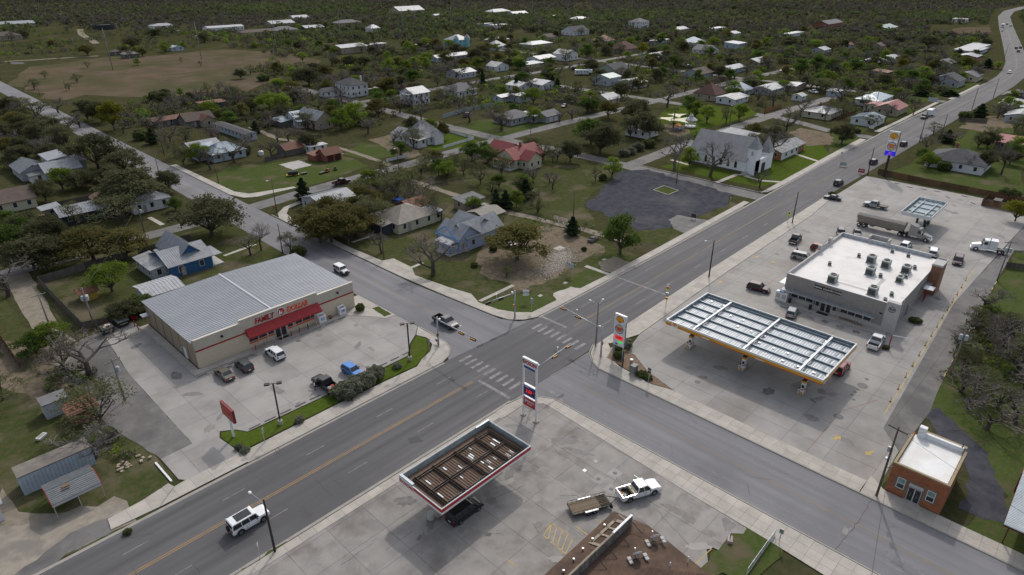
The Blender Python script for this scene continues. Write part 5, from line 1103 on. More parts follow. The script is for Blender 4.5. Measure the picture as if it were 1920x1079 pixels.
LOTZ = .062
PARK = 'vehicles parked at the discount store'
v = vehicle('boxy',W_,20.8,65.5,0,'white boxy off-road vehicle with black roof driving on highway','car',roof=W_)
MB().box(-1.55,-.66,1.985,.35,.66,2.0).build('roof_panel',M_GLASS,v); MB().lathe([(.36,-.12),(.4,0),(.36,.12),(.001,.12)],16,axis='y').build('spare_wheel',M_TYRE,v,loc=(-2.52,.1,1.0),rot=(0,0,R(90))); MB().box(-1.9,-1.003,.85,-1.45,-.99,1.15).build('side_panel',M_PLATE,v)
vehicle('sedan',BRZ,33.4,99.6,90,'bronze grey sedan, leftmost at the store walk',group=PARK,z=LOTZ)
vehicle('compact',GRY,36.9,99.6,90,'dark grey hatch car between bronze sedan and white car',group=PARK,z=LOTZ)
vehicle('suv',W_,42.6,99.4,90,'white sport utility car nosed in before the red awning',group=PARK,z=LOTZ)
vehicle('compact',BLU_,48.9,84.6,-86,'bright blue hatch car parked at the hedge',group=PARK,z=LOTZ)
v = vehicle('pickup',BLK,43.6,84.4,92,'black pickup with loaded bed and open door by the hedge','pickup',PARK,z=LOTZ)
MB().hexa([(.55,.95,.5),(.65,1.75,.5),(.72,1.74,.5),(.62,.95,.5),(.55,.95,1.5),(.65,1.75,1.45),(.72,1.74,1.45),(.62,.95,1.5)]).build('open_door',BLK,v)
vehicle('pickup',GRY,71.2,86.0,-90,'dark grey crew cab pickup waiting at the signal','pickup')
vehicle('jeep',W_,70.6,121.2,-90,'white off-road car with black fenders on cross street','car')
vehicle('van',BLK,40.6,47.2,0,'black minivan parked under the rusty canopy','minivan',z=LOTZ)
v = vehicle('pickup',W_,58.9,33.2,-25,'white pickup with tools in bed towing flat trailer','pickup',z=LOTZ)
MB().hexa([(.62,.98,.5),(.3,1.9,.5),(.38,1.92,.5),(.7,.98,.5),(.62,.98,1.55),(.3,1.9,1.5),(.38,1.92,1.5),(.7,.98,1.55)]).build('open_door',W_,v)
vehicle('suv',MAR,127.4,48.7,-82,'maroon sport utility car at the ice merchandiser corner',group='vehicles at the country store',z=LOTZ)
vehicle('compact',SIL,121.6,39.0,12,'silver hatch car parked before the country store windows',group='vehicles at the country store',z=LOTZ)
vehicle('pickup',W_,121.0,23.1,4,'white pickup at the drive-through corner of the store','pickup','vehicles at the country store',z=LOTZ)
vehicle('suv',RED_,107.6,24.6,0,'dark red car half hidden under the long fuel canopy',z=LOTZ)
vehicle('van',SIL,150.4,48.6,-80,'silver minivan nosed toward the store side parapet','minivan','vehicles at the country store',z=LOTZ)
vehicle('compact',RED_,158.6,47.6,-85,'red hatch car half hidden by the store side tower',group='vehicles at the country store',z=LOTZ)
vehicle('pickup',GRY,160.4,54.4,8,'grey pickup crossing the lot near the yellow school sign','pickup','vehicles at the country store',z=LOTZ)
vehicle('suv',GRY,172.5,47.6,200,'dark grey car behind the store corner facing the highway',group='vehicles at the country store',z=LOTZ)
vehicle('sedan',GRY,175.5,44.6,200,'grey car behind the store roof edge beside another',group='vehicles at the country store',z=LOTZ)
vehicle('sedan',BLK,200.6,59.9,98,'black sedan leaving the lot toward the highway',z=LOTZ)
vehicle('flatbed',SIL,201.7,48.3,92,'silver flatbed pickup standing before the grain truck','pickup',z=LOTZ)
vehicle('suv',BLK,217,64.0,0,'black sport utility car on highway nearest the store lot',group='traffic on the highway')
vehicle('suv',DBL,250.8,64.2,0,'dark blue car on highway passing the tall pole sign',group='traffic on the highway')
vehicle('suv',BLK,285.8,64.2,0,'black car on highway beside the brown utility pole',group='traffic on the highway')
vehicle('pickup',GRY,347,72.6,180,'dark pickup towing a pale camper on the highway','pickup','traffic on the highway')
t = thing('camper_trailer','pale camper trailer towed behind dark pickup on highway','trailer',(355,72.6,.03),math.pi); MB().box(-3,-1.1,.5,2.4,1.1,2.9).build('body',M_WHITE,t); MB().box(-2.2,-1.12,1.6,1.8,-1.1,2.2).build('window',M_GLASS,t); MB().tube((2.4,0,.6),(3.6,0,.6),.06).build('drawbar',M_BLACK,t)
for s in (-1,1): MB().tube((-.5,s*1.0 - .1,.35),(-.5,s*1.0+.1,.35),.35,n=12).build('wheel',M_TYRE,t)
for k,(c,px_,hd,lab) in enumerate(((W_,(1892,138),190,'white car on the highway at the bend'),(GRY,(1905,92),10,'grey car on highway beyond the bend'),(MAR,(1913,91),10,'dark red car beside the grey one beyond the bend'),(BLK,(1909,98),10,'black car trailing two others beyond the bend'),(SIL,(1879,59),190,'silver car below the far white truck'),(BLK,(1888,47),190,'small dark car on the farthest stretch of highway'),(W_,(1895,50),10,'small white car on the farthest stretch of highway'))):
    vehicle('suv',c,*at(*px_),hd,lab,group='traffic on the highway')
t = thing('box_truck','far white truck on the highway beyond the bend','truck',(*at(1879,52),.03),R(190)); MB().box(-4,-1.25,.9,1.8,1.25,3.8).build('box',M_WHITE,t); MB().box(1.9,-1.15,.6,4,1.15,2.8).build('cab',W_,t); MB().box(3.5,-1.0,1.7,4.02,1.0,2.6).build('windshield',M_GLASS,t)
for x in (-2.8,3): 
    for s in (-1,1): MB().tube((x,s*1.1 - .12,.5),(x,s*1.1+.12,.5),.5,n=12).build('wheel',M_TYRE,t)
vehicle('van',MAR,173.7,21.4,188,'faded maroon car facing the brick drive-through tower',z=LOTZ)
vehicle('pickup',MAR,108,178.6,2,'dark maroon pickup parked on the town road','pickup')
vehicle('pickup',GRY,205.5,225.4,20,'weathered grey pickup parked in yard behind slat fence','pickup')
vehicle('sedan',DBL,253.9,207.6,200,'dark blue car parked by the garden behind the grey house')
vehicle('pickup',W_,377,134.4,240,'white pickup parked by the beige trailer home','pickup')
vehicle('sedan',SIL,441.3,180.7,30,'silver car parked where two far town roads meet')
vehicle('suv',W_,*at(1697,465),0,'white car roof showing behind the store rear parapet',z=LOTZ)
vehicle('van',W_,*at(1748,478),10,'white van roof showing behind the rear parapet corner','van',z=LOTZ)
vehicle('pickup',GRY,*at(1858,262),10,'dark pickup under the red roofed carport','pickup'); vehicle('suv',BLK,*at(1880,208),10,'black car before the pale shed at the frame edge')
vehicle('compact',BLU_,*at(1290,126),30,'tiny blue car by the far fenced yard')
vehicle('sedan',SIL,*at(950,462),100,'silver car half hidden under the olive oak'); vehicle('suv',BLK,*at(905,392),60,'black car parked beyond the canvas carport')
# loads
for i,(lx,ly,c,n) in enumerate(((-2.0,.4,(.45,.25,.12),'carton'),(-1.6,-.3,(.5,.03,.02),'red_bundle'),(-2.4,-.2,(.6,.62,.66),'white_bundle'),(-1.7,.3,(.25,.4,.5),'blue_bundle'))):
    t = thing({'carton': 'carton'}.get(n,'bundle'),{'carton': 'brown carton in the bed of the black pickup','red_bundle': 'red bundle in the bed of the black pickup','white_bundle': 'white bundle in the bed of the black pickup','blue_bundle': 'pale blue bundle in the bed of the black pickup'}[n],'cargo',(43.6 - ly,84.4+lx,.68),R(92+i*20))
    me = bevel_mesh(MB().box(-.3,-.25,0,.3,.25,.42).mesh(n,mat('cargo_'+n,c,tuple(q*.7 for q in c),sc=4,rough=.8)),.08,2); put('body',me,t)
for i,(lx,ly,c,l) in enumerate(((-2.6,.35,(.35,.1,.03),'orange tool case in the white pickup bed'),(-2.3,-.3,(.7,.68,.62),'white bucket in the white pickup bed'),(-2.45,.0,(.55,.3,.02),'yellow fuel can in the white pickup bed'),(-1.15,0,(.45,.36,.24),'tan tool chest across the white pickup bed'))):
    a = R(-25); X,Y = 58.9+lx*math.cos(a) - ly*math.sin(a),33.2+lx*math.sin(a)+ly*math.cos(a)
    t = thing('tool_case',l,'tool case',(X,Y,.7),a); put('body',bevel_mesh((MB().box(-.16,-.8,.2,.16,.8,.62) if i == 3 else MB().box(-.18,-.16,0,.18,.16,.36)).mesh('tool',mat('tool_%d' % i,c,rough=.6)),.03),t); MB().box(-.05,-.1,.36 if i < 3 else .62,.05,.1,.42 if i < 3 else .66).build('handle',M_BLACK,t)
# equipment trailer
M_DECKW = mat('trailer_plank',(.20,.155,.105),(.13,.10,.07),sc=2,rough=.9,stretch=(.2,2,1),obj=True,rand=.15)
t = thing('flat_trailer','black tandem axle trailer with wooden deck hitched to white pickup','trailer',(52.4,36.4,LOTZ),R(-27))
pm = shared('trailer_plank',lambda: MB().box(-2.6,-.105,-.03,2.6,.105,.03).mesh('deck_plank',M_DECKW))
for i in range(9): put('deck_plank',pm,t,(0,-.92+i*.23,.62))
MB().box(-2.65,-1.06,.46,2.65,-1.0,.66).box(-2.65,1.0,.46,2.65,1.06,.66).box(-2.7,-1.06,.46,-2.6,1.06,.6).box(2.6,-1.06,.46,2.7,1.06,.66).build('frame',M_BLACK,t)
for s in (-1,1):
    mb = MB().tube((-2.6,s*1.03,1.0),(2.6,s*1.03,1.0),.03,n=5)
    for x in np.arange(-2.6,2.7,.65): mb.tube((x,s*1.03,.6),(x,s*1.03,1.0),.025,n=5)
    mb.build('side_rail',M_BLACK,t); MB().box(-1.1,s*1.2 - .13,.68,.7,s*1.2+.13,.72).build('fender',M_GALV,t)
    for x in (-.65,.2): q = MB().lathe([(.001,-.1),(.2,-.11),(.32,-.1),(.34,-.06),(.34,.06),(.32,.1),(.001,.1)],14,axis='y').build('wheel',M_TYRE,t,loc=(x,s*1.2,.34)); MB().lathe([(.001,s*.105),(.18,s*.105),(.19,s*.09)],10,axis='y').build('rim',M_RIM,q)
mb = MB()
for y in np.arange(-.9,1.0,.3): mb.tube((2.0 - .7,y,.68),(2.5,y,.68),.03,n=4)
for x in np.arange(1.3,2.6,.17): mb.tube((x,-.9,.7),(x,.9,.7),.02,n=4)
mb.build('loading_ramp',M_BLACK,t); MB().line([(2.65,-.8,.5),(3.9,0,.5),(2.65,.8,.5)],.05).build('drawbar',M_BLACK,t); MB().tube((2.9,.95,.35),(3.1,.95,.35),.32,n=14).build('spare_wheel',M_TYRE,t,loc=(-.4,-2.0,.1))
# ---- road trains -------------------------------------------------------------------------------------------
def truck_wheels(t,xs,w=1.0,r=.5):
    me = shared(('tw',r),lambda: MB().lathe([(.001,-.15),(r*.5,-.12),(r*.62,-.26),(r*.96,-.28),(r,-.22),(r,.22),(r*.96,.28),(r*.62,.26),(r*.5,.12),(.001,.15)],16,axis='y').mesh('wheel',M_TYRE)); ri = shared(('trm',r),lambda: MB().lathe([(.001,-.2),(r*.3,-.2),(r*.55,-.15),(r*.58,-.24)],12,axis='y').lathe([(r*.58,.24),(r*.55,.15),(r*.3,.2),(.001,.2)],12,axis='y').mesh('rim',M_CHROME))
    for x in xs:
        for s in (-1,1): put('rim',ri,put('wheel',me,t,(x,s*w,r)))
def tractor(X,Y,hd,colr,lab,sleeper=True,aero=True):
    t = thing('semi_truck',lab,'truck',(X,Y,LOTZ),R(hd))
    hood = MB().hexa([(2.0,-1.0,.75),(3.9,-.95,.65),(3.9,.95,.65),(2.0,1.0,.75),(2.0,-.95,1.95),(3.85,-.75,1.45),(3.85,.75,1.45),(2.0,.95,1.95)]).mesh('hood',M_WHITE); put('hood',bevel_mesh(hood,.12,2),t,mat=colr)
    z1 = 3.0 if not aero else 3.1; cb = MB().hexa([(.6,-1.1,.8),(2.1,-1.1,.8),(2.1,1.1,.8),(.6,1.1,.8),(.6,-1.05,z1),(1.5,-.95,z1),(1.5,.95,z1),(.6,1.05,z1)]).mesh('cab',M_WHITE); put('cab',bevel_mesh(cb,.08,2),t,mat=colr)
    if sleeper: sb = MB().hexa([(-1.2,-1.22,.8),(.62,-1.15,.8),(.62,1.15,.8),(-1.2,1.22,.8),(-1.2,-1.2,3.9 if aero else 3.1),(.62,-1.05,3.4 if aero else 3.1),(.62,1.05,3.4 if aero else 3.1),(-1.2,1.2,3.9 if aero else 3.1)]).mesh('sleeper',M_WHITE); put('sleeper',bevel_mesh(sb,.1,2),t,mat=colr)
    MB().hexa([(1.95,-.95,1.95),(2.06,-.95,1.95),(2.06,.95,1.95),(1.95,.95,1.95),(1.55,-.85,2.9),(1.62,-.85,2.9),(1.62,.85,2.9),(1.55,.85,2.9)]).build('windshield',M_GLASSC,t)
    for s in (-1,1):
        MB().box(.85,s*1.08 - .03,1.9,1.65,s*1.08+.03,2.6).build('side_window',M_GLASSC,t); MB().tube((.55,s*1.25,.9),(.55,s*1.25,3.9 if not aero else 3.2),.09).build('exhaust_stack',M_CHROME,t); MB().tube((-.6,s*1.0,.75),(.9,s*1.0,.75),.32,n=14).build('fuel_tank',M_CHROME,t)
        MB().box(3.2,s*.9 - .18,.95,3.86,s*.9+.18,1.2).build('headlight',M_HL,t); MB().box(1.7,s*1.35 - .1,2.0,1.85,s*1.35+.1,2.7).build('mirror',M_CHROME,t)
        MB().lathe([(.58,-.28),(.6,0),(.58,.28)],14,axis='y').build('front_fender',colr,t,loc=(2.9,s*.95,.56))
    MB().box(3.82,-.6,.7,3.95,.6,1.42).build('grille',M_CHROME,t); MB().box(3.8,-1.15,.4,4.05,1.15,.7).build('bumper',M_CHROME,t)
    MB().box(-3.6,-.5,.6,3.4,.5,.85).box(-3.0,-.5,.85,-1.7,.5,1.0).build('chassis',M_BLACK,t); truck_wheels(t,(2.9,),.98); truck_wheels(t,(-1.9,-3.1),.95)
    return t
M_HOPPER = mat('tan_hopper',(.30,.27,.225),(.25,.225,.19),sc=.8,rough=.5,metal=.2,obj=True)
tractor(183.4,33.4,-90,paint('warm_silver',(.30,.285,.265)),'warm grey sleeper truck under the diesel canopy edge')
t = thing('grain_trailer','long tan hopper trailer behind the warm grey sleeper truck','trailer',(183.6,41.4,LOTZ),R(-90))
me = MB().hexa([(-5.6,-1.0,1.3),(5.4,-1.0,1.3),(5.4,1.0,1.3),(-5.6,1.0,1.3),(-6.0,-1.28,3.2),(5.7,-1.28,3.2),(5.7,1.28,3.2),(-6.0,1.28,3.2)]); me.build('hopper_body',M_HOPPER,t)
MB().hexa([(-6.0,-1.28,3.2),(5.7,-1.28,3.2),(5.7,1.28,3.2),(-6.0,1.28,3.2),(-5.9,-.3,3.55),(5.6,-.3,3.55),(5.6,.3,3.55),(-5.9,.3,3.55)]).build('tarp',mat('grey_tarp',(.15,.14,.13),(.19,.18,.165),sc=.7,rough=.8,obj=True),t)
for x in np.arange(-5.3,5.6,.8):
    for s in (-1,1): MB().bar((x,s*1.03,1.35),(x,s*1.3,3.18),.06,.05).build('body_rib',M_HOPPER,t)
MB().box(-6,-.4,.9,5.5,.4,1.28).build('chassis',M_BLACK,t); truck_wheels(t,(-5.1,-3.8),.98); 
for x in (-2,2): MB().hexa([(x - .3,-.3,.5),(x+.3,-.3,.5),(x+.3,.3,.5),(x - .3,.3,.5),(x - 1.2,-.9,1.3),(x+1.2,-.9,1.3),(x+1.2,.9,1.3),(x - 1.2,.9,1.3)]).build('hopper_chute',M_HOPPER,t)
tractor(186.6,17.5,104,paint('pearl_white',(.66,.67,.69)),'white long-nosed truck at the lot entrance',sleeper=True,aero=False)
t = thing('bottom_dump_trailer','dark dump trailer behind the white long-nosed truck','trailer',(189.4,6.5,LOTZ),R(104)); MB().box(-5,-1.2,1.2,1.0,1.2,2.9).build('body',mat('dark_navy',(.025,.03,.045),rough=.5),t)
MB().line([(1.0,-.6,1.6),(6.5,-.35,1.15)],.1).line([(1.0,.6,1.6),(6.5,.35,1.15)],.1).line([(1,0,2.6),(6.0,0,1.3)],.08).build('gooseneck',M_BLACK,t); truck_wheels(t,(-4,-2.8),.98)
t = thing('travel_trailer','white fifth wheel travel trailer parked on the open grass','trailer',(341.2,265.5,0),R(-44)); b = bevel_mesh(MB().box(-4.5,-1.25,.6,4.2,1.25,3.3).box(4.2,-1.25,1.6,6.4,1.25,3.3).mesh('body',M_WHITE),.15,2); put('body',b,t)
for x in (-3.2,-.6,1.5,3.2): MB().box(x - .5,-1.28,1.7,x+.5,-1.24,2.4).build('window',M_GLASS,t)
MB().box(-4.4,-1.27,1.1,4.1,-1.25,1.4).build('stripe',M_GALV,t); MB().box(-2.3,-1.29,.8,-1.6,-1.25,2.6).build('door',M_STUCL,t)
for x in (-1,-.1):
    for s in (-1,1): MB().tube((x,s*1.1 - .1,.4),(x,s*1.1+.1,.4),.4,n=12).build('wheel',M_TYRE,t)

# ================================================================ PEOPLE
def person(X,Y,rz,shirt,trousers,lab,pose=0,z=LOTZ):
    bn = ['hip','chest','neck','head','top','lk','la','lt','rk','ra','rt','ls','le','lh','rs','re','rh','lp','rp']
    co = dict(hip=(0,0,.95),chest=(0,.0,1.32),neck=(0,.02,1.5),head=(0,-.02,1.62),top=(0,-.01,1.75),lp=(.1,0,.88),lk=(.12,-.03,.5),la=(.13,.02,.08),lt=(.14,-.16,.04),rp=(-.1,0,.88),rk=(-.12,-.06,.5),ra=(-.13,.06,.08),rt=(-.14,-.12,.04),
              ls=(.2,0,1.42),le=(.3,-.05,1.14),lh=(.26,-.28,1.0),rs=(-.2,0,1.42),re=(-.31,-.06,1.14),rh=(-.28,-.3,1.05))
    rad = dict(hip=.15,chest=.17,neck=.06,head=.1,top=.07,lp=.1,lk=.065,la=.045,lt=.04,rp=.1,rk=.065,ra=.045,rt=.04,ls=.075,le=.05,lh=.04,rs=.075,re=.05,rh=.04)
    ed = [('hip','chest'),('chest','neck'),('neck','head'),('head','top'),('hip','lp'),('lp','lk'),('lk','la'),('la','lt'),('hip','rp'),('rp','rk'),('rk','ra'),('ra','rt'),('chest','ls'),('ls','le'),('le','lh'),('chest','rs'),('rs','re'),('re','rh')]
    me = bpy.data.meshes.new('body'); me.from_pydata([co[b] for b in bn],[(bn.index(a),bn.index(b)) for a,b in ed],[])
    o = bpy.data.objects.new('body',me); COL.objects.link(o); sk = o.modifiers.new('s','SKIN'); sb = o.modifiers.new('u','SUBSURF'); sb.levels = 1
    for i,b in enumerate(bn): q = me.skin_vertices[0].data[i]; q.radius = (rad[b],rad[b]*(.8 if b in ('hip','chest') else 1)); q.use_root = b == 'hip'
    m2 = bpy.data.meshes.new_from_object(o.evaluated_get(bpy.context.evaluated_depsgraph_get())); bpy.data.objects.remove(o)
    m2.materials.clear(); sk_ = mat('skin',(.33,.19,.13),rough=.6)
    for q in (trousers,shirt,sk_,M_BLACK): m2.materials.append(q)
    for p in m2.polygons:
        c = p.center; p.use_smooth = True; p.material_index = 3 if c.z < .1 else 0 if c.z < .93 else 2 if (c.z > 1.49 or (abs(c.x) > .24 and c.z < 1.2)) else 1
    t = thing('person',lab,'person',(X,Y,z),rz); put('body',m2,t)
    MB().lathe([(.001,1.79),(.08,1.77),(.115,1.7),(.11,1.62)],12,(0,.01,0)).build('hair',mat('dark_hair',(.025,.018,.014)),t,True)
    f = MB()
    for s in (-1,1): f.box(s*.04 - .015,-.125,1.63,s*.04+.015,-.105,1.645)
    f.box(-.012,-.14,1.58,.012,-.11,1.62); f.box(-.03,-.122,1.55,.03,-.108,1.56); f.build('face',mat('face_marks',(.12,.06,.045)),t)
    for s in (-1,1):
        h = MB(); hx,hy,hz = (.26,-.28,1.0) if s > 0 else (-.28,-.3,1.05)
        for k in range(4): h.line([(hx - .03+.02*k,hy - .02,hz - .02),(hx - .03+.02*k,hy - .07,hz - .04 - .004*(k in (1,2))),(hx - .03+.02*k,hy - .09,hz - .07)],.009,5)
        h.line([(hx - s*.035,hy,hz),(hx - s*.06,hy - .04,hz - .01),(hx - s*.05,hy - .07,hz - .03)],.01,5); h.build('fingers',sk_,t)
person(41.9,85.0,R(60),mat('white_shirt',(.65,.65,.66),rough=.8),mat('dark_trousers',(.015,.015,.02),rough=.8),'person in white shirt and dark trousers standing by black pickup door')
person(152.4,50.8,R(-100),mat('dark_red_shirt',(.12,.03,.03),rough=.8),MATS['dark_trousers'],'person in dark red top walking past the silver minivan')
person(*at(1062,219),R(40),MATS['white_shirt'],MATS['dark_trousers'],'person in white top standing in yard by the grey house garage',z=0)

# ================================================================ STREET FURNITURE
def upole(X,Y,h,lab,lean=0,arm=None,arms=0,tank=0,m=None,r=.16,name='utility_pole',group='utility poles'):
    t = thing(name,lab,'pole',(X,Y,0),0,group); m = m or M_WOODPOLE
    MB().tube((0,0,0),(0,0,h),r,r*.65,10).build('post',m,t,True)
    for i in range(arms):
        z = h - .4 - i*1.1; a = arm or 0; c,s = math.cos(a),math.sin(a)
        MB().bar((-1.2*c,-1.2*s,z),(1.2*c,1.2*s,z),.12,.14).build('crossarm',M_WOODPOLE if m is M_WOODPOLE else m,t)
        mb = MB()
        for k in (-1.1,-.5,.5,1.1): mb.lathe([(.04,0),(.06,.1),(.03,.18),(.001,.2)],6,(k*c,k*s,z+.07))
        mb.build('insulators',M_GALV,t)
    for i in range(tank):
        a = (arm or 0)+i*2.4; MB().lathe([(.001,0),(.26,0),(.28,.1),(.28,.85),(.2,.95),(.001,.98)],12,(.42*math.cos(a),.42*math.sin(a),h - 2.6)).build('transformer',mat('transformer_grey',(.36,.4,.42),rough=.4),t)
    return t
def lamp_head(t,h,a,L,m=M_GALV):
    c,s = math.cos(a),math.sin(a)
    MB().line([(0,0,h - .5),(L*.5*c,L*.5*s,h),(L*c,L*s,h+.1)],.04).build('lamp_arm',m,t)
    MB().lathe([(.001,.14),(.16,.12),(.2,0),(.12,-.06),(.001,-.07)],10,(0,0,0)).build('lamp_head',M_WHITE,t,True,loc=(L*c+.15*c,L*s+.15*s,h+.08),sc=(1.5 if abs(c) > .7 else 1,1.5 if abs(s) > .7 else 1,.8))
p1 = upole(80.3,10.3,11.4,'tall dark wooden pole leaning over brick office corner',arm=R(90)*.0+R(80),arms=1,name='utility_pole'); MB().box(-.35,.1,7.6,-.05,.4,8.3).build('meter_box',M_GALV,p1); MB().box(-.3,.12,6.2,.1,.35,6.5).build('junction_box',M_WHITE,p1); MB().bar((0,-.2,5),(.9,-.8,5),.08).build('bracket',M_BLACK,p1)
p2 = upole(20.9,59.2,8.3,'black street lamp pole behind the white boxy car',m=M_BLACK); lamp_head(p2,7.9,R(100),2.4)
for i,(x,y,h,l) in enumerate(((126.2,59.7,8.9,'brown lamp pole at lot edge above the long canopy'),(172.7,60.3,8.9,'brown pole beside the yellow school sign'),(234.4,60.8,9.2,'brown pole beside the tall pole sign'),(296.2,61.3,11.8,'brown pole across the highway from the hilltop camper'))):
    p = upole(x,y,h,l,m=mat('brown_pole',(.06,.035,.025),rough=.9),r=.17)
    if i == 0: lamp_head(p,h,R(150),2.0)
for px_,h,l in (((1763,262),10,'brown pole nearest the dark shingled house'),((1822,206),10,'brown pole beyond the round evergreen'),((1862,184),10,'brown pole before the highway bend'),((1640,206),9,'pole at the red roofed house across the highway'),((1883,110),10,'pole in the verge at the highway bend')): upole(*at(*px_),h,l)
for px_,h,l,a in (((720,487),9,'dark pole in front of the cream porch house',0),((519,398),9.5,'pole with street lamp on the town road corner',1),((530,475),7.6,'dark pole behind the discount store roof corner',0),((410,345),9,'grey pole on the corner lawn',0),((110,262),9,'pole on the near verge of the far road',0),((748,325),8.5,'lamp pole on the grass beside the town road',1),((877,298),9,'pole beside the round dark tree on town road',0),((995,262),9,'pole by the junction beyond the red roofed house',0),((308,292),9,'pole before the pale blue cottage',0),((273,445),9,'pole with grey transformer by the lane of oaks',2),((1010,398),9,'pole beside the dirt track',0),((1075,410),8,'slim pole at the gravel lot edge',0),((1268,345),9.5,'tall wooden pole among the church trees',0),((1367,240),9.5,'pale pole beside the playground trees',1),((1433,215),10,'tall pale pole by the orange plank fence',0),((1155,185),10,'dark pole before the white metal sheds',0),((1058,160),10,'dark pole on the open grass by the camper',0),((1107,215),8,'lamp pole beside the fenced garden',1),((1505,118),9,'pole at the far town road junction',0),((125,172),8,'slim pole at the brown field edge',0),((340,228),9,'pole among bare trees by the town road',0),((75,180),8,'pole leaning at the field corner',0),((218,298),9,'pole behind the dense dark oaks',0),((303,345),9,'pole at the foot of the large oak',0)):
    X,Y = at(*px_); p = upole(X,Y,h,l,arm=.0,arms=0,tank=1 if a == 2 else 0,r=.14)
    if a == 1: lamp_head(p,h,R(200),1.6)
for px_,h,l in (((1,150),16,'thick steel transmission pole at the frame edge'),((212,132),26,'slender tall transmission pole standing in the brown field'),((378,112),26,'slender tall transmission pole at the field\'s green corner'),((520,103),26,'tall steel transmission pole beside the thicket'),((640,85),26,'tall transmission pole before the tan workshop'),((756,72),26,'tall transmission pole left of the blue mansion'),((846,58),24,'tall transmission pole behind the blue mansion'),((1064,48),24,'tall transmission pole right of the dark gabled house'),((998,40),24,'far transmission pole among green scrub'),((1183,40),24,'far transmission pole before the tree rows')):
    upole(*at(*px_),h,l,m=mat('steel_pole',(.17,.185,.2),rough=.7),r=.26,name='transmission_pole',group='transmission poles across the background')
for X,Y,h,l,a,n,tk in ((168.5,12.6,9.6,'pole with two transformers beside the asphalt alley',2.2,1,3),(119.5,10.6,9.6,'pole with crossarm and transformers among roadside brush',2.2,1,2),(23.4,133.4,8.9,'double pole with transformers behind the dumpsters',.4,0,3),(17.8,142,6.8,'short pole with crossarm standing beside the pale alley',.1,1,0),(19.2,104.5,8,'pole with transformer among bare branches by store lane',.2,1,1)): upole(X,Y,h,l,arm=a,arms=n,tank=tk,m=mat('grey_wood_pole',(.17,.155,.14),(.22,.2,.18),sc=1,rough=.9))
# traffic signal masts
M_SIGY = mat('signal_yellow',(.55,.24,.02),rough=.45); M_SIGB = mat('signal_black',(.02,.018,.015),rough=.5)
def sig(t,x,y,z,face,n=3):
    g = put('signal_head',shared('sighead',lambda: MB().box(-.09,-.62,-.24,.09,.62,.24).mesh('signal_head',M_SIGB)),t,(x,y,z),(0,0,face))
    put('housing',shared('sighouse',lambda: MB().box(-.28,-.55,-.16,-.09,.55,.16).mesh('housing',M_SIGY)),g)
    for k in (-1,0,1): put('lens',shared('siglens',lambda: MB().lathe([(.001,-.02),(.13,-.02),(.15,.16),(.12,.16),(.11,0)],10,(0,0,0),'y').mesh('lens',M_SIGB)),g,(-.3,k*.36,0),(0,0,R(-90)))
def mast(X,Y,a,L,sp,lab,face):
    t = thing('traffic_signal',lab,'traffic signal',(X,Y,.05),0,'traffic signals at the crossing'); c,s = math.cos(a),math.sin(a)
    MB().tube((0,0,.1),(0,0,6.1),.17,.12,12).lathe([(.3,0),(.3,.12),(.18,.16)],10).build('post',M_GALV,t,True)
    MB().tube((0,0,5.6),(L*c,L*s,6.0),.11,.06,8).build('mast_arm',M_GALV,t,True)
    for q in sp: sig(t,q*c,q*s,5.35+.4*q/L,face)
    g = MB().box(-.14,-.14,-.3,.14,.14,.3).build('pedestrian_signal',M_SIGY,t,loc=(.32*s,-.3*c+.2*s,2.6)); MB().box(-.16,-.02,-.32,.16,.0,.32).build('backplate',M_SIGB,g,loc=(0,-.15,0))
    MB().lathe([(.001,.35),(.2,.3),(.22,.12),(.05,.1),(.04,0)],10).build('camera',M_WHITE,t,loc=(.7*c,.7*s,5.75))
    MB().tube((L*.62*c,L*.62*s,5.9),(L*.62*c,L*.62*s,6.9),.03).lathe([(.001,.12),(.14,.1),(.14,0)],8,(L*.62*c,L*.62*s,6.85)).build('detector',M_WHITE,t)
mast(82.4,78.1,R(176),7.6,(3.6,6.8),'signal mast on the grassy corner by the rubble lot',R(-90)); mast(65.0,80.9,R(-92),10.6,(6.8,9.9),'signal mast at the discount store corner',0); mast(82.7,57.2,R(84),10.3,(6.0,9.8),'signal mast at the mulched corner by the price sign',0); mast(65.3,57.4,R(3),9.3,(5.0,8.7),'signal mast behind the tall white price sign',R(90))
for X,Y,h,l in ((84.9,60.0,8.8,'grey wooden pole with two lamps beside the corner signal'),): p = upole(X,Y,9.2,l,m=MATS['grey_wood_pole']); lamp_head(p,8.9,R(95),1.6); lamp_head(p,8.9,R(10),1.6)
# car park lamps
for X,Y,l in ((33.5,80.9,'black twin head car park lamp beside the red sign'),(58.4,80.9,'black car park lamp nearest the crossing')):
    t = thing('car_park_lamp',l,'lamp post',(X,Y,.05),0,'car park lamps on the grass strip'); MB().lathe([(.35,0),(.35,.75),(.001,.75)],12).build('footing',M_KERB,t); MB().box(-.09,-.09,.75,.09,.09,7.5).build('post',M_BLACK,t)
    for s in (-1,1): MB().bar((0,0,7.45),(s*.5,-s*.3,7.45),.08).build('lamp_arm',M_BLACK,t); MB().bc(s*.75,-s*.45,7.45,.75,.55,.2,R(-31)).build('lamp_head',M_BLACK,t)
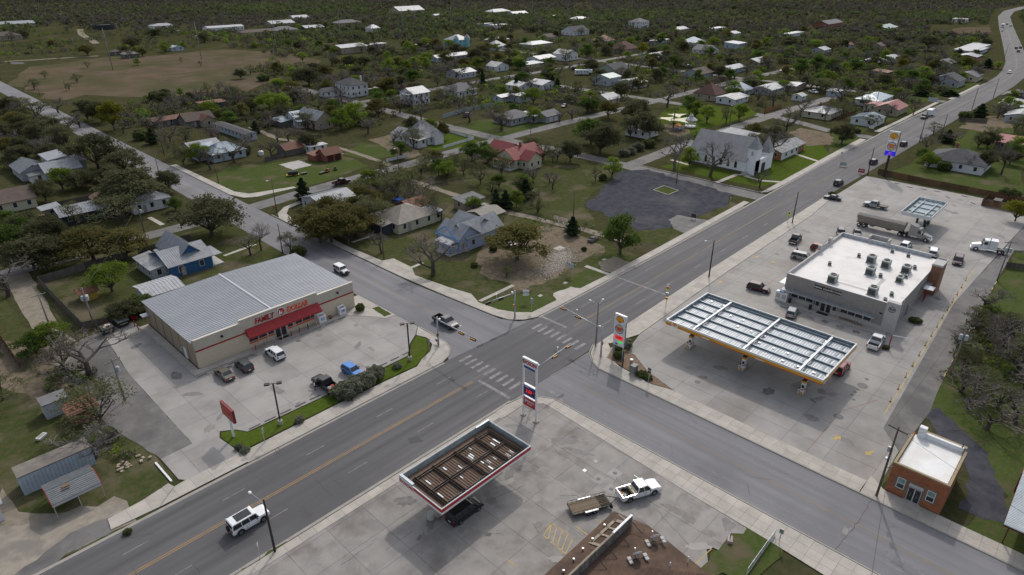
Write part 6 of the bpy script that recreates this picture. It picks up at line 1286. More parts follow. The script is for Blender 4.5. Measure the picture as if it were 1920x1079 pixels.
# small signs
def sign(X,Y,h,w,ph,m,lab,face='-x',post=None,txt=None,tm=None,shape=None,name='road_sign',z=.03,two=False,g=None):
    t = thing(name,lab,'sign',(X,Y,z),0,g); pm_ = post or M_GALV
    a = {'-x': -math.pi/2,'-y': 0,'+x': math.pi/2,'+y': math.pi}[face] if isinstance(face,str) else face
    t.rotation_euler = (0,0,a)
    for s in ((-w/2+.05,w/2 - .05) if two else (0,)): MB().box(s - .035,.0,0,s+.035,.07,h).build('post',pm_,t)
    if shape == 'diamond': MB().hexa([(0,-.04,h - ph),(w/2,-.04,h - ph/2),(0,-.04,h),(-w/2,-.04,h - ph/2),(0,-.01,h - ph),(w/2,-.01,h - ph/2),(0,-.01,h),(-w/2,-.01,h - ph/2)]).build('panel',m,t)
    else: MB().box(-w/2,-.05,h - ph,w/2,-.005,h).build('panel',m,t)
    if txt: put('lettering',text_mesh(txt,ph*.5,tm or M_BLACK,extrude=.004),t,(0,-.06,h - ph/2),(R(90),0,0))
    return t
M_FLUO = mat('school_yellow',(.62,.68,.02),rough=.5); M_SGRN = mat('sign_green',(.02,.16,.07),rough=.5)
t = sign(171.2,61.0,3.6,1.0,1.0,M_FLUO,'bright yellow school crossing sign at the lot edge',shape='diamond'); MB().box(-.35,-.05,2.1,.35,-.01,2.55).build('arrow_plate',M_FLUO,t); MB().bar((-.2,-.06,2.45),(.15,-.06,2.2),.08).build('arrow',M_BLACK,t); MB().box(-.15,-.06,2.9,.15,-.045,3.3).build('symbol',M_BLACK,t)
X,Y = at(1248,578); t = thing('beacon_post','school zone beacon post with solar panel at lot edge','beacon',(X,Y,.05)); MB().tube((0,0,0),(0,0,5.2),.06).build('post',M_GALV,t); MB().box(-.5,-.35,5.2,.4,.35,5.26).build('solar_panel',M_BLACK,t)
for z in (4.6,2.2): q = MB().box(-.2,-.28,-.2,.1,.28,.2).build('beacon',M_SIGY,t,loc=(0,0,z)); MB().lathe([(.001,-.05),(.14,-.05),(.14,0)],10,(-.2,0,0),'y').build('lens',M_SIGB,q)
MB().box(-.2,-.25,2.9,.1,.25,3.5).build('control_box',M_GALV,t); MB().box(-.05,-.3,3.9,.0,.3,4.2).build('plate',M_FLUO,t)
sign(*at(1069,517),3.1,1.9,1.0,mat('pale_blue_board',(.3,.45,.55),(.55,.6,.62),sc=1.5),'blue and white notice board on the rubble lot edge',two=False,txt='FOR SALE',tm=M_RED); sign(*at(986,567),2.8,1.3,1.3,M_WHITE,'square white notice board on the grassy corner',face=R(-45),txt='NOTICE')
sign(*at(789,500),1.2,.6,.7,M_BLACK,'small black yard sign beside the garden path',z=0); sign(*at(820,646),1.0,.9,.5,mat('blue_yard',(.05,.1,.3)),'small blue yard sign at the grassy corner of car park',z=.05)
sign(*at(1215,722),3.3,.6,1.0,M_BLACK,'black and white route sign beside the mulched bed',txt='90',tm=M_LETW); sign(*at(1460,1020),2.4,.5,.7,M_GALV,'back of grey road sign beside the chain link gate'); sign(*at(489,1050),2.6,.7,.9,M_GALV,'back of tilted road sign on the grass verge',face=R(60)); sign(*at(497,830),2.6,.6,.9,M_GALV,'grey road sign seen edge-on by the car park grass',face=R(40))
sign(*at(805,668 - 8),2.8,.6,.9,M_GALV,'tall grey road sign by the signal post near the car park',face=R(90)); sign(*at(997,585),3,.7,1.2,M_GALV,'grey sign post behind the white notice board',face=R(90)); sign(*at(1300,412),1.6,1.4,1.1,mat('brown_board',(.05,.04,.035)),'low brown notice frame on the gravel lot edge',two=True)
sign(*at(1580,313),1.6,2.2,1.2,mat('grey_board',(.32,.35,.35)),'grey church notice board with pale base on lawn',face=R(-65),two=True); sign(*at(1577,295),2,.6,.8,M_GALV,'grey road sign by the church path'); sign(*at(1445,345),2.2,.5,.8,M_GALV,'grey sign by the small bare church tree',face=R(60))
sign(*at(1614,327),1.8,2.0,1.3,M_RED,'red notice board at the corner of the lot',txt='BEER',tm=M_LETW); sign(*at(1633,245),2.0,1.8,1.2,M_WHITE,'white real estate board on the roadside lawn',txt='SALE',tm=M_RED); sign(*at(1745,203),5,4,2,mat('grey_billboard',(.35,.38,.42)),'grey billboard on two posts by the highway',two=True,name='billboard'); sign(*at(1572,273),1.5,1.1,1.1,M_GALV,'grey diamond sign under the roadside tree',shape='diamond')
sign(*at(1368,383),2,.5,.8,M_GALV,'grey sign at the gravel lot corner',face=R(40))
# corner bed with mulch, shrubs are planted later; controller cabinet
sheet('mulch_bed',[(83.2,56.2),(86.4,57.4),(87.4,55.2),(87.2,53),(84.4,48.5),(82.6,42.5),(81.8,46),(82.6,53)],.12,mat('brown_mulch',(.13,.085,.055),(.2,.14,.095),sc=3,rough=.95,bump=.6,bsc=10,bdist=.05),.1,1)
kerb([(83.2,56.2),(86.5,57.5),(87.5,55.2),(87.3,53),(84.5,48.4),(82.7,42.4)],.2,.17)
t = thing('controller_cabinet','grey traffic controller cabinet on concrete pad','cabinet',(*at(1188,702),.06)); MB().box(-.7,-.55,0,.7,.55,.3).build('plinth',M_KERB,t); MB().box(-.55,-.42,.3,.55,.42,1.75).build('cabinet',mat('cabinet_grey',(.16,.17,.16),rough=.6),t); MB().box(-.6,-.46,1.75,.6,.46,1.82).build('lid',mat('cabinet_grey',(.16,.17,.16)),t); MB().box(-.57,-.3,.5,-.55,.3,1.6).build('door',mat('cabinet_door',(.19,.2,.19)),t)
t = thing('power_pedestal','tan power pedestal with white cap in mulched bed','pedestal',(*at(1183,688),.06)); MB().box(-.18,-.18,0,.18,.18,1.3).build('post',M_STONE,t); MB().box(-.25,-.25,1.3,.25,.25,1.5).build('cap',M_WHITE,t)
p = upole(85.8,52.0,8.6,'dark slim pole standing before the shell price sign',m=M_BLACK,r=.09); p.location = (82.9,52.6,.05); MB().box(-.05,-.25,3.0,.02,.25,3.3).build('yellow_tag',M_YEL,p)
# wheel stops
M_STOP = mat('wheel_stop_concrete',(.16,.155,.15),(.22,.21,.2),sc=2,rough=.9)
ws = shared('wheel_stop',lambda: bevel_mesh(MB().box(-.9,-.09,0,.9,.09,.14).mesh('wheel_stop',M_STOP),.03))
def wstop(X,Y,a,lab,g): tag(put('wheel_stop',ws,None,(X,Y,.062),(0,0,a)),lab,'wheel stop',g)
for i,x in enumerate((30.5,32.4+.6,35.6,38.2,40.8,51.6,54.2,56.8,59.4)): wstop(x,83.2,0,'%s dark wheel stop from the red sign along car park grass' % ('first second third fourth fifth sixth seventh eighth ninth'.split()[i]),'wheel stops by the car park grass')
for i,x in enumerate((30.8,33.6,36.4,39.2,50.2,53,55.8,58.6)): wstop(x,102.7,0,'%s wheel stop from the bronze sedan along the store walk' % ('first second third fourth fifth sixth seventh eighth'.split()[i]),'wheel stops by the store walk')
for i,(p,a) in enumerate((((1640,333),-30),((1669,336),-25),((1682,345),-40),((1706,352),-30),((1732,356),-25),((1757,360),-30),((1777,371),-75),((1808,369),-35),((1824,382),-70))): wstop(*at(*p),R(a+120),'%s concrete wheel stop from the pole sign along the plank fence' % ('first second third fourth fifth sixth seventh eighth ninth'.split()[i]),'wheel stops before the plank fence')
for i,y in enumerate((38.6,41.4)): wstop(123.6,y,R(90),('wheel stop nearest the silver hatch car','wheel stop nearest the ice merchandiser')[i],'wheel stops at the country store front')
# dumpsters, bollards behind discount store
M_DUMP = mat('dumpster_black',(.02,.022,.024),(.035,.035,.036),sc=2,rough=.6)
for i,(p,l,op) in enumerate((((203,625),'open black dumpster full of cartons behind the store',1),((231,612),'black dumpster with lid shut behind the store',0))):
    t = thing('dumpster',l,'dumpster',(*at(*p),.06),R(6)); mb = MB().hexa([(-1.0,-.6,.15),(1.0,-.6,.15),(1.0,.75,.15),(-1.0,.75,.15),(-1.05,-.9,1.25),(1.05,-.9,1.25),(1.05,.8,1.6),(-1.05,.8,1.6)]); mb.build('body',M_DUMP,t)
    for s in (-1,1): MB().box(s*1.05 - .08,-.3,.8,s*1.05+.08,.3,1.0).build('fork_pocket',M_DUMP,t)
    put('lettering',text_mesh('WASTE',.4,M_LETW,extrude=.01),t,(0,-.8,.8),(R(78),0,0))
    if op:
        for k in range(7): MB().bc(0,0,0,.5,.4,.25,rnd.uniform(0,3)).build('carton',mat('carton_brown',(.36,.25,.15),(.5,.46,.4),sc=3,rand=.3),t,loc=(rnd.uniform(-.7,.7),rnd.uniform(-.5,.5),1.35+.1*(k % 3)))
    else: MB().hexa([(-1.05,-.9,1.27),(1.05,-.9,1.27),(1.05,.8,1.62),(-1.05,.8,1.62),(-1.05,-.9,1.32),(1.05,-.9,1.32),(1.05,.8,1.67),(-1.05,.8,1.67)]).build('lid',mat('grey_lid',(.12,.13,.14)),t)
for i,p in enumerate(((253,612),(260,620),(236,598),(205,610),(193,615))): X,Y = at(*p); bollard(X,Y,1.2,M_RED,'red bollard near the dumpsters, %s from the store wall' % 'second,first,third,fourth,fifth'.split(',')[i],'red bollards by the dumpsters')
X,Y = at(253,600); t = thing('baler_cart','dark red handcart standing behind the store by bollards','cart',(X,Y,.06),.6); MB().box(-.5,-.4,.3,.5,.4,.5).build('deck',M_RED,t); MB().line([(-.5,0,.5),(-.8,0,1.4)],.05).build('handle',M_RED,t); MB().tube((.3,-.4,.2),(.3,.4,.2),.2).build('wheel',M_TYRE,t)
# overhead wires near the brick office and along the alley
def wire(a,b,sag,lab):
    P_ = [(a[0]+(b[0] - a[0])*i/12,a[1]+(b[1] - a[1])*i/12,a[2]+(b[2] - a[2])*i/12 - sag*4*(i/12)*(1 - i/12)) for i in range(13)]
    o = MB().line(P_,.018,4).build('overhead_wire',M_WIRE); tag(o,lab,'cable','overhead wires')
wire((80.3,11.4,11),(119.5,11.6,9.2),.8,'overhead wire from brick office pole to brush pole'); wire((119.5,10.6,9.2),(168.5,12.6,9.2),.9,'overhead wire between the two transformer poles by the alley'); wire((80.3,10.3,10.9),(67,-30,11),.9,'overhead wire from brick office pole over the open shed'); wire((80.3,9.2,11),(150,-40,9),1.5,'overhead wire crossing above the brick office roof'); wire((80.3,10.3,9),(56,5,6),.7,'low service wire crossing the cross street'); wire((168.5,12.6,7.4),(152,21,6.5),.5,'service wire from transformer pole to brick tower')
for a,b,n in (((126.2,59.7,8.6),(172.7,60.3,8.6),'lamp pole and the yellow school sign pole'),((172.7,60.3,8.6),(234.4,60.8,8.9),'school sign pole and the pole sign corner'),((234.4,60.8,8.9),(296.2,61.3,11.2),'pole sign corner and the next brown pole'),((296.2,61.3,11.2),(*at(1763,262),9.7),'two brown poles past the dark house'),((84.9,60,8.6),(126.2,59.7,8.6),'corner signal and the brown lamp pole'),((*at(720,487),8.7),(*at(519,398),9.2),'cream porch house pole and town road corner'),((*at(519,398),9.2),(*at(410,345),8.7),'town road corner and corner lawn pole'),((*at(748,325),8.2),(*at(877,298),8.7),'grass lamp pole and round dark tree pole'),((*at(877,298),8.7),(*at(995,262),8.7),'round dark tree pole and junction pole'),((23.4,133.4,8.6),(*at(273,445),8.7),'dumpster poles and the lane transformer pole'),((23.4,133.4,8.3),(17.8,142,6.5),'dumpster poles and the alley pole'),((23.4,133.4,8.5),(19.2,104.5,7.7),'dumpster poles and the store lane pole')):
    wire(a,b,.9,'overhead wire strung between the '+n)
# chain link gate and fence at bottom right
t = thing('chain_gate','leaning chain link gate panel beside the sidewalk','gate',(*at(1425,1050),.05),0); X0,Y0 = at(1452,1005); X1,Y1 = at(1400,1079); mb = MB(); ox,oy = t.location.x,t.location.y
for z in (.15,1.1): mb.tube((X0 - ox,Y0 - oy,z),(X1 - ox,Y1 - oy,z),.03,n=6)
for k in range(5): a = k/4; mb.tube((X0+(X1 - X0)*a - ox,Y0+(Y1 - Y0)*a - oy,.0),(X0+(X1 - X0)*a - ox,Y0+(Y1 - Y0)*a - oy,1.15),.035,n=6)
mb.build('frame',M_WHITE,t); MB().poly([(X0 - ox,Y0 - oy,.15),(X1 - ox,Y1 - oy,.15),(X1 - ox,Y1 - oy,.6),(X0 - ox,Y0 - oy,.6)]).build('mesh_panel',M_GALV,t)
t = thing('kerb_block','white concrete block on worn forecourt edge','block',(*at(1368,1015),.06),.5); MB().box(-.5,-.3,0,.5,.3,.4).build('base',M_KERB,t); MB().tube((0,0,.4),(.1,0,1.2),.05).build('stub',M_RED,t)

# ================================================================ HOUSES, SHEDS, FENCES
LM = []      # landmarks used to say where a tree stands
KEEP = []    # footprints kept clear of trees
def rm(n,c,c2,metal=0,rough=.6,st=(1,1,1)): return mat('roof_'+n,c,c2,sc=.7,rough=rough,metal=metal,stretch=st,obj=True)
RF = dict(silver=rm('silver',(.30,.315,.335),(.22,.228,.24),.15,.55),white=rm('white',(.41,.42,.43),(.31,.318,.325),0,.6),grey=rm('grey_shingle',(.125,.125,.13),(.165,.163,.165),0,.9),dark=rm('dark_shingle',(.045,.047,.055),(.07,.07,.075),0,.9),brown=rm('brown_shingle',(.115,.085,.07),(.085,.062,.052),0,.9),red=rm('red_metal',(.26,.035,.035),(.2,.05,.045),.1,.5),rust=rm('rusty_metal',(.20,.085,.05),(.13,.07,.05),.1,.8),tan=rm('tan_shingle',(.26,.17,.11),(.21,.14,.095),0,.9),blue=rm('blue_metal',(.25,.31,.37),(.33,.38,.42),.2,.45),green=rm('green_metal',(.16,.22,.21),(.2,.26,.25),.15,.5),weath=rm('weathered_metal',(.34,.345,.35),(.17,.17,.175),.15,.55),oldtan=rm('old_tan',(.2,.18,.15),(.14,.125,.11),.1,.7),maroon=rm('maroon_shingle',(.10,.045,.035),(.075,.035,.03),0,.9))
def wm(n,c,c2): return mat('wall_'+n,c,c2,sc=.6,rough=.85,stretch=(1,1,3),obj=True)
WL = dict(white=wm('white',(.58,.59,.61),(.50,.51,.53)),cream=wm('cream',(.47,.45,.33),(.41,.39,.29)),grey=wm('grey',(.32,.34,.37),(.27,.285,.31)),tan=wm('tan',(.33,.28,.21),(.28,.24,.18)),blue=wm('blue',(.02,.085,.20),(.03,.1,.22)),lav=wm('lavender_blue',(.30,.35,.50),(.26,.31,.45)),pale=wm('pale_blue',(.36,.43,.50),(.31,.37,.43)),red=wm('red_brick',(.22,.08,.055),(.18,.065,.045)),wood=wm('grey_wood',(.13,.12,.11),(.09,.083,.078)),aqua=wm('aqua',(.22,.45,.52),(.18,.38,.45)),green=wm('sage',(.30,.34,.29),(.26,.3,.255)),dark=wm('dark_blue',(.03,.045,.06),(.045,.055,.065)),yellow=wm('mustard',(.38,.25,.035),(.32,.21,.04)),silver=wm('silver',(.38,.41,.44),(.33,.355,.38)),orange=wm('orange_brick',(.29,.12,.065),(.24,.1,.055)))
TRIM = mat('house_trim',(.6,.6,.6),rough=.6)
def roof_mesh(mb,x0,y0,x1,y1,h,typ,ax,rise,ov=.45,th=.12,rib=None):
    X0,Y0,X1,Y1 = x0 - ov,y0 - ov,x1+ov,y1+ov; d = rise*ov/max(.1,((y1 - y0) if ax == 'x' else (x1 - x0))/2); z0 = h - d
    def slab(p):
        mb.poly(p); mb.poly([(a,b,c - th) for a,b,c in p][::-1])
        for i in range(len(p)): a,b = p[i],p[(i+1) % len(p)]; mb.poly([(a[0],a[1],a[2] - th),(b[0],b[1],b[2] - th),b,a])
        if rib:
            # standing seams running down the slope
            hi = max(q[2] for q in p); lo = min(q[2] for q in p)
            if hi - lo > .1:
                E = [q for q in p if q[2] - lo < .02]; T = [q for q in p if hi - q[2] < .02]
                if len(E) == 2 and len(T) >= 1:
                    T = T if len(T) == 2 else [T[0],T[0]]
                    if (Vector(E[0]) - Vector(T[0])).length+(Vector(E[1]) - Vector(T[1])).length > (Vector(E[0]) - Vector(T[1])).length+(Vector(E[1]) - Vector(T[0])).length: T = T[::-1]
                    n = max(2,int((Vector(E[1]) - Vector(E[0])).length/rib))
                    for k in range(n+1):
                        a = Vector(E[0]).lerp(Vector(E[1]),k/n); b = Vector(T[0]).lerp(Vector(T[1]),k/n); up = Vector((0,0,.03)); mb.bar(a+up,b+up,.05,.06)
    if typ == 'flat': mb.box(X0,Y0,h,X1,Y1,h+.18); return
    if typ == 'shed':
        if ax == 'x': slab([(X0,Y0,h),(X1,Y0,h),(X1,Y1,h+rise),(X0,Y1,h+rise)])
        else: slab([(X0,Y0,h),(X1,Y0,h+rise),(X1,Y1,h+rise),(X0,Y1,h)])
        return
    if typ == 'gable':
        if ax == 'x': m = (Y0+Y1)/2; slab([(X0,Y0,z0),(X1,Y0,z0),(X1,m,h+rise),(X0,m,h+rise)]); slab([(X1,Y1,z0),(X0,Y1,z0),(X0,m,h+rise),(X1,m,h+rise)])
        else: m = (X0+X1)/2; slab([(X1,Y0,z0),(X1,Y1,z0),(m,Y1,h+rise),(m,Y0,h+rise)]); slab([(X0,Y1,z0),(X0,Y0,z0),(m,Y0,h+rise),(m,Y1,h+rise)])
        return
    # hip
    if X1 - X0 >= Y1 - Y0: k = (Y1 - Y0)/2*(1 if typ == 'hip' else .92); r0,r1 = (X0+k,(Y0+Y1)/2),(X1 - k,(Y0+Y1)/2)
    else: k = (X1 - X0)/2*(1 if typ == 'hip' else .92); r0,r1 = ((X0+X1)/2,Y0+k),((X0+X1)/2,Y1 - k)
    A,B = (*r0,h+rise),(*r1,h+rise)
    if X1 - X0 >= Y1 - Y0: slab([(X0,Y0,z0),(X1,Y0,z0),B,A]); slab([(X1,Y1,z0),(X0,Y1,z0),A,B]); slab([(X0,Y1,z0),(X0,Y0,z0),A]); slab([(X1,Y0,z0),(X1,Y1,z0),B])
    else: slab([(X1,Y0,z0),(X1,Y1,z0),B,A]); slab([(X0,Y1,z0),(X0,Y0,z0),A,B]); slab([(X0,Y0,z0),(X1,Y0,z0),A]); slab([(X1,Y1,z0),(X0,Y1,z0),B])
def block(root,x0,y0,x1,y1,h,typ,ax,rise,rmat,wmat,rib=None,win=True,z=0,ov=.45,ww=.95,wh=1.35,far=False,step=3.2,faces=('-x','-y')):
    """one volume of a house: wall, roof and its windows, in coordinates about the root"""
    ox,oy = root.location.x,root.location.y; a,b,c,d = x0 - ox,y0 - oy,x1 - ox,y1 - oy
    mb = MB().box(a,b,z,c,d,h)
    if typ == 'gable':
        if ax == 'x': m = (b+d)/2; mb.poly([(a,d,h),(a,b,h),(a,m,h+rise)]); mb.poly([(c,b,h),(c,d,h),(c,m,h+rise)])
        else: m = (a+c)/2; mb.poly([(a,b,h),(c,b,h),(m,b,h+rise)]); mb.poly([(c,d,h),(a,d,h),(m,d,h+rise)])
    if typ == 'shed':
        if ax == 'x': mb.poly([(a,d,h),(a,b,h),(a,d,h+rise)]); mb.poly([(c,b,h),(c,d,h),(c,d,h+rise)]); mb.poly([(c,d,h),(a,d,h),(a,d,h+rise),(c,d,h+rise)])
        else: mb.poly([(a,b,h),(c,b,h),(c,b,h+rise)]); mb.poly([(c,d,h),(a,d,h),(c,d,h+rise)]); mb.poly([(c,b,h),(c,d,h),(c,d,h+rise),(c,b,h+rise)])
    mb.build('wall',wmat,root)
    rb_ = MB(); roof_mesh(rb_,a,b,c,d,h,typ,ax,rise,ov,rib=rib); r = rb_.build('roof',rmat,root)
    if win:
        for st in range(2 if h > 5 else 1):
            zc = 1.75+st*2.9
            for f in faces:
                L = (d - b) if f[1] == 'x' else (c - a); n = max(1,int(L/step))
                for k in range(n):
                    u = L*(k+.5)/n
                    loc = {'-x': (a - .02,b+u,zc),'+x': (c+.02,b+u,zc),'-y': (a+u,b - .02,zc),'+y': (a+u,d+.02,zc)}[f]
                    window(root,loc,SIDE[f][0],ww,wh,TRIM)
    return r
def chimney(r,x,y,z0,z1,root,m=None): MB().box(x - root.location.x - .35,y - root.location.y - .35,z0,x - root.location.x+.35,y - root.location.y+.35,z1).build('chimney',m or WL['red'],r)
def porch(root,x0,y0,x1,y1,h,rmat,slope=.4,side='-x',pm=None,n=3):
    ox,oy = root.location.x,root.location.y; a,b,c,d = x0 - ox,y0 - oy,x1 - ox,y1 - oy
    zz = {'-x': (h,h+slope,h+slope,h),'-y': (h,h,h+slope,h+slope)}[side]
    P_ = [(a,b),(c,b),(c,d),(a,d)]
    MB().hexa([(*P_[i],zz[i] - .12) for i in range(4)]+[(*P_[i],zz[i]) for i in range(4)]).build('porch_roof',rmat,root)
    MB().box(a,b,0,c,d,.35).build('porch_floor',M_STUCL,root)
    for k in range(n):
        t = k/(n - 1); x,y = (a+.12,b+.12+(d - b - .24)*t) if side == '-x' else (a+.12+(c - a - .24)*t,b+.12)
        MB().box(x - .08,y - .08,.35,x+.08,y+.08,h - .1).build('porch_post',pm or TRIM,root)
def door(root,x,y,f,w=.95,h=2.05,m=None): put('door',shared(('door',w,h,(m or M_STUC).name),lambda: MB().box(-w/2,-.05,.1,w/2,.02,.1+h).mesh('door',m or M_STUC)),root,(x - root.location.x,y - root.location.y,0),(0,0,SIDE[f][0]))
def house(label,x0,y0,x1,y1,h,typ,ax,rise,rf,wl,name='house',cat='house',lm=None,**k):
    t = thing(name,label,cat,((x0+x1)/2,(y0+y1)/2,0)); dist = math.hypot(x0,y0)
    rib = k.pop('rib',None) if 'rib' in k else (.7 if rf in ('silver','white','red','rust','blue','weath','green') and dist < 330 else None)
    r = block(t,x0,y0,x1,y1,h,typ,ax,rise,RF[rf],WL[wl],rib=rib,**k)
    if cat == 'house': door(t,x0+(x1 - x0)*.3,y0 - .03,'-y')
    KEEP.append((x0 - 1,y0 - 1,x1+1,y1+1)); LM.append(((x0+x1)/2,(y0+y1)/2,lm or label))
    return t,r
def wing(t,*a,rib=None,rf='silver',wl='white',**k):
    KEEP.append((a[0] - 1,a[1] - 1,a[2]+1,a[3]+1)); return block(t,*a[:8],RF[rf],WL[wl],rib=rib,**k)
LM += [(47,116,'discount store'),(142,33,'country store'),(86,6.7,'brick office'),(160,100,'gravel lot'),(215,101,'church'),(92,92,'rubble lot')]
KEEP += [(30,103,64,130),(205,86,224,114),(79,1,93,12)]
# ---- near houses
t,r = house('dark blue board house with grey metal roof behind discount store',42.6,145.6,51.9,156.5,3.1,'gable','x',2.0,'silver','blue',lm='blue board house',rib=.45)
wing(t,45.5,148,51,160,3.4,'gable','y',2.6,rf='silver',wl='blue',rib=.45,win=False); wing(t,39.4,147.5,42.5,157.5,2.7,'shed','y',.5,rf='weath',wl='grey'); porch(t,51.9,145.6,54.5,152,2.7,RF['silver'],0,'-x'); porch(t,44,156.5,50,159,2.7,RF['silver'],.0,'-x',n=2)
t,r = house('lavender blue gabled house with porch on the rubble lot',96.2,110,103.2,117.8,3.6,'gable','y',2.7,'silver','lav',lm='lavender gabled house',rib=.45)
wing(t,99,109.8,111,116.4,3.6,'gable','x',2.6,rf='silver',wl='lav',rib=.45); wing(t,103,112,110,120.5,3.6,'gable','y',2.4,rf='silver',wl='lav',rib=.45,win=False); porch(t,93.6,110.2,96.1,115.6,2.9,RF['silver'],.4,'-x',mat('bright_blue_trim',(.05,.22,.5)),2)
for s in ((96.1,113.9),): [part(MB().bar(a,b,.12,.22),'gable_trim',MATS['bright_blue_trim'],t) for a,b in (((95.7,109.6,3.45),(95.7,113.9,6.25)),((95.7,118.2,3.45),(95.7,113.9,6.25)),((96.12,110.1,3.62),(96.12,117.7,3.62)))]
for y in (110.0,117.7): part(MB().box(96.1,y - .1,0,96.3,y+.1,3.6),'corner_board',MATS['bright_blue_trim'],t)
t,r = house('cream walled house with old tan hip roof and screened porch',94,130.6,106.2,142,3.0,'hip','x',2.5,'oldtan','cream',lm='cream porch house'); wing(t,91,133,94,138.6,2.6,'shed','y',.4,rf='oldtan',wl='dark',win=False); wing(t,106.2,130.8,109,136,2.7,'flat','x',0,rf='white',wl='cream'); wing(t,104,138,111,145,2.8,'gable','x',1.4,rf='rust',wl='red',win=False)
t,r = house('red metal roofed cream farmhouse with broken porch',158,150,172,158.5,3.6,'gable','x',2.8,'red','cream',lm='red roofed farmhouse',rib=.5); chimney(r,165,154,6,7.6,t); wing(t,160.5,145.8,167,150,3.6,'gable','y',2.3,rf='red',wl='cream',rib=.5); wing(t,163,158.5,170.5,168,3.6,'gable','y',2.4,rf='red',wl='cream',rib=.5); porch(t,155.5,150,158,158,2.8,RF['rust'],.3)
t,r = house('white house with tall weathered pyramid metal roof and picket fence',155,197.4,167,208,3.4,'pyr','x',5.0,'weath','white',lm='pyramid roofed white house',rib=.6); wing(t,154.5,206,163,214,3.0,'gable','y',1.8,rf='weath',wl='white',rib=.6); porch(t,153.4,196,157.6,202,2.9,RF['white'],.4); wing(t,161,195.4,165.5,199,3.4,'gable','y',2.0,rf='weath',wl='white',win=False)
t,r = house('long grey house with low hip roof and twin garage',205.4,197,219,208,3.1,'hip','x',2.3,'grey','grey',lm='long grey house'); wing(t,220.5,190,230,198.5,2.9,'gable','x',1.5,rf='grey',wl='grey',win=False); wing(t,217,194,221,202,2.9,'shed','x',.8,rf='white',wl='grey',win=False)
for x in (223.6,227): put('garage_door',shared('gdoor',lambda: MB().box(-1.2,-.04,0,1.2,.02,2.2).mesh('garage_door',WL['white'])),t,(x - t.location.x,189.97 - t.location.y,.05))
t,r = house('large tan barn house with long ribbed roof and red doors',143.2,250.6,151,266.5,4.2,'gable','y',3.0,'weath','tan',lm='tan barn house',rib=.6); chimney(r,147,263,6,8,t); wing(t,140.5,264,148,271,3.6,'gable','x',2.2,rf='blue',wl='white',rib=.7); porch(t,140,259,143,264,2.7,RF['blue'],.4); wing(t,135.5,266,140.5,276,2.4,'shed','y',.5,rf='blue',wl='wood',win=False)
for y in (253.6,258.2): put('barn_door',shared('bdoor',lambda: MB().box(-.8,-.05,0,.8,.02,2.2).mesh('barn_door',mat('dark_red_door',(.1,.02,.02)))),t,(143.17 - t.location.x,y - t.location.y,.1),(0,0,-math.pi/2))
t,r = house('pale blue cottage with blue grey metal roof',90.8,232.5,102.8,241.5,3.1,'hip','x',2.6,'blue','pale',lm='pale blue cottage',rib=.6); wing(t,91,241,96,250,2.9,'gable','x',1.6,rf='blue',wl='pale'); wing(t,88,238,91,244,2.6,'gable','y',1.5,rf='blue',wl='pale')
house('long blue grey trailer home with dark roof',113.6,254,118,283,2.7,'gable','y',.5,'dark','pale',lm='blue grey trailer home')
house('shed with striped silver and rust metal roof',90,249.5,101,257,2.6,'gable','x',1.2,'silver','tan','shed','shed',lm='striped metal shed')
t,r = house('red brick garage with rusty red roof and dark doors',118.5,204.3,124.9,209.9,2.7,'gable','x',1.7,'rust','red','garage','garage',lm='red brick garage',win=False)
for x in (120.3,123.3): put('garage_door',shared('gdoor2',lambda: MB().box(-1.1,-.05,0,1.1,.02,2.2).mesh('garage_door',mat('maroon_door',(.05,.012,.012)))),t,(x - t.location.x,204.26 - t.location.y,.05))
wing(t,116.4,208,121,213,2.2,'shed','y',.5,rf='rust',wl='red',win=False)
house('collapsing grey board shed with rusty roof',113,222,120,229,2.4,'gable','x',1.6,'rust','wood','shed','shed',lm='rusty board shed',win=False)
house('small white old trailer beside the rusty shed',121,219,128,222.2,2.3,'flat','x',0,'white','white','old_trailer','trailer',lm='white old trailer')
t,r = house('rambling grey house with metal roofs behind bright green tree',44,248.5,54,258,3.2,'gable','x',2.2,'silver','grey',lm='rambling grey house'); wing(t,38.5,255,46,268,3.0,'gable','y',1.9,rf='silver',wl='grey',rib=.6); wing(t,47,255,52,266,5.4,'shed','y',.6,rf='silver',wl='grey',win=True); wing(t,40,249.5,44.5,255,2.6,'shed','y',.5,rf='grey',wl='white'); chimney(r,52.5,258,5,7.4,t); wing(t,52,258,58,264,3.2,'gable','x',1.8,rf='silver',wl='grey',rib=.6)
t,r = house('cream house with wide brown shingle roof at left edge',18,223.6,35.2,236,3.0,'gable','x',2.2,'brown','cream',lm='brown roofed cream house'); wing(t,10,222,18,232,2.8,'gable','y',1.6,rf='brown',wl='cream')
house('low dark house with pale metal roof among oaks',35.6,200,47,208,2.8,'gable','x',1.5,'silver','dark',lm='low dark house'); house('small flat roofed tan shed beside low dark house',33.6,209,37.6,213,2.8,'shed','y',.4,'white','tan','shed','shed',lm='flat tan shed'); house('small open shed with rusty roof under the oaks',28.5,203,33,207,2.1,'flat','x',0,'rust','wood','shed','shed',win=False,lm='rusty open shed')
house('house with bright ribbed metal roof half hidden by oak',52,196,62,207,3.1,'pyr','x',2.4,'silver','white',lm='oak shaded metal roofed house',rib=.6); house('tiny hip roofed hut beside the dirt yard',47,213,50,216,2.2,'pyr','x',1.2,'tan','tan','shed','shed',win=False,lm='hip roofed hut')
house('small mustard yellow shed with rusty roof in fenced yard',25.3,147.4,28.2,150.2,2.0,'gable','x',.6,'rust','yellow','shed','shed',win=False,lm='yellow shed')
t,r = house('wide pale canvas carport on posts beside lavender house',114,119,121.2,126,2.3,'gable','x',.9,'oldtan','tan','carport','carport',win=False,lm='canvas carport')
for o in [c for c in t.children if c.name.startswith('wall')]: bpy.data.objects.remove(o)
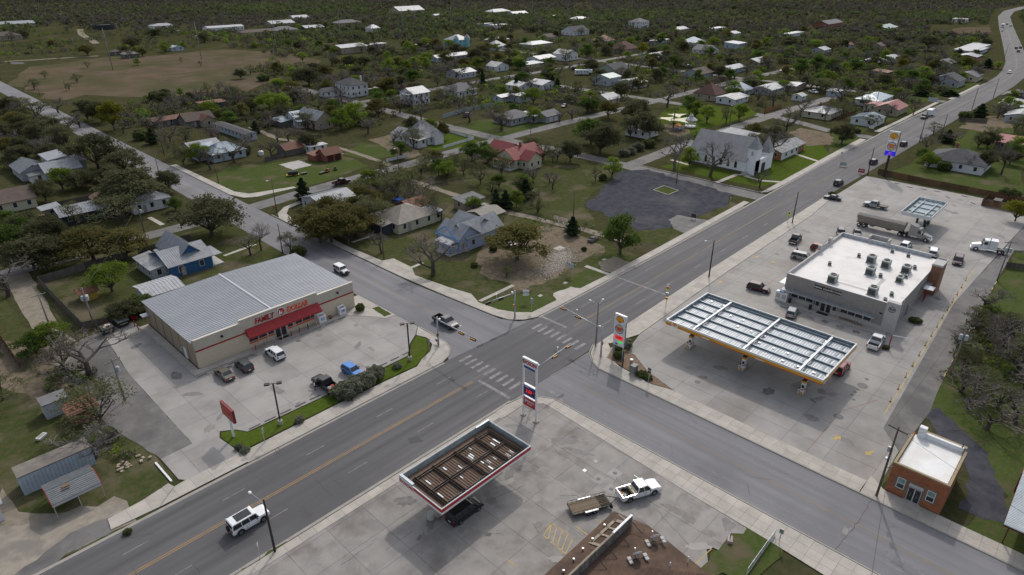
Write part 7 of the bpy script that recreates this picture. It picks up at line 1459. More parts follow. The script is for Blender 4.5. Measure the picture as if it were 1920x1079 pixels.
for x,y in ((114.1,119.1),(121.1,119.1),(114.1,125.9),(121.1,125.9),(117.6,119.1)): MB().box(x - .06 - t.location.x,y - .06 - t.location.y,0,x+.06 - t.location.x,y+.06 - t.location.y,2.3).build('post',M_GALV,t)
house('low block garage beside dirt track with flat grey roof',117.5,131,125,135.6,2.6,'shed','x',.6,'grey','tan','garage','garage',lm='block garage')
house('grey metal workshop with skylit roof behind corner trees',88,156,99,168,3.0,'gable','x',1.6,'silver','silver',lm='grey metal workshop')
t,r = house('pale blue steel cargo box standing in the fenced yard',2.6,91.6,11.2,94.4,2.9,'flat','x',0,'oldtan','pale','cargo_box','container',win=False,rib=None,lm='pale blue cargo box',ov=.05)
for x in np.arange(2.9,11.2,.45): part(MB().box(x,91.54,.3,x+.05,91.62,2.85),'wall_rib',WL['grey'],t)
t = thing('carport','grey ribbed carport with rounded roof before the cargo box','carport',(7.3,86.3,0)); mb = MB(); pr = [(0,2.1),(.3,2.35),(2.7,3.0),(5.1,2.35),(5.5,2.0)]
for (u0,z0),(u1,z1) in zip(pr[:-1],pr[1:]): mb.hexa([(4.4,83.5+u0,z0),(10.0,83.5+u0,z0),(10.0,83.5+u1,z1),(4.4,83.5+u1,z1),(4.4,83.5+u0,z0+.05),(10.0,83.5+u0,z0+.05),(10.0,83.5+u1,z1+.05),(4.4,83.5+u1,z1+.05)]); mb.bar((4.4,83.5+u0,z0+.06),(10,83.5+u0,z0+.06),.06)
for u in np.arange(.5,5.2,.3): z = np.interp(u,[q[0] for q in pr],[q[1] for q in pr]); mb.bar((4.4,83.5+u,z+.07),(10,83.5+u,z+.07),.05,.05)
part(mb,'roof',mat('grey_rib_roof',(.2,.215,.22),(.16,.17,.175),sc=1,rough=.5,metal=.3),t)
for x in (4.5,7.2,9.9):
    for y in (83.6,88.9): part(MB().box(x - .05,y - .05,0,x+.05,y+.05,2.1),'post',M_GALV,t)
for x in (4.38,10.02): part(MB().line([(x,83.5+u,z+.03) for u,z in pr],.05),'red_edge',M_RED,t)
part(MB().box(6.1,85.4,2.98,7.0,86.5,3.0).box(5.9,85.1,2.86,6.9,85.3,2.9),'rust_patch',M_RUST,t)
house('small grey portable shed with flat dark blue roof',9.2,107.9,12.6,110.6,2.5,'flat','x',0,'grey','silver','shed','shed',win=False,lm='portable grey shed',ov=.15); house('low rusty lean-to beside the portable grey shed',11.6,103,15,106.6,2.0,'shed','y',.3,'rust','red','shed','shed',win=False,lm='rusty lean-to')
house('white clad hut at the left frame edge',-3.5,88.5,-.2,93,2.6,'flat','x',0,'silver','white','hut','hut',win=False,lm='white clad hut'); house('canvas covered boat shed with pale roof behind store',34.5,136.5,41.5,143.5,1.9,'gable','x',.7,'white','silver','boat_shed','shed',win=False,lm='pale boat shed')
# church annex and the sheet metal shelter
t,r = house('low brick annex with rusted grey roof beside church',232,89.4,252.4,97.5,2.9,'gable','x',1.3,'weath','orange','church_annex','building',lm='brick annex'); part(MB().box(232.1,89.3,0,246.5,89.42,2.8),'front_panel',WL['white'],t)
for x in (236,241,245): window(t,(x - t.location.x,89.28 - t.location.y,1.6),0,1.6,1.2,TRIM)
house('pale metal shelter roof behind the church',236,108,254,120,3.0,'shed','x',.6,'white','tan','shelter','shelter',win=False,lm='metal shelter'); house('hip roofed cottage between the park oaks',226,142,235,152,3.1,'hip','x',2.3,'silver','white',lm='park cottage')
# two storey houses and town middle
t,r = house('white two storey mansion with dark hip roof',195.5,304,206.5,318,6.2,'hip','x',2.8,'dark','white',lm='white mansion'); chimney(r,206,309,6,9.6,t,WL['white']); wing(t,186.5,314,195.5,321,3.0,'gable','x',1.4,rf='dark',wl='white'); porch(t,206.5,304,214,310,3.0,RF['silver'],0)
t,r = house('white two storey house with stacked verandas',204,262,214,273,6.0,'gable','x',2.2,'silver','white',lm='stacked veranda house'); chimney(r,207,272,6,9,t); porch(t,201,262.5,204,268,3.0,RF['silver'],.1,n=3); porch(t,201,262.5,203.9,268,5.7,RF['silver'],.3,n=3)
def px_house(label,px_,w,d,h,typ,ax,rise,rf,wl,lm=None,**k):
    X,Y = at(*px_); return house(label,X - w/2,Y - d/2,X+w/2,Y+d/2,h,typ,ax,rise,rf,wl,lm=lm,**k)
FARH = [
 ('grey hip roofed house behind the slat fence',(862,178),14,12,3.2,'pyr','x',3.2,'grey','white','grey hip house'),('low white roofed house by the dark cypress',(975,168),12,10,3,'gable','y',1.4,'white','white','white roofed pair, nearer'),('wide white roofed house right of the dark cypress',(1018,165),14,11,3,'gable','y',1.6,'white','white','white roofed house'),('small silver shed behind the grey house',(942,190),8,6,2.8,'gable','x',.8,'silver','silver','silver shed'),('white flat roofed block behind the grey house',(975,190),8,7,3.4,'flat','x',0,'white','silver','white block shed'),
 ('tall white metal shed with green tinged roof',(1137,158),11,12,4.6,'gable','x',1.4,'green','silver','tall metal shed'),('lower white metal shed with green roof by palm',(1185,162),11,13,3.0,'gable','x',1.3,'green','silver','lower metal shed'),('sage green house with dark gabled roof and black fence',(1150,138),16,14,3.4,'gable','x',3.2,'dark','green','sage green house'),('house with bright white roof and brick chimney by garden',(1137,194),10,9,3,'gable','x',2.0,'white','cream','white roofed chimney house'),
 ('brown steep roofed house by rusted tree',(1330,185),12,12,3.4,'pyr','x',4.6,'maroon','tan','brown steep roofed house'),('low pale patched roof house below the brown one',(1372,192),15,10,2.9,'gable','x',1.0,'weath','white','patched roof house'),('pale blue hip roofed house behind brown roof',(1385,176),11,11,3,'pyr','x',3.2,'blue','pale','pale blue hip house'),('long bright silver roofed house by the bare trees',(1440,174),17,11,3,'gable','x',1.4,'white','grey','long silver roofed house'),('beige single wide trailer home with silver roof',(1491,168),15,6,3,'gable','y',.8,'silver','tan','beige trailer home'),('small shed with shiny roof among bare branches',(1497,188),6,5,2.6,'gable','x',1,'white','white','shiny small shed'),
 ('wide low house with pale blue grey porch roof',(1540,218),15,12,2.9,'hip','x',1.6,'silver','cream','wide porch house'),('open carport with white roof behind wide porch house',(1565,179),9,6,2.6,'flat','x',0,'white','silver','white carport'),('long blue grey house behind the red roofed house',(1637,194),21,11,3.2,'hip','x',1.9,'blue','white','long blue grey house'),('red metal roofed house by the highway',(1668,212),15,10,3.2,'gable','x',2.2,'red','tan','red roofed roadside house'),('low pink roofed wing beside the red roofed house',(1640,207),9,8,2.8,'gable','x',1,'red','cream','pink roofed wing'),('small blue grey house nearest the highway kerb',(1625,232),12,10,2.9,'gable','x',1.3,'blue','white','small blue grey house'),
 ('dark slate roofed white bungalow beyond the plank fence',(1795,312),15,17,3.2,'hip','y',3.0,'dark','white','slate roofed bungalow'),('open red roofed carport at right edge',(1912,278),16,14,2.9,'gable','y',1.5,'red','wood','red carport'),('long pale flat shed near the highway bend',(1900,205),22,10,3,'shed','x',.8,'white','tan','long pale shed'),('white metal shed at frame edge below pale shed',(1912,226),16,10,3,'gable','x',1.2,'silver','silver','frame edge shed'),('low grey roofed house by round evergreen',(1900,188),14,9,3,'gable','x',1.5,'grey','tan','low grey roofed house'),
 ('light blue two storey mansion with silver turrets',(857,88),17,13,6.2,'hip','x',3.4,'silver','aqua','light blue mansion'),('tan metal workshop with bright roof by thicket',(655,98),24,16,4.6,'gable','x',1.6,'white','tan','tan workshop'),('long white shed right of tan workshop',(700,90),22,8,3,'flat','x',0,'white','tan','long white shed'),('white roofed shed left of the light blue mansion',(790,92),12,8,3,'gable','x',1.2,'white','white','shed left of mansion'),('long silver roofed shed under the yellow green tree',(843,112),32,10,3,'gable','x',1.4,'silver','silver','long silver shed'),('grey metal shed among green trees',(865,145),14,12,3.6,'gable','x',1.6,'silver','silver','grey metal shed'),
 ('weathered white house with rusty patched roof',(932,132),12,10,3.2,'gable','y',2.2,'weath','white','rusty patched white house'),('pale yellow house with flat silver roof by the street',(995,127),16,9,3,'shed','x',.5,'silver','cream','pale yellow house'),('blue white roofed house behind the pale yellow one',(1015,116),18,12,3,'gable','x',1.6,'silver','white','house behind pale yellow'),('white house with shiny steep roof by big bare tree',(1060,112),14,12,4.6,'gable','y',2.6,'silver','white','shiny steep roofed house'),('broad house with pale low roof near street trees',(1005,88),26,14,3,'hip','x',1.8,'silver','tan','broad pale roofed house'),('house with bright pyramid metal roof',(930,92),13,12,3,'pyr','x',3.6,'white','white','bright pyramid roofed house'),('low roofed house behind the bright pyramid roof',(932,80),20,12,3,'hip','x',1.8,'silver','tan','low house behind pyramid'),
 ('small brown roofed cottage before the dark gabled house',(1027,75),14,12,3,'gable','x',2.4,'brown','cream','brown roofed cottage'),('white house with dark many gabled roof',(1078,65),24,16,4,'gable','x',4,'dark','white','dark gabled house'),('tan hip roofed house with white porch',(1131,82),16,15,3.2,'pyr','x',4,'tan','white','tan hip house'),('large brown hip roofed house under trees',(1168,98),20,16,3.4,'pyr','x',4.8,'maroon','tan','large brown hip house'),('cream house with pale gabled roof behind slat fence',(1228,113),18,14,3.2,'gable','x',2.2,'silver','cream','cream gabled house'),('white two storey house with grey hip roof on the far side',(1197,52),18,15,6.4,'hip','x',3.4,'grey','white','far two storey house'),
 ('grey house with brown gabled roof by fence',(1308,145),16,12,3.2,'gable','x',2.6,'brown','grey','brown gabled grey house'),('grey shed row with pale roofs',(1370,135),20,10,3,'gable','x',1.4,'silver','pale','pale roofed shed row'),('white house with bright jumbled metal roofs',(1418,122),20,13,3,'gable','x',2,'white','tan','jumbled bright roofs'),('silver hip roofed house among bare trees',(1298,88),16,14,4.4,'pyr','x',3.6,'blue','white','silver hip house'),('long white mobile home on the lawn',(1235,82),24,6,3,'flat','x',0,'silver','silver','long mobile home'),('white roofed barn with open side',(1378,90),16,12,4,'shed','x',.8,'white','pale','open white barn'),('pale grey house with sagging roof',(1322,100),16,14,3.2,'gable','y',3,'grey','white','sagging roofed house'),
 ('far long white chicken shed',(1485,68),40,8,3,'flat','x',0,'white','white','far white shed'),('far low white shed',(1343,58),28,8,3,'flat','x',0,'white','white','far low shed'),('pale roofed house by green scrub',(1370,68),16,12,3,'gable','x',1.6,'silver','pale','pale house by scrub'),('silver roofed house beyond the mobile home',(1270,60),24,12,3,'gable','x',2,'silver','tan','silver house beyond'),('red barn with long grey roof',(1552,50),44,16,4,'gable','x',3,'grey','red','red barn'),('green roofed ranch building',(1655,58),36,18,3.6,'gable','x',2.6,'green','tan','green roofed ranch'),('white square roof in far scrub',(1800,42),16,14,4,'flat','x',0,'white','white','far white roof'),('long white storage building by the bend',(1822,97),66,12,3.4,'shed','x',.6,'white','pale','long storage building'),('second white storage row before the long one',(1830,101),40,7,3,'flat','x',0,'silver','pale','second storage row'),('tin roofed workshop by the yard of gravel',(1815,115),18,12,4,'gable','x',1.2,'silver','red','tin roofed workshop'),
 ('house with shiny split level roofs',(1635,122),20,12,3,'gable','x',1.4,'silver','tan','split level house'),('low silver roofed house among dark trees',(1668,115),16,10,3,'gable','x',1.2,'silver','white','low silver house'),('rusty open barn under trees',(1652,145),11,9,3.6,'shed','x',.6,'rust','wood','rusty open barn'),('dark old house hidden behind bare trees',(1775,160),16,14,3.6,'gable','x',3,'dark','grey','dark old house'),('cream house beside the dark old house',(1815,150),16,11,3,'gable','x',2,'grey','cream','cream house by bend'),('grey shed roof before dark trees',(1538,100),14,10,3.2,'gable','x',1.6,'silver','grey','grey shed roof'),('orange roofed house in green trees',(1588,90),12,9,3,'gable','x',1.6,'rust','white','orange roofed house'),('brown roofed house in the tree belt',(1645,92),12,9,3,'gable','x',2,'brown','tan','brown house in belt'),('house roof right of the split level house',(1770,125),14,10,3,'gable','x',2,'grey','grey','grey house by gravel yard'),
 ('grey pitched hut in the field',(245,108),10,9,3,'hip','x',1.8,'oldtan','wood','field hut'),('little brown hut left of the field hut',(218,103),7,6,2.6,'hip','x',1.4,'brown','wood','little brown hut'),('blue quonset hut beyond the field',(330,95),10,8,2.6,'gable','y',1.2,'blue','pale','blue quonset hut'),('tan stone house at left edge',(8,75),26,16,4,'hip','x',3,'brown','tan','tan stone house'),('white roofed building at the far left',(30,50),34,18,3.4,'gable','x',2.4,'silver','tan','far left building'),('long pale shed far beyond the field',(420,58),38,14,4,'gable','x',1.4,'white','white','long pale far shed'),('white and blue far house with carport',(305,53),24,14,3,'hip','x',2,'silver','white','far white house'),('brown ranch house with low roof',(488,65),40,14,3.2,'hip','x',2,'brown','tan','brown ranch house'),('silver gabled house in the far scrub',(525,50),28,18,4,'gable','x',2.6,'silver','tan','silver gabled far house'),('dark hip roofed house below the silver one',(532,62),26,16,3.4,'hip','x',3,'grey','tan','dark hip far house'),('small white roofed house in open scrub',(585,57),22,14,3.2,'gable','x',2,'silver','wood','small scrub house'),('pale house behind field trees',(560,38),22,14,3.4,'gable','x',2.4,'silver','white','pale scrub house'),('grey roofed farmhouse in dark trees',(650,48),30,16,3.6,'hip','x',2.6,'grey','tan','grey farmhouse'),('tiny white cottage among dark oaks',(700,60),12,10,4,'pyr','x',3,'silver','white','tiny white cottage'),('large silver roofed lodge on the far rise',(763,26),44,24,5,'gable','x',5,'white','tan','silver lodge'),('white roofed house far above the mansion',(933,27),36,18,4,'hip','x',3,'white','tan','far white roofed house'),('white barn row below the far white house',(935,52),22,9,3,'flat','x',0,'white','white','white barn row'),('pale trailer left of the white barn row',(910,50),18,7,3,'flat','x',0,'silver','pale','pale far trailer'),('far house with silver gables',(970,30),28,14,3.4,'gable','x',2.4,'silver','grey','far silver gables'),('far pale house at the tree row edge',(1085,40),24,13,3.4,'hip','x',2,'silver','white','tree row house'),('far white shed in scrub above the street',(1040,34),18,8,3,'flat','x',0,'white','white','far scrub shed'),('tiny white roof near the far lodge',(820,33),14,9,3,'gable','x',1.4,'white','white','tiny far roof'),
 ('brown gabled cottage by the bare trees',(370,234),12,9,3,'gable','x',2.4,'brown','wood','brown gabled cottage'),('pink walled small house with brown gable',(388,236),5,6,3,'gable','y',1.8,'rust','tan','pink small house'),('long rusty roofed shed behind bare trees',(328,232),18,6,2.6,'shed','x',.6,'rust','wood','long rusty shed'),('dark rusty roofed shed at field edge',(398,202),12,6,2.6,'shed','x',.5,'rust','dark','dark field shed'),
]
for L in FARH:
    t_,r_ = px_house(L[0],L[1],*L[2:10],lm=L[10],faces=('-x','-y'),step=4.2)
    for key,n in (('dark slate',2),('light blue',2),('brown steep',1),('grey hip roofed house behind',1),('wide low house',1)):
        if L[0].startswith(key): chimney(r_,t_.location.x+2,t_.location.y+2,L[4],L[4]+L[7]+1.2,t_)
t,r = [(o,None) for o in bpy.data.objects if o.get('label','').startswith('light blue two')][0]
for dx,dy in ((-6,-6),(6,-6)): part(MB().lathe([(2.2,0),(2.2,7)],10,(t.location.x+dx,t.location.y+dy,0)),'turret',WL['aqua'],t); part(MB().lathe([(2.6,7),(.01,10.4)],10,(t.location.x+dx,t.location.y+dy,0)),'turret_roof',RF['silver'],t)
# playground: shade sails, play frame, gazebo
for i,(p,s,l) in enumerate((((1267,222),6.5,'cream shade sail nearest the pole'),((1247,229),6,'cream shade sail half hidden by oak'),((1271,232),7.5,'largest cream shade sail above play frame'))):
    X,Y = at(p[0],p[1]+9); t = thing('shade_sail',l,'shade sail',(X,Y,0),.3*i,'shade sails at the playground'); h = s/2
    MB().poly([(-h,-h,3.2),(0,-h*.7,3.5),(h,-h,4.0),(h*.7,0,3.6),(h,h,3.2),(0,h*.7,3.5),(-h,h,4.0),(-h*.7,0,3.6)]).build('sail',mat('cream_sail',(.62,.58,.42),rough=.8),t)
    for a,b,z in ((-h,-h,3.2),(h,-h,4),(h,h,3.2),(-h,h,4)): MB().tube((a,b,0),(a,b,z),.07).build('post',M_GALV,t)
t = thing('gazebo','small white octagonal gazebo on the playground lawn','gazebo',(*at(1294,238),0)); MB().lathe([(2.5,0),(2.5,.4),(.01,.4)],8).build('floor',M_WHITE,t); MB().lathe([(2.9,3.0),(.9,4.3),(.9,4.8),(.01,5.6)],8).build('roof',RF['white'],t)
for k in range(8): a = math.pi/4*k; MB().tube((2.3*math.cos(a),2.3*math.sin(a),.4),(2.3*math.cos(a),2.3*math.sin(a),3.1),.09,n=6).build('post',M_WHITE,t); b = a+math.pi/4; MB().bar((2.3*math.cos(a),2.3*math.sin(a),1.2),(2.3*math.cos(b),2.3*math.sin(b),1.2),.08).build('rail',M_WHITE,t)
t = thing('play_frame','orange and purple climbing frame under the shade sail','play equipment',(*at(1270,247),0)); 
for x,y in ((-1,-1),(1,-1),(1,1),(-1,1)): MB().tube((x,y,0),(x,y,2.6),.06).build('post',mat('purple_post',(.2,.03,.15)),t)
MB().box(-1.1,-1.1,1.2,1.1,1.1,1.3).build('platform',mat('blue_platform',(.03,.12,.35)),t); MB().hexa([(1.1,-.4,1.1),(3.2,-.4,.1),(3.2,.4,.1),(1.1,.4,1.1),(1.1,-.4,1.25),(3.2,-.4,.25),(3.2,.4,.25),(1.1,.4,1.25)]).build('slide',mat('orange_slide',(.6,.2,.03)),t); MB().poly([(-1.2,-1.2,2.6),(1.2,-1.2,2.6),(0,0,3.6)]).poly([(1.2,-1.2,2.6),(1.2,1.2,2.6),(0,0,3.6)]).poly([(1.2,1.2,2.6),(-1.2,1.2,2.6),(0,0,3.6)]).poly([(-1.2,1.2,2.6),(-1.2,-1.2,2.6),(0,0,3.6)]).build('roof',mat('orange_roof',(.55,.2,.05)),t)
# ---- fences: panels of boards between posts
M_FWOOD = mat('grey_fence_board',(.11,.098,.088),(.075,.066,.06),sc=1.2,rough=.9,rand=.25,obj=True,stretch=(2,2,.2)); M_FBRN = mat('brown_fence_board',(.15,.075,.04),(.11,.06,.036),sc=1.2,rough=.9,rand=.35,obj=True,stretch=(2,2,.2)); M_FWHT = mat('white_picket',(.62,.63,.64),rough=.6); M_FBLK = mat('black_fence',(.03,.03,.03),rough=.8); M_FORG = mat('fresh_cedar_board',(.27,.13,.06),(.22,.1,.05),sc=1,rough=.9); M_FMET = mat('sheet_metal_fence',(.3,.33,.35),rough=.5,metal=.3)
def fence(pts,h,m,lab,gap=.155,bw=.14,panel=2.4,jag=.04,name='fence'):
    t = thing(name,lab,'fence',(*pts[0],0)); ox,oy = pts[0]; rn = random.Random(int(ox*13))
    for a,b in zip(pts[:-1],pts[1:]):
        L = math.dist(a,b); n = max(1,round(L/panel)); ang = math.atan2(b[1] - a[1],b[0] - a[0]); pw = L/n
        for k in range(n):
            mb = MB(); x = 0
            while x < pw - .02: hh = h+rn.uniform(-jag,jag); mb.box(x,-.015+rn.uniform(-.01,.01),.04,min(x+bw,pw),.015,hh); x += gap
            mb.box(0,.02,h*.25,pw,.06,h*.25+.08).box(0,.02,h*.78,pw,.06,h*.78+.08)
            X,Y = a[0]+(b[0] - a[0])*k/n,a[1]+(b[1] - a[1])*k/n
            mb.build('panel',m,t,loc=(X - ox,Y - oy,0),rot=(0,0,ang)); MB().box(-.05,.06,0,.05,.16,h).build('post',m,t,loc=(X - ox,Y - oy,0),rot=(0,0,ang))
    return t
fence([(238.5,59),(236.8,45),(236.2,20),(236.5,12)],1.8,M_FBRN,'brown and grey plank fence along the back of the lot')
fence([(224.8,26.6),(224.8,17.8),(233,17.4),(233.4,26.6),(224.8,26.6)],2.0,M_FBRN,'dark brown plank enclosure around bins at lot corner'); t = thing('dumpster','dark bin inside the brown plank enclosure','dumpster',(229,23.5,.06)); MB().hexa([(-1.6,-.8,0),(1.6,-.8,0),(1.6,.8,0),(-1.6,.8,0),(-1.8,-1,1.5),(1.8,-1,1.5),(1.8,1,1.5),(-1.8,1,1.5)]).build('body',M_DUMP,t); MB().box(-1.7,-.9,1.5,0,.9,1.58).build('lid',M_BLACK,t)
fence([(21.5,164),(21.8,134.6),(26,133.2),(42,133)],1.8,M_FWOOD,'grey plank yard fence behind the discount store'); fence([(21.5,164),(40,165.5)],1.8,M_FWOOD,'grey plank fence along the lane of oaks'); fence([(42.5,165.5),(55,165.8)],1.6,M_FWOOD,'dark plank fence behind the blue board house')
fence([(10.4,92.4),(13.6,95.4),(15.4,95.2)],1.6,M_FWOOD,'leaning dark picket fence beside the cargo box',jag=.1); fence([(10,128),(10,150),(6.4,156)],1.8,M_FBRN,'brown board fence at left edge by the alley')
fence(ats([(830,245),(888,262),(831,279)]),1.1,M_FWHT,'white picket fence around the pyramid roofed house corner',gap=.14,bw=.11,jag=0); fence(ats([(725,304),(768,294)]),1.1,M_FWHT,'short white fence piece beside the town road',gap=.14,bw=.12,jag=0)
fence(ats([(830,223),(870,210),(925,200)]),1.8,M_FMET,'pale sheet metal fence behind the grey house',gap=.3,bw=.3,jag=0); fence(ats([(1072,132),(1150,140)]),1.9,M_FBLK,'black board fence behind the travel trailer'); fence(ats([(1255,145),(1318,155)]),1.7,M_FWOOD,'grey plank fence before the brown gabled house'); fence(ats([(1200,118),(1300,130)]),1.7,M_FWOOD,'long grey fence below the cream gabled house')
fence(ats([(1433,212),(1465,202)]),1.8,M_FORG,'fresh orange plank fence by the pale pole'); fence(ats([(1568,226),(1600,214)]),1.7,M_FBRN,'brown plank fence beside the small blue grey house'); fence(ats([(1798,228),(1850,232)]),1.7,M_FWOOD,'grey fence below the round evergreen'); fence(ats([(1022,190),(1065,195),(1110,202)]),1.3,M_FWOOD,'dark garden fence around the sandy plot'); fence(ats([(570,262),(605,258)]),1.3,M_FWOOD,'dark wooden rail fence before the tan barn house'); fence(ats([(1885,503),(1920,507)]),1.5,M_FWOOD,'weathered wall fence at right edge by the alley'); fence([(36.5,215),(36.5,219),(58,219)],1.6,M_FWOOD,'dark fence behind the low dark house'); fence(ats([(497,303),(520,298),(535,294)]),1.4,M_FWOOD,'ragged board fence beside the rusty shed',jag=.15)
# ---- odds and ends in the yards
t = thing('bathtub','old white bathtub lying in the grass','bathtub',(*at(79,822),0),.6); put('tub',bevel_mesh(MB().hexa([(-.6,-.3,0),(.6,-.3,0),(.6,.3,0),(-.6,.3,0),(-.75,-.38,.5),(.75,-.38,.5),(.75,.38,.5),(-.75,.38,.5)]).mesh('tub',M_WHITE),.08,2),t); MB().box(-.6,-.27,.5,.6,.27,.51).build('inside',mat('tub_inside',(.3,.27,.24)),t)
t = thing('tank_trailer','black tank on small yellow trailer on the corner lawn','trailer',(*at(550,330),0),-.4); MB().tube((-1.6,0,1.0),(1.6,0,1.0),.62,n=14).build('tank',M_BLACK,t); MB().box(-2.2,-.6,.35,1.9,.6,.45).build('frame',M_YEL,t)
for s in (-1,1): MB().tube((0,s*.7 - .1,.33),(0,s*.7+.1,.33),.33,n=12).build('wheel',M_TYRE,t)
for i,(p,l,c) in enumerate((((570,327),'small flat garden trailer beside the black tank',(.06,.055,.05)),((604,326),'old low trailer frame on the corner lawn',(.05,.05,.05)),((614,323),'orange garden tractor on the corner lawn',(.3,.06,.02)),((629,319),'dark garden tractor nearest the brick garage',(.07,.025,.02)))):
    t = thing('garden_tractor' if 'tractor' in l else 'garden_trailer',l,'tractor' if 'tractor' in l else 'trailer',(*at(*p),0),.3*i); m = mat('yard_metal_%d' % i,c,rough=.7); MB().box(-1.0,-.45,.35,1.0,.45,.5).build('frame',m,t)
    if 'tractor' in l: MB().box(.2,-.3,.5,1.0,.3,.95).build('hood',m,t); MB().box(-.6,-.25,.5,-.2,.25,.8).box(-.7,-.25,.8,-.55,.25,1.2).build('seat',M_BLACK,t)
    else: MB().box(-1.0,-.5,.5,1.0,.5,.58).build('deck',M_PLANK,t)
    for x in (-.5,.6):
        for s in (-1,1): MB().tube((x,s*.5 - .07,.28),(x,s*.5+.07,.28),.28,n=10).build('wheel',M_TYRE,t)
t = thing('wrecked_car','burnt out car body on the track by the green tree','car',(*at(1112,452),0),R(10)); put('body',bevel_mesh(MB().hexa([(-1.9,-.8,.2),(1.9,-.8,.2),(1.9,.8,.2),(-1.9,.8,.2),(-1.7,-.7,.8),(1.6,-.7,.75),(1.6,.7,.75),(-1.7,.7,.8)]).mesh('body',mat('burnt_metal',(.05,.04,.04),(.12,.1,.1),sc=2,rough=.8)),.1,2),t); MB().hexa([(-1.2,-.65,.75),(.7,-.65,.75),(.7,.65,.75),(-1.2,.65,.75),(-.8,-.5,1.15),(.2,-.5,1.15),(.2,.5,1.15),(-.8,.5,1.15)]).build('cabin',MATS['burnt_metal'],t)
for i in range(3):
    X,Y = at(1043+i*9,414+i*3); t = thing('road_barricade','red and white striped barricade across the track, %s from the oak' % 'first,second,third'.split(',')[i],'barricade',(X,Y,0),R(-75),'striped barricades across the dirt track')
    for k,z in enumerate((.45,.8,1.15)):
        MB().box(-.8,-.03,z,.8,.03,z+.2).build('rail',M_WHITE,t)
        for q in range(4): MB().hexa([(-.75+q*.4,-.035,z),(-.6+q*.4,-.035,z),(-.6+q*.4,.035,z),(-.75+q*.4,.035,z),(-.65+q*.4,-.035,z+.2),(-.5+q*.4,-.035,z+.2),(-.5+q*.4,.035,z+.2),(-.65+q*.4,.035,z+.2)]).build('stripe',mat('orange_stripe',(.6,.12,.03)),t)
    for s in (-.7,.7): MB().box(s - .04,-.25,0,s+.04,.25,.08).box(s - .03,-.03,0,s+.03,.03,1.35).build('leg',M_WHITE,t)
t = thing('trampoline','blue round pool behind the cream porch house','pool',(*at(748,377),0)); MB().lathe([(1.6,0),(1.65,.7),(1.5,.72),(1.5,.6),(.01,.6)],16).build('ring',mat('pool_blue',(.02,.1,.4)),t)
t = thing('rubbish_tank','big black round stock tank beyond the field','tank',(*at(197,55),0)); MB().lathe([(12,0),(12,5),(11.6,5),(11.6,4),(.01,4)],24).build('wall',M_BLACK,t)
sheet('brush_heap',ats([(20,117),(45,117),(46,121),(22,121)]),.02,M_TAR,1,3)
t = thing('fire_hydrant','small red fire hydrant at the town road corner','hydrant',(*at(514,391),0)); MB().lathe([(.14,0),(.14,.55),(.2,.58),(.16,.75),(.001,.85)],10).build('barrel',M_RED,t); MB().tube((-.22,0,.45),(.22,0,.45),.07).build('outlet',M_RED,t)
t = thing('white_tank','white plastic tank beside the rusty shed','tank',(*at(490,291),0)); MB().lathe([(.9,0),(.9,1.3),(.5,1.6),(.001,1.65)],14).build('body',M_WHITE,t); MB().lathe([(.2,1.6),(.2,1.75),(.001,1.75)],8).build('lid',M_BLACK,t)
t = thing('stacked_stones','tumbled pile of tan stone blocks on the grass','stones',(*at(248,868),0)); rn = random.Random(5); MS = mat('tan_stone',(.36,.30,.22),(.28,.23,.17),sc=1.5,rough=.9,rand=.2,obj=True)
for i in range(16): w,d,h = rn.uniform(.35,.8),rn.uniform(.25,.5),rn.uniform(.12,.26); put('stone',bevel_mesh(MB().bc(0,0,h/2,w,d,h,rn.uniform(0,3)).mesh('stone',MS),.05),t,(rn.uniform(-2.2,2.2),rn.uniform(-.9,.9),rn.choice((0,0,.12))))
t = thing('kerb_block','long pale kerb stone lying by the store lane','kerb stone',(*at(306,888),0),0); a,b = at(292,869),at(322,904); MB().bar((a[0] - t.location.x,a[1] - t.location.y,.1),(b[0] - t.location.x,b[1] - t.location.y,.1),.25,.2).build('stone',M_WHITE,t)
# rubble field: loose broken stone
rn = random.Random(3); mb = MB(); cpx = [(1045,480),(1060,474),(1048,495),(1024,512),(1062,486),(1038,503),(1038,488),(1050,478)]
for i in range(4200):
    c = rn.choice(cpx); X,Y = at(*c); X += rn.gauss(0,1.7); Y += rn.gauss(0,1.4); s = abs(rn.gauss(.06,.05))+.025; mb.bc(X,Y,s*.3,s*rn.uniform(.8,2),s*rn.uniform(.8,1.6),s,rn.uniform(0,3))
o = mb.build('rubble',mat('pale_rubble',(.40,.36,.31),(.28,.25,.21),sc=1.5,rough=.95)); tag(o,'pale broken stone rubble strewn over the cleared corner lot','rubble',kind='stuff')
for p,w in (((1049,466),1.3),((1013,555),.5),((1060,531),.5),((963,482),.5)): X,Y = at(*p); sheet('loose_slab',rect(X - w,Y - .8*w,X+w,Y+.8*w),.05,M_WALK,.1,1)

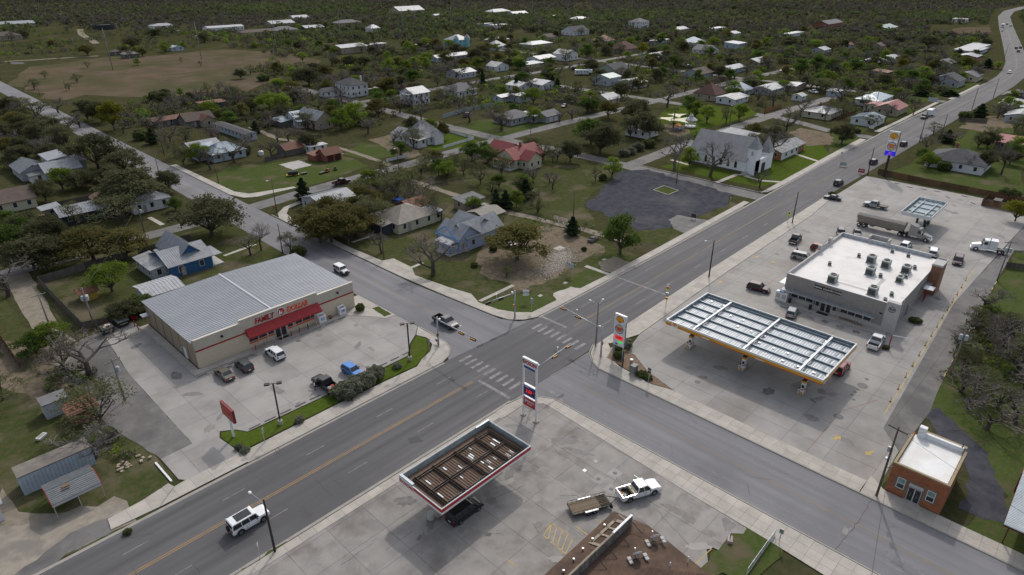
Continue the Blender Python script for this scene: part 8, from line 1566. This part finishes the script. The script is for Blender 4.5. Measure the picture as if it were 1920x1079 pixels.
# ================================================================ VEGETATION
def leafmat(n,c,c2,rand=.22,tr=.45):
    m = bpy.data.materials.new('leaf_'+n); m.use_nodes = True; N,L = m.node_tree.nodes,m.node_tree.links; N.remove(N['Principled BSDF'])
    g = N.new('ShaderNodeNewGeometry'); no = N.new('ShaderNodeTexNoise'); no.inputs['Scale'].default_value = .55; no.inputs['Detail'].default_value = 3; L.new(g.outputs['Position'],no.inputs['Vector'])
    r = N.new('ShaderNodeMapRange'); r.inputs[1].default_value = .35; r.inputs[2].default_value = .65; L.new(no.outputs[0],r.inputs[0])
    x = N.new('ShaderNodeMix'); x.data_type = 'RGBA'; x.inputs[6].default_value = (*c,1); x.inputs[7].default_value = (*c2,1); L.new(r.outputs[0],x.inputs[0])
    oi = N.new('ShaderNodeObjectInfo'); q = N.new('ShaderNodeMapRange'); q.inputs[3].default_value = 1 - rand; q.inputs[4].default_value = 1+rand; L.new(oi.outputs['Random'],q.inputs[0])
    h = N.new('ShaderNodeHueSaturation'); L.new(q.outputs[0],h.inputs['Value']); L.new(x.outputs[2],h.inputs['Color'])
    d = N.new('ShaderNodeBsdfDiffuse'); t = N.new('ShaderNodeBsdfTranslucent'); mx = N.new('ShaderNodeMixShader'); mx.inputs[0].default_value = tr
    L.new(h.outputs[0],d.inputs[0]); L.new(h.outputs[0],t.inputs[0]); L.new(d.outputs[0],mx.inputs[1]); L.new(t.outputs[0],mx.inputs[2]); L.new(mx.outputs[0],N['Material Output'].inputs[0])
    return m
LEAF = dict(oak=leafmat('oak',(0.080,0.086,0.044),(0.113,0.113,0.063)),olive=leafmat('olive',(0.113,0.108,0.039),(0.145,0.131,0.050)),lime=leafmat('lime',(0.14,0.2,0.03),(0.175,0.23,0.045)),green=leafmat('green',(0.076,0.127,0.030),(0.110,0.159,0.041)),mesq=leafmat('mesquite',(0.113,0.124,0.058),(0.138,0.138,0.076)),cedar=leafmat('cedar',(0.033,0.050,0.025),(0.050,0.066,0.033),tr=.15),bush=leafmat('bush',(0.090,0.117,0.041),(0.124,0.138,0.062)),gold=leafmat('gold',(0.179,0.172,0.025),(0.138,0.159,0.028)),sage=leafmat('sage',(0.207,0.214,0.159),(0.166,0.179,0.124)))
M_BARK = mat('bark',(.075,.063,.053),(.05,.043,.037),sc=1.5,rough=.95,obj=True); M_TWIG = mat('twig',(.12,.10,.086),(.15,.13,.115),sc=1,rough=.95,rand=.25); M_PTWIG = mat('pale_twig',(.17,.155,.14),(.13,.12,.108),sc=1,rough=.95)
def quads_mesh(name,C,U,V,m,idx=None,mats=None):
    n = len(C); P_ = np.empty((n,4,3),np.float32); P_[:,0] = C - U - V; P_[:,1] = C+U - V; P_[:,2] = C+U+V; P_[:,3] = C - U+V
    me = bpy.data.meshes.new(name); me.vertices.add(n*4); me.vertices.foreach_set('co',P_.ravel()); me.loops.add(n*4); me.loops.foreach_set('vertex_index',np.arange(n*4,dtype=np.int32))
    me.polygons.add(n); me.polygons.foreach_set('loop_start',np.arange(0,n*4,4,dtype=np.int32)); me.polygons.foreach_set('loop_total',np.full(n,4,np.int32))
    for q in (mats or [m]): me.materials.append(q)
    if idx is not None: me.polygons.foreach_set('material_index',idx.astype(np.int32))
    me.update(calc_edges=True); return me
def rand_frames(g,n,s):
    a = g.normal(size=(n,3)); a /= np.linalg.norm(a,axis=1)[:,None]; b = g.normal(size=(n,3)); b -= (b*a).sum(1)[:,None]*a; b /= np.linalg.norm(b,axis=1)[:,None]
    s = s*g.uniform(.6,1.35,(n,1)); return a*s,b*s*.75
def lobes(g,kind):
    n = {'oak': 15,'olive': 14,'lime': 12,'green': 13,'gold': 14,'mesq': 11}.get(kind,9); out = []
    for i in range(n):
        a = 2*math.pi*(i+g.uniform(-.35,.35))/n*(2 if i < n - 4 else 2.3); rr = g.uniform(.2,.37) if i < n - 4 else g.uniform(.02,.2)
        z = g.uniform(.32,.66) if i < n - 4 else g.uniform(.68,.82); out.append((rr*math.cos(a),rr*math.sin(a),z,g.uniform(.13,.21)))
    return out
def tree_proto(kind,seed):
    g = np.random.default_rng(seed); W0,H0 = 10.0,8.0
    if kind == 'cedar':
        n = 2600; z = g.uniform(.06,1,n); r = .5*(1 - z) ** .6*(.75+.3*np.sin(z*25+g.uniform(0,6)))*np.sqrt(g.uniform(.3,1,n)); a = g.uniform(0,6.283,n)
        C = np.stack([r*np.cos(a)*4,r*np.sin(a)*4,z*H0],1); U,V = rand_frames(g,n,.17); tr = MB().tube((0,0,0),(0,0,5),.16,.06,7).mesh('trunk',M_BARK); return tr,quads_mesh('crown',C,U,V,LEAF['cedar']),4.0,H0
    if kind in ('bush','sage'):
        n = 1800; q = g.normal(size=(n,3)); q /= np.linalg.norm(q,axis=1)[:,None]; rr = g.uniform(.55,1,(n,1)) ** .5*(1+.22*np.sin(q[:,:1]*7+seed)*np.cos(q[:,1:2]*6)); C = q*rr*np.array([1.5,1.5,1.1])+np.array([0,0,1.05]); C[:,2] = np.abs(C[:,2])
        U,V = rand_frames(g,n,.12); tr = MB()
        for i in range(5): a = i*1.3; tr.tube((0,0,0),(math.cos(a)*.8,math.sin(a)*.8,1.4),.06,.02,5)
        return tr.mesh('trunk',M_BARK),quads_mesh('crown',C,U,V,LEAF[kind]),3.0,2.2
    if kind in ('bare','pale'):
        mb = MB(); tw = MB(); rn = random.Random(seed)
        def grow(p,d,L,r,lv):
            e = p+d*L; m_ = (p+e)/2+Vector((rn.uniform(-1,1),rn.uniform(-1,1),rn.uniform(-.3,.6)))*L*.09
            tgt = mb if lv < 3 else tw; n = 7 if lv == 0 else 5 if lv < 2 else 3
            tgt.tube(p,m_,r,r*.85,n,False); tgt.tube(m_,e,r*.85,r*.66,n,False)
            if lv >= 5: return
            for i in range(4 if lv == 0 else 3 if lv < 5 else 2):
                ax = Vector((rn.gauss(0,1),rn.gauss(0,1),rn.gauss(.25,.6))).normalized(); nd = (d*(.62 if lv else .5)+ax*.78+Vector((0,0,.1))).normalized()
                if nd.z < -.15: nd.z = abs(nd.z)*.4
                s = e if i < 2 else p+d*L*rn.uniform(.5,.9)
                grow(s,nd.normalized(),L*rn.uniform(.62,.84),max(.02,r*.6),lv+1)
        grow(Vector((0,0,0)),Vector((rn.uniform(-.1,.1),rn.uniform(-.1,.1),1)),2.2,.26,0)
        me = mb.mesh('trunk',M_PTWIG if kind == 'pale' else M_BARK); m2 = tw.mesh('crown',M_PTWIG if kind == 'pale' else M_TWIG); w = max(v.co.x for v in m2.vertices) - min(v.co.x for v in m2.vertices); h = max(v.co.z for v in m2.vertices)
        return me,m2,w,h
    LB = lobes(g,kind); mb = MB(); fork = Vector((0,0,H0*.15)); mb.tube((0,0,0),fork,.3,.24,8)
    for x,y,z,r in LB:
        e = Vector((x*W0*.92,y*W0*.92,z*H0)); m1 = fork.lerp(e,.45)+Vector((g.uniform(-.4,.4),g.uniform(-.4,.4),g.uniform(-.3,.5))); mb.line([fork - Vector((0,0,.15)),m1,e],.15,5,.04)
        for k in range(3): mb.tube(m1.lerp(e,.3+.3*k),e+Vector((g.uniform(-1,1),g.uniform(-1,1),g.uniform(-.3,.9))),.045,.015,4,False)
    dens = {'mesq': .42,'lime': .85,'green': 1,'oak': 1.15,'olive': 1.0,'gold': 1.1}.get(kind,1); Cs = []
    for x,y,z,r in LB:
        nc = int(17*dens); q = g.normal(size=(nc,3)); q /= np.linalg.norm(q,axis=1)[:,None]; q[:,2] = np.where(q[:,2] < -.25,-q[:,2],q[:,2])
        cc = np.array([x*W0,y*W0,z*H0])+q*np.array([r*W0,r*W0,r*H0*.8])*g.uniform(.55,1.15,(nc,1))
        for c in cc: k = int(g.uniform(18,34)); Cs.append(c+g.normal(size=(k,3))*np.array([.42,.42,.26]))
    C = np.concatenate(Cs); U,V = rand_frames(g,len(C),.128 if kind != 'mesq' else .1)
    return mb.mesh('trunk',M_BARK),quads_mesh('crown',C,U,V,LEAF[kind]),W0*1.02,H0*.98
PROTO = {}
def proto(kind,k):
    if (kind,k) not in PROTO: PROTO[(kind,k)] = tree_proto(kind,11*k+sum(map(ord,kind)))
    return PROTO[(kind,k)]
LOOK = dict(oak='dark live oak',olive='olive brown oak',lime='bright lime green tree',green='mid green leafy tree',mesq='thin grey green tree',cedar='dark conical cedar',bush='low green bush',sage='grey green round shrub',bare='bare brown branched tree',pale='bare pale grey tree',gold='yellow green full tree')
TREES = []; tr_n = [0]
def tree(kind,X,Y,h,w,label=None,z=0):
    TREES.append([kind,X,Y,h,w,label,z])
def clear_of(X,Y,r=1.5):
    for a,b,c,d in KEEP:
        if a - r < X < c+r and b - r < Y < d+r: return False
    return True
RDS = [((73,-80),(73,620),9),((-200,68),(480,68),12),((-40,177),(470,182),5),((188,74),(190,360),5),((191,125),(380,122),5),((292,76),(302,296),5),((399,76),(402,420),5),((192,290),(480,298),5)]
def off_road(X,Y):
    for (a,b),(c,d),w in RDS:
        L2 = (c - a) ** 2+(d - b) ** 2; t = max(0,min(1,((X - a)*(c - a)+(Y - b)*(d - b))/L2))
        if math.hypot(X - a - t*(c - a),Y - b - t*(d - b)) < w: return False
    hl_,hr_ = hwy(X)
    return not (hr_ - 6 < Y < hl_+6)
# hand placed trees: photograph point of the trunk foot, kind, height, crown width
HT = '''100 250 mesq 8 13|132 247 bare 8 10|45 215 mesq 9 14|140 300 mesq 6 9|890 500 bush 1 1.6|925 470 bush 1.4 2|1095 470 bush .9 1.4|950 520 mesq 3 4|398 442 oak 10 18|262 388 oak 11.5 20|185 316 oak 12 19|235 330 oak 9 14|318 360 oak 7 9|585 445 olive 8 12|622 455 olive 8.5 13|645 432 olive 8 12|672 445 olive 8 12|700 418 mesq 8 13|612 415 olive 7 11|725 350 mesq 8 15|770 358 mesq 7 13|330 395 green 4 5|300 372 bush 4 5|65 505 oak 8 14|88 507 oak 7.5 12|176 487 olive 8 16|238 484 olive 7.5 14|232 418 mesq 8 17|20 470 green 7 11|50 440 oak 6 9|211 547 lime 6.5 10|16 556 bare 8 10|240 600 oak 4 8|262 585 bush 3.5 6|70 665 green 4.5 8|98 655 lime 5 8|168 706 bare 7.5 13|120 690 mesq 5 8|190 795 mesq 7 12|181 857 pale 6 11|6 750 mesq 5 9|812 517 bare 9 11|970 487 olive 8.5 17|1163 477 green 10.5 11|1160 470 pale 4 5|1073 441 cedar 5 5|930 393 cedar 6 5|948 392 cedar 5.5 5|968 388 lime 5 6|1008 398 mesq 4 7|985 372 cedar 6 8|745 372 mesq 8 17|600 455 olive 8 12|655 458 olive 8 11|690 430 mesq 8 13|716 475 bare 6 7|570 377 cedar 7 6|690 352 lime 6 8|805 405 mesq 7 11|828 415 bare 6 8|888 400 lime 5 6|775 390 bare 6 9|814 312 olive 6 8|790 330 mesq 6 9|839 336 lime 6 8|869 328 mesq 6 7|901 345 mesq 7 9|885 302 green 7 9|940 330 mesq 7 8|975 300 cedar 5 6|1018 300 mesq 7 12|1045 300 mesq 6 7|1069 304 oak 8 10|1125 288 oak 11 17|1108 270 green 10 14|1205 257 oak 10 16|1190 228 oak 10 15|1140 222 olive 8 11|1147 334 lime 7 7|1116 340 mesq 5 5|1130 338 bush 2 3|1170 292 sage 2.5 4|1182 289 sage 2.5 4|1197 282 sage 3 5|1216 276 bush 3 5|1331 331 bare 12 15|1265 317 pale 13 13|1424 352 bare 6 6|1446 298 bare 12 14|1578 270 oak 8 11|1470 255 bare 12 14|1303 222 lime 8 8|1325 231 lime 8 9|1361 232 mesq 8 9|1385 227 lime 8 9|1250 200 bare 11 14|1292 215 green 9 9|1422 190 bare 9 10|1450 200 bare 9 10|1500 220 bare 10 10|1545 228 bare 8 7|1575 195 bare 11 12|1618 222 bare 8 8|1606 250 bush 2 3|1660 228 bare 9 8|1690 200 bare 9 10|1712 216 bare 7 6|1760 262 bare 5 6|1750 252 mesq 5 7|1775 268 cedar 5 7|1730 303 green 5 7|1836 220 cedar 6 8|1810 222 bush 3 6|1848 320 oak 7 8|1877 328 bare 11 9|1855 270 mesq 7 10|1805 320 bare 6 6|1770 320 bush 3 4|1900 300 green 6 6|1903 415 gold 6 8|1890 372 bush 3 6|1560 366 bush 1 2|1850 805 bare 5.5 9|1800 735 bare 5 8|1835 735 mesq 4.5 8|1905 795 bare 5 9|1830 610 mesq 4 6|1810 690 mesq 4.5 6|1795 655 bare 4 6|1870 765 mesq 4.5 8|1915 745 bare 5 9|560 480 bush 2.5 3.5|545 470 mesq 5 6|470 478 bare 6 7|490 470 bare 7 6|676 583 bush 1.6 1.8|448 842 sage .8 1.2|460 848 sage .8 1.3|650 742 sage 2.1 4.4|668 731 sage 2.2 4.2|686 722 sage 2.2 4|704 708 sage 2.0 3.2|745 690 sage 1 1.6|562 792 sage 1 1.6|1172 652 sage 1.8 2.4|1160 672 bush 1.2 1.8|1158 658 bush .9 1.3|1203 706 bush 1 1.8|1215 712 bush .8 1.4|1660 655 bush .8 1.3|1716 605 bush 1 2.4|240 1000 bush .6 1|215 245 gold 13 12|192 230 oak 9 13|165 225 oak 9 12|150 240 mesq 7 10|110 212 bare 7 10|70 225 mesq 9 15|35 245 olive 8 12|90 250 oak 7 12|15 300 olive 8 10|85 300 pale 9 9|118 355 lime 7 10|265 262 bush 4 6|160 300 lime 5 6|245 240 bare 8 10|290 250 bare 8 10|320 268 bare 8 9|287 270 cedar 6 6|345 310 mesq 7 9|395 318 bare 8 10|440 305 bare 9 12|455 290 bush 4 7|520 268 bare 6 8|505 215 lime 10 12|530 210 lime 9 10|480 250 cedar 5 6|550 235 bare 7 9|640 245 lime 9 11|668 235 lime 10 12|625 222 green 9 9|600 215 bare 9 12|570 200 bare 8 11|690 250 bare 7 10|712 198 green 7 8|705 190 green 7 8|750 212 bare 9 10|768 208 bare 9 9|790 225 bare 7 8|735 190 lime 6 8|860 210 bare 9 11|940 245 bare 10 14|880 230 bare 8 12|905 160 cedar 8 6|968 168 cedar 7 5|1035 165 cedar 7 6|1045 168 cedar 6 6|1000 195 lime 8 12|1105 198 lime 7 11|1030 215 bare 7 7|1265 128 green 9 12|1100 108 green 10 13|925 85 lime 8 11|985 88 green 8 9|1060 118 mesq 11 13|1205 100 gold 8 10|1145 95 green 7 8|1175 112 lime 6 8|1440 132 bare 9 12|1348 145 oak 7 9|1368 155 green 8 10|1500 140 green 10 12|1530 135 green 11 13|1560 140 green 10 12|1600 135 green 9 13|1640 130 oak 8 11|1690 130 gold 7 9|1480 110 lime 9 10|1650 160 mesq 7 12|1700 175 bare 10 16|1760 170 bare 11 16|1830 150 bare 9 10|1780 180 cedar 3 12|1730 180 cedar 3 12|1850 128 cedar 6 9|1870 130 lime 5 7|1740 95 oak 12 20|1700 110 bare 12 20|1480 90 oak 9 14|1620 110 green 8 12|1590 160 mesq 7 9|258 123 lime 5 6|165 128 mesq 5 7|85 148 mesq 5 6|145 155 mesq 5 8|65 168 mesq 6 10|340 118 mesq 4 4|377 125 mesq 4 4|412 175 bare 7 7|390 180 mesq 7 7|568 117 lime 7 10|526 104 mesq 4 6|165 105 olive 8 14|60 95 mesq 6 11|100 88 olive 6 8|250 90 oak 9 18|290 70 oak 8 16|385 80 oak 9 12|310 100 lime 6 6|295 190 bush 5 8|310 182 bush 4 6|338 180 lime 4 5|130 170 mesq 4 5|452 148 oak 6 10|470 140 mesq 6 9|495 152 bush 4 7|520 140 olive 8 12|580 160 oak 10 18|550 150 lime 7 10|610 150 olive 9 13|640 160 bare 9 12|700 170 bare 9 12|670 150 oak 8 11|730 150 bare 9 11|760 140 lime 9 10|775 160 green 9 12|800 130 lime 8 9|820 150 bare 9 11|640 190 bare 8 10|615 100 oak 7 9|600 92 green 7 9|480 90 lime 5 8|540 88 green 6 9|560 95 oak 7 10'''
for s in HT.split('|'):
    a = s.split(); X,Y = at(float(a[0]),float(a[1])); tree(a[2],X,Y,float(a[3]),float(a[4]))
for i,s in enumerate((('1262','240',8),('1176','152',11),('882','80',9),('873','80',9))):
    X,Y = at(float(s[0]),float(s[1])); h = s[2]; l = ('palm with shaggy crown beside the playground oaks','tall palm with shaggy trunk by the white metal sheds','palm right of the light blue mansion','palm nearest the light blue mansion turret')[i]
    t = thing('palm_tree',l,'palm',(X,Y,0)); MB().tube((0,0,0),(.2,0,h - 1),.28,.22,8).build('trunk',M_BARK,t); g = np.random.default_rng(i); n = 420; a = g.uniform(0,6.283,n); r = g.uniform(.2,2.0,n); C = np.stack([r*np.cos(a)+.2,r*np.sin(a),h - .2+.9*np.sin(r*1.2) - .5*r*g.uniform(.2,1.2,n)],1); U = np.stack([np.cos(a),np.sin(a),-.3*r],1)*.35; V = np.stack([-np.sin(a),np.cos(a),np.zeros(n)],1)*.06; put('crown',quads_mesh('crown',C,U,V,LEAF['bush']),t)
# further yard trees filling the town blocks
rn = random.Random(21)
def fill(poly,n,kinds,hr,wr,mind,clear=1.0):
    P_ = ats(poly); x0,x1,y0,y1 = min(p[0] for p in P_),max(p[0] for p in P_),min(p[1] for p in P_),max(p[1] for p in P_); k = 0; tries = 0
    while k < n and tries < n*40:
        tries += 1; X,Y = rn.uniform(x0,x1),rn.uniform(y0,y1)
        if not inside((X,Y),P_) or not off_road(X,Y) or not clear_of(X,Y,clear): continue
        if any((X - q[1]) ** 2+(Y - q[2]) ** 2 < mind*mind for q in TREES): continue
        h = rn.uniform(*hr); yield rn.choice(kinds),X,Y,h,h*rn.uniform(*wr); k += 1
MIX = ['bare','bare','oak','olive','mesq','green','lime','lime','bare','mesq','bare','green','mesq']
for poly,n,kinds,hr in (([(430,230),(560,140),(720,95),(860,80),(1000,90),(900,150),(830,200),(700,225)],110,['bare','oak','bare','olive','mesq','lime','oak','bare'],(6,9.5)),([(880,160),(1000,100),(1250,65),(1400,70),(1500,110),(1420,165),(1250,180),(1080,190)],110,MIX,(5.5,9)),([(1400,165),(1500,95),(1700,80),(1830,115),(1800,160),(1700,190),(1560,200)],85,MIX,(6,9.5)),([(0,330),(0,195),(60,200),(180,290),(120,330)],24,['mesq','oak','bare','oak'],(6,8.5)),([(225,260),(240,195),(560,165),(560,265),(340,300)],40,['bare','bare','mesq','oak','bare'],(5,8)),([(1740,250),(1920,190),(1920,330),(1850,310)],10,['mesq','bare','oak'],(5,7)),([(760,320),(900,290),(1060,300),(1110,340),(1000,390),(900,370)],12,['mesq','mesq','bare','green'],(4,7)),([(700,300),(900,280),(1050,290),(960,330),(760,330)],10,['mesq','bare','mesq','green'],(5,7.5)),([(130,330),(300,300),(340,300),(330,330),(250,390),(160,400)],8,['oak','bare','mesq'],(5,8)),([(1000,250),(1160,220),(1200,200),(1100,205)],6,['bare','oak','green'],(5,8)),([(0,420),(110,420),(110,480),(0,520)],7,['oak','green','oak'],(5,8)),([(560,420),(600,380),(760,350),(820,400),(720,440),(640,450)],10,['mesq','olive','bare'],(5,7.5)),([(1770,700),(1800,620),(1860,560),(1920,700),(1920,830),(1850,830)],9,['bare','mesq','bare'],(5,7))):
    for q in list(fill(poly,n,kinds,hr,(1.0,1.6),4.6,.4)): tree(*q)
# yard trees standing close round the houses
for x0,y0,x1,y1 in list(KEEP):
    if math.hypot(x0,y0) < 190 or (x1 - x0)*(y1 - y0) < 70: continue
    for dx,dy,p,kinds in ((1,1,.75,['oak','green','lime','bare']),(-1,0,.45,['bare','lime','mesq','lime']),(0,-1,.4,['bare','mesq','mesq']),(1,-.2,.5,['olive','oak','bare'])):
        if rn.random() > p: continue
        X = (x0+x1)/2+dx*((x1 - x0)/2+rn.uniform(1,4))+(rn.uniform(-.4,.4)*(x1 - x0) if not dx else 0); Y = (y0+y1)/2+dy*((y1 - y0)/2+rn.uniform(1,4))+(rn.uniform(-.4,.4)*(y1 - y0) if not dy else 0)
        if off_road(X,Y) and clear_of(X,Y,0) and not any((X - q[1]) ** 2+(Y - q[2]) ** 2 < 14 for q in TREES): h = rn.uniform(5.5,8.5); tree(rn.choice(kinds),X,Y,h,h*rn.uniform(1,1.5))
# say which one: nearest landmark, side as seen in the picture, then order from the left
def cam_xy(X,Y): return X*math.cos(AZ) - Y*math.sin(AZ),X*math.sin(AZ)+Y*math.cos(AZ)
seen = {}
def short(lm):
    w = lm.split(); return ' '.join(w[:7])
for t_ in TREES:
    kind,X,Y = t_[:3]; lx,ly,lm = min(LM,key=lambda q: (q[0] - X) ** 2+(q[1] - Y) ** 2); a,b = cam_xy(X,Y); c,d = cam_xy(lx,ly)
    rel = ('right of' if a > c else 'left of') if abs(a - c) > abs(b - d)*.8 else ('behind' if b > d else 'in front of')
    size = 'small ' if t_[3] < 5 and kind not in ('bush','sage') else 'tall ' if t_[3] > 9 else ''
    lab = '%s%s %s the %s' % (size,LOOK[kind],rel,short(lm)); t_[5] = lab; seen.setdefault(lab,[]).append((a/b,t_))
ORD = ['leftmost','second from left','third from left','fourth from left','fifth from left','sixth from left','seventh from left','eighth from left','ninth from left','tenth from left','eleventh from left','twelfth from left','thirteenth from left','fourteenth from left','fifteenth from left','sixteenth from left']
for lab,L in seen.items():
    if len(L) > 1:
        for i,(_,t_) in enumerate(sorted(L,key=lambda q: q[0])): t_[5] = lab+', '+ORD[min(i,15)]
NM = dict(oak='oak_tree',olive='oak_tree',lime='leafy_tree',green='leafy_tree',gold='leafy_tree',mesq='mesquite_tree',cedar='cedar_tree',bush='bush',sage='shrub',bare='bare_tree',pale='bare_tree')
for i,(kind,X,Y,h,w,lab,z) in enumerate(TREES):
    tm,cm,w0,h0 = proto(kind,i % 5); t = thing(NM[kind],lab,{'bush': 'bush','sage': 'shrub'}.get(kind,'tree'),(X,Y,z),(i*2.4) % 6.283,'trees and shrubs around the town')
    s = (w/w0,w/w0*(.85+.3*((i*37) % 10)/10),h/h0); put('trunk',tm,t,sc=s); put('crown',cm,t,sc=s)
# far scrub and woodland reads as one mass
def woodland():
    g = np.random.default_rng(4); N = 66000
    b = 330+1800*g.uniform(0,1,N) ** .62; a = g.uniform(-.86,.86,N)*b  # forward, sideways
    X = a*math.cos(AZ)+b*math.sin(AZ); Y = -a*math.sin(AZ)+b*math.cos(AZ)
    py = 539.5 - FPX*(math.sin(PITCH)*b+math.cos(PITCH)*-CAMH)/(math.cos(PITCH)*b+math.sin(PITCH)*CAMH); pxx = 960+FPX*a/(math.cos(PITCH)*b+math.sin(PITCH)*CAMH)
    lim = np.interp(pxx,[0,150,300,420,560,700,900,1100,1300,1500,1650,1800,1920],[58,48,66,60,84,84,62,66,84,100,100,80,96])
    f1 = np.sin(X*.011+1.3)+np.sin(Y*.013+.5)+np.sin((X+Y)*.007)+.5*np.sin(X*.031)*np.sin(Y*.027)
    soft = lim+9*np.sin(pxx*.05)+g.normal(0,5,N)
    keep = (py < soft) & (g.uniform(0,1,N) < np.clip(.85+.25*f1,.5,1))
    hwl = np.interp(X,hx,[h[1] for h in HW]); hwr = np.interp(X,hx,[h[2] for h in HW]); keep &= ~((Y > hwr - 12) & (Y < hwl+12))
    for x0,y0,x1,y1 in KEEP: keep &= ~((X > x0 - 14) & (X < x1+2) & (Y > y0 - 12) & (Y < y1+2))
    fp = ats([(1750,66),(1800,48),(1860,48),(1860,68)]); keep &= ~((pxx > 1740) & (pxx < 1862) & (py > 46) & (py < 68))
    for (a_,b_),(c_,d_),w in RDS: t = np.clip(((X - a_)*(c_ - a_)+(Y - b_)*(d_ - b_))/((c_ - a_) ** 2+(d_ - b_) ** 2),0,1); keep &= np.hypot(X - a_ - t*(c_ - a_),Y - b_ - t*(d_ - b_)) > w
    X,Y,b,f1,py,pxx = X[keep],Y[keep],b[keep],f1[keep],py[keep],pxx[keep]; n = len(X)
    H = g.uniform(2.6,6.2,n)*np.clip(1+.12*f1,.7,1.3); Wd = H*g.uniform(.8,1.35,n)
    bandv = .9*np.sin(b*.012+X*.003)+f1*.5+g.normal(0,.8,n); kind = np.where(bandv > .9,1,np.where(bandv > .1,2,np.where(bandv > -.8,0,3))); kind = np.where(g.uniform(0,1,n) < .12,4,kind)
    k = np.where(b < 620,34,np.where(b < 1000,18,10)); idx = np.repeat(np.arange(n),k); m = len(idx)
    q = g.normal(size=(m,3)); q /= np.linalg.norm(q,axis=1)[:,None]; q[:,2] = q[:,2]*.85; rr = g.uniform(.5,1,(m,1)) ** .5*(1+.25*np.sin(q[:,:1]*5+idx[:,None]))
    C = np.stack([X[idx],Y[idx],H[idx]*.52],1)+q*rr*np.stack([Wd[idx]/2,Wd[idx]/2,H[idx]*.5],1)
    U,V = rand_frames(g,m,1.0); s = (Wd[idx]*np.where(b[idx] < 620,.12,np.where(b[idx] < 1000,.17,.24)))[:,None]
    me = quads_mesh('woodland',C,U*s,V*s,None,kind[idx],[leafmat('far_oak',(.07,.073,.043),(.09,.086,.056),tr=.3),leafmat('far_bright',(.105,.128,.046),(.085,.108,.042),tr=.35),leafmat('far_green',(.075,.093,.044),(.092,.106,.05),tr=.35),leafmat('far_twig',(.09,.08,.07),(.11,.098,.085),tr=.25),leafmat('far_grey',(.095,.098,.063),(.112,.108,.074),tr=.3)])
    o = put('woodland',me); tag(o,'dense scrub and low trees covering the far countryside','woodland',kind='stuff'); return n,m
LEAF_TW = leafmat('twigs',(.105,.092,.08),(.13,.115,.10),tr=.3)
print('WOODLAND',woodland(),'TREES',len(TREES))

def scrub():
    g = np.random.default_rng(9); pts = []; LW = [ats(q) for q in ([(385,336),(470,372),(500,370),(690,312),(640,290),(430,312)],[(1225,228),(1255,200),(1400,200),(1420,215),(1275,258)],[(1030,160),(1060,128),(1130,150),(1100,165)],[(835,243),(905,262),(1040,235),(1010,222)])]
    for poly,n,hr in (([(430,240),(540,150),(640,110),(900,80),(1300,60),(1560,80),(1850,110),(1800,165),(1690,205),(1560,235),(1440,210),(1260,195),(1100,200),(1020,215),(830,205),(700,240),(600,250)],5200,(.8,3.6)),([(0,330),(0,195),(110,215),(210,290),(130,340)],420,(.8,3)),([(230,240),(230,190),(560,165),(560,215),(400,232)],420,(.8,3)),([(300,62),(620,62),(640,110),(540,155),(470,135),(520,105),(420,90)],900,(1.5,4.2)),([(0,130),(0,58),(300,62),(380,90),(180,100)],500,(1,3)),([(1760,760),(1790,640),(1850,560),(1920,640),(1920,820),(1850,820)],260,(.5,1.8)),([(0,480),(0,420),(110,440),(100,490)],60,(.6,1.8)),([(560,470),(600,400),(700,370),(820,400),(740,440)],110,(.5,1.8)),([(60,690),(180,690),(250,860),(180,870),(120,780)],120,(.4,1.4)),([(1050,440),(1160,440),(1100,420),(960,395),(940,402)],50,(.3,.9))):
        P_ = ats(poly); x0,x1,y0,y1 = min(p[0] for p in P_),max(p[0] for p in P_),min(p[1] for p in P_),max(p[1] for p in P_); c = 0
        for X,Y in zip(g.uniform(x0,x1,n*4),g.uniform(y0,y1,n*4)):
            if c >= n: break
            f = math.sin(X*.09+1)+math.sin(Y*.08)+math.sin((X - Y)*.045)
            if f < g.uniform(-1.4,1.2) or not inside((X,Y),P_) or not off_road(X,Y) or any(inside((X,Y),q) for q in LW): continue
            if any(a - 4 < X < c_+.5 and b - 4 < Y < d+.5 for a,b,c_,d in KEEP): continue
            c += 1; pts.append((X,Y,g.uniform(*hr),f))
    A = np.array(pts); n = len(A); H = A[:,2]; Wd = H*g.uniform(1,1.8,n); kind = g.choice([0,1,2,3,3,4,4,0],n); k = np.where(H > 2,46,26); idx = np.repeat(np.arange(n),k); m = len(idx)
    q = g.normal(size=(m,3)); q /= np.linalg.norm(q,axis=1)[:,None]; rr = g.uniform(.4,1,(m,1)) ** .5*(1+.3*np.sin(q[:,:1]*5+idx[:,None])); C = np.stack([A[idx,0],A[idx,1],H[idx]*.48],1)+q*rr*np.stack([Wd[idx]/2,Wd[idx]/2,H[idx]*.5],1); C[:,2] = np.abs(C[:,2])
    U,V = rand_frames(g,m,1.0); s = (Wd[idx]*.085)[:,None]
    o = put('undergrowth',quads_mesh('undergrowth',C,U*s,V*s,None,kind[idx],[LEAF['oak'],LEAF['lime'],LEAF['green'],LEAF_TW,LEAF['mesq']])); tag(o,'low brush and undergrowth between the houses and along fences','undergrowth',kind='stuff'); return n,m
print('SCRUB',scrub())
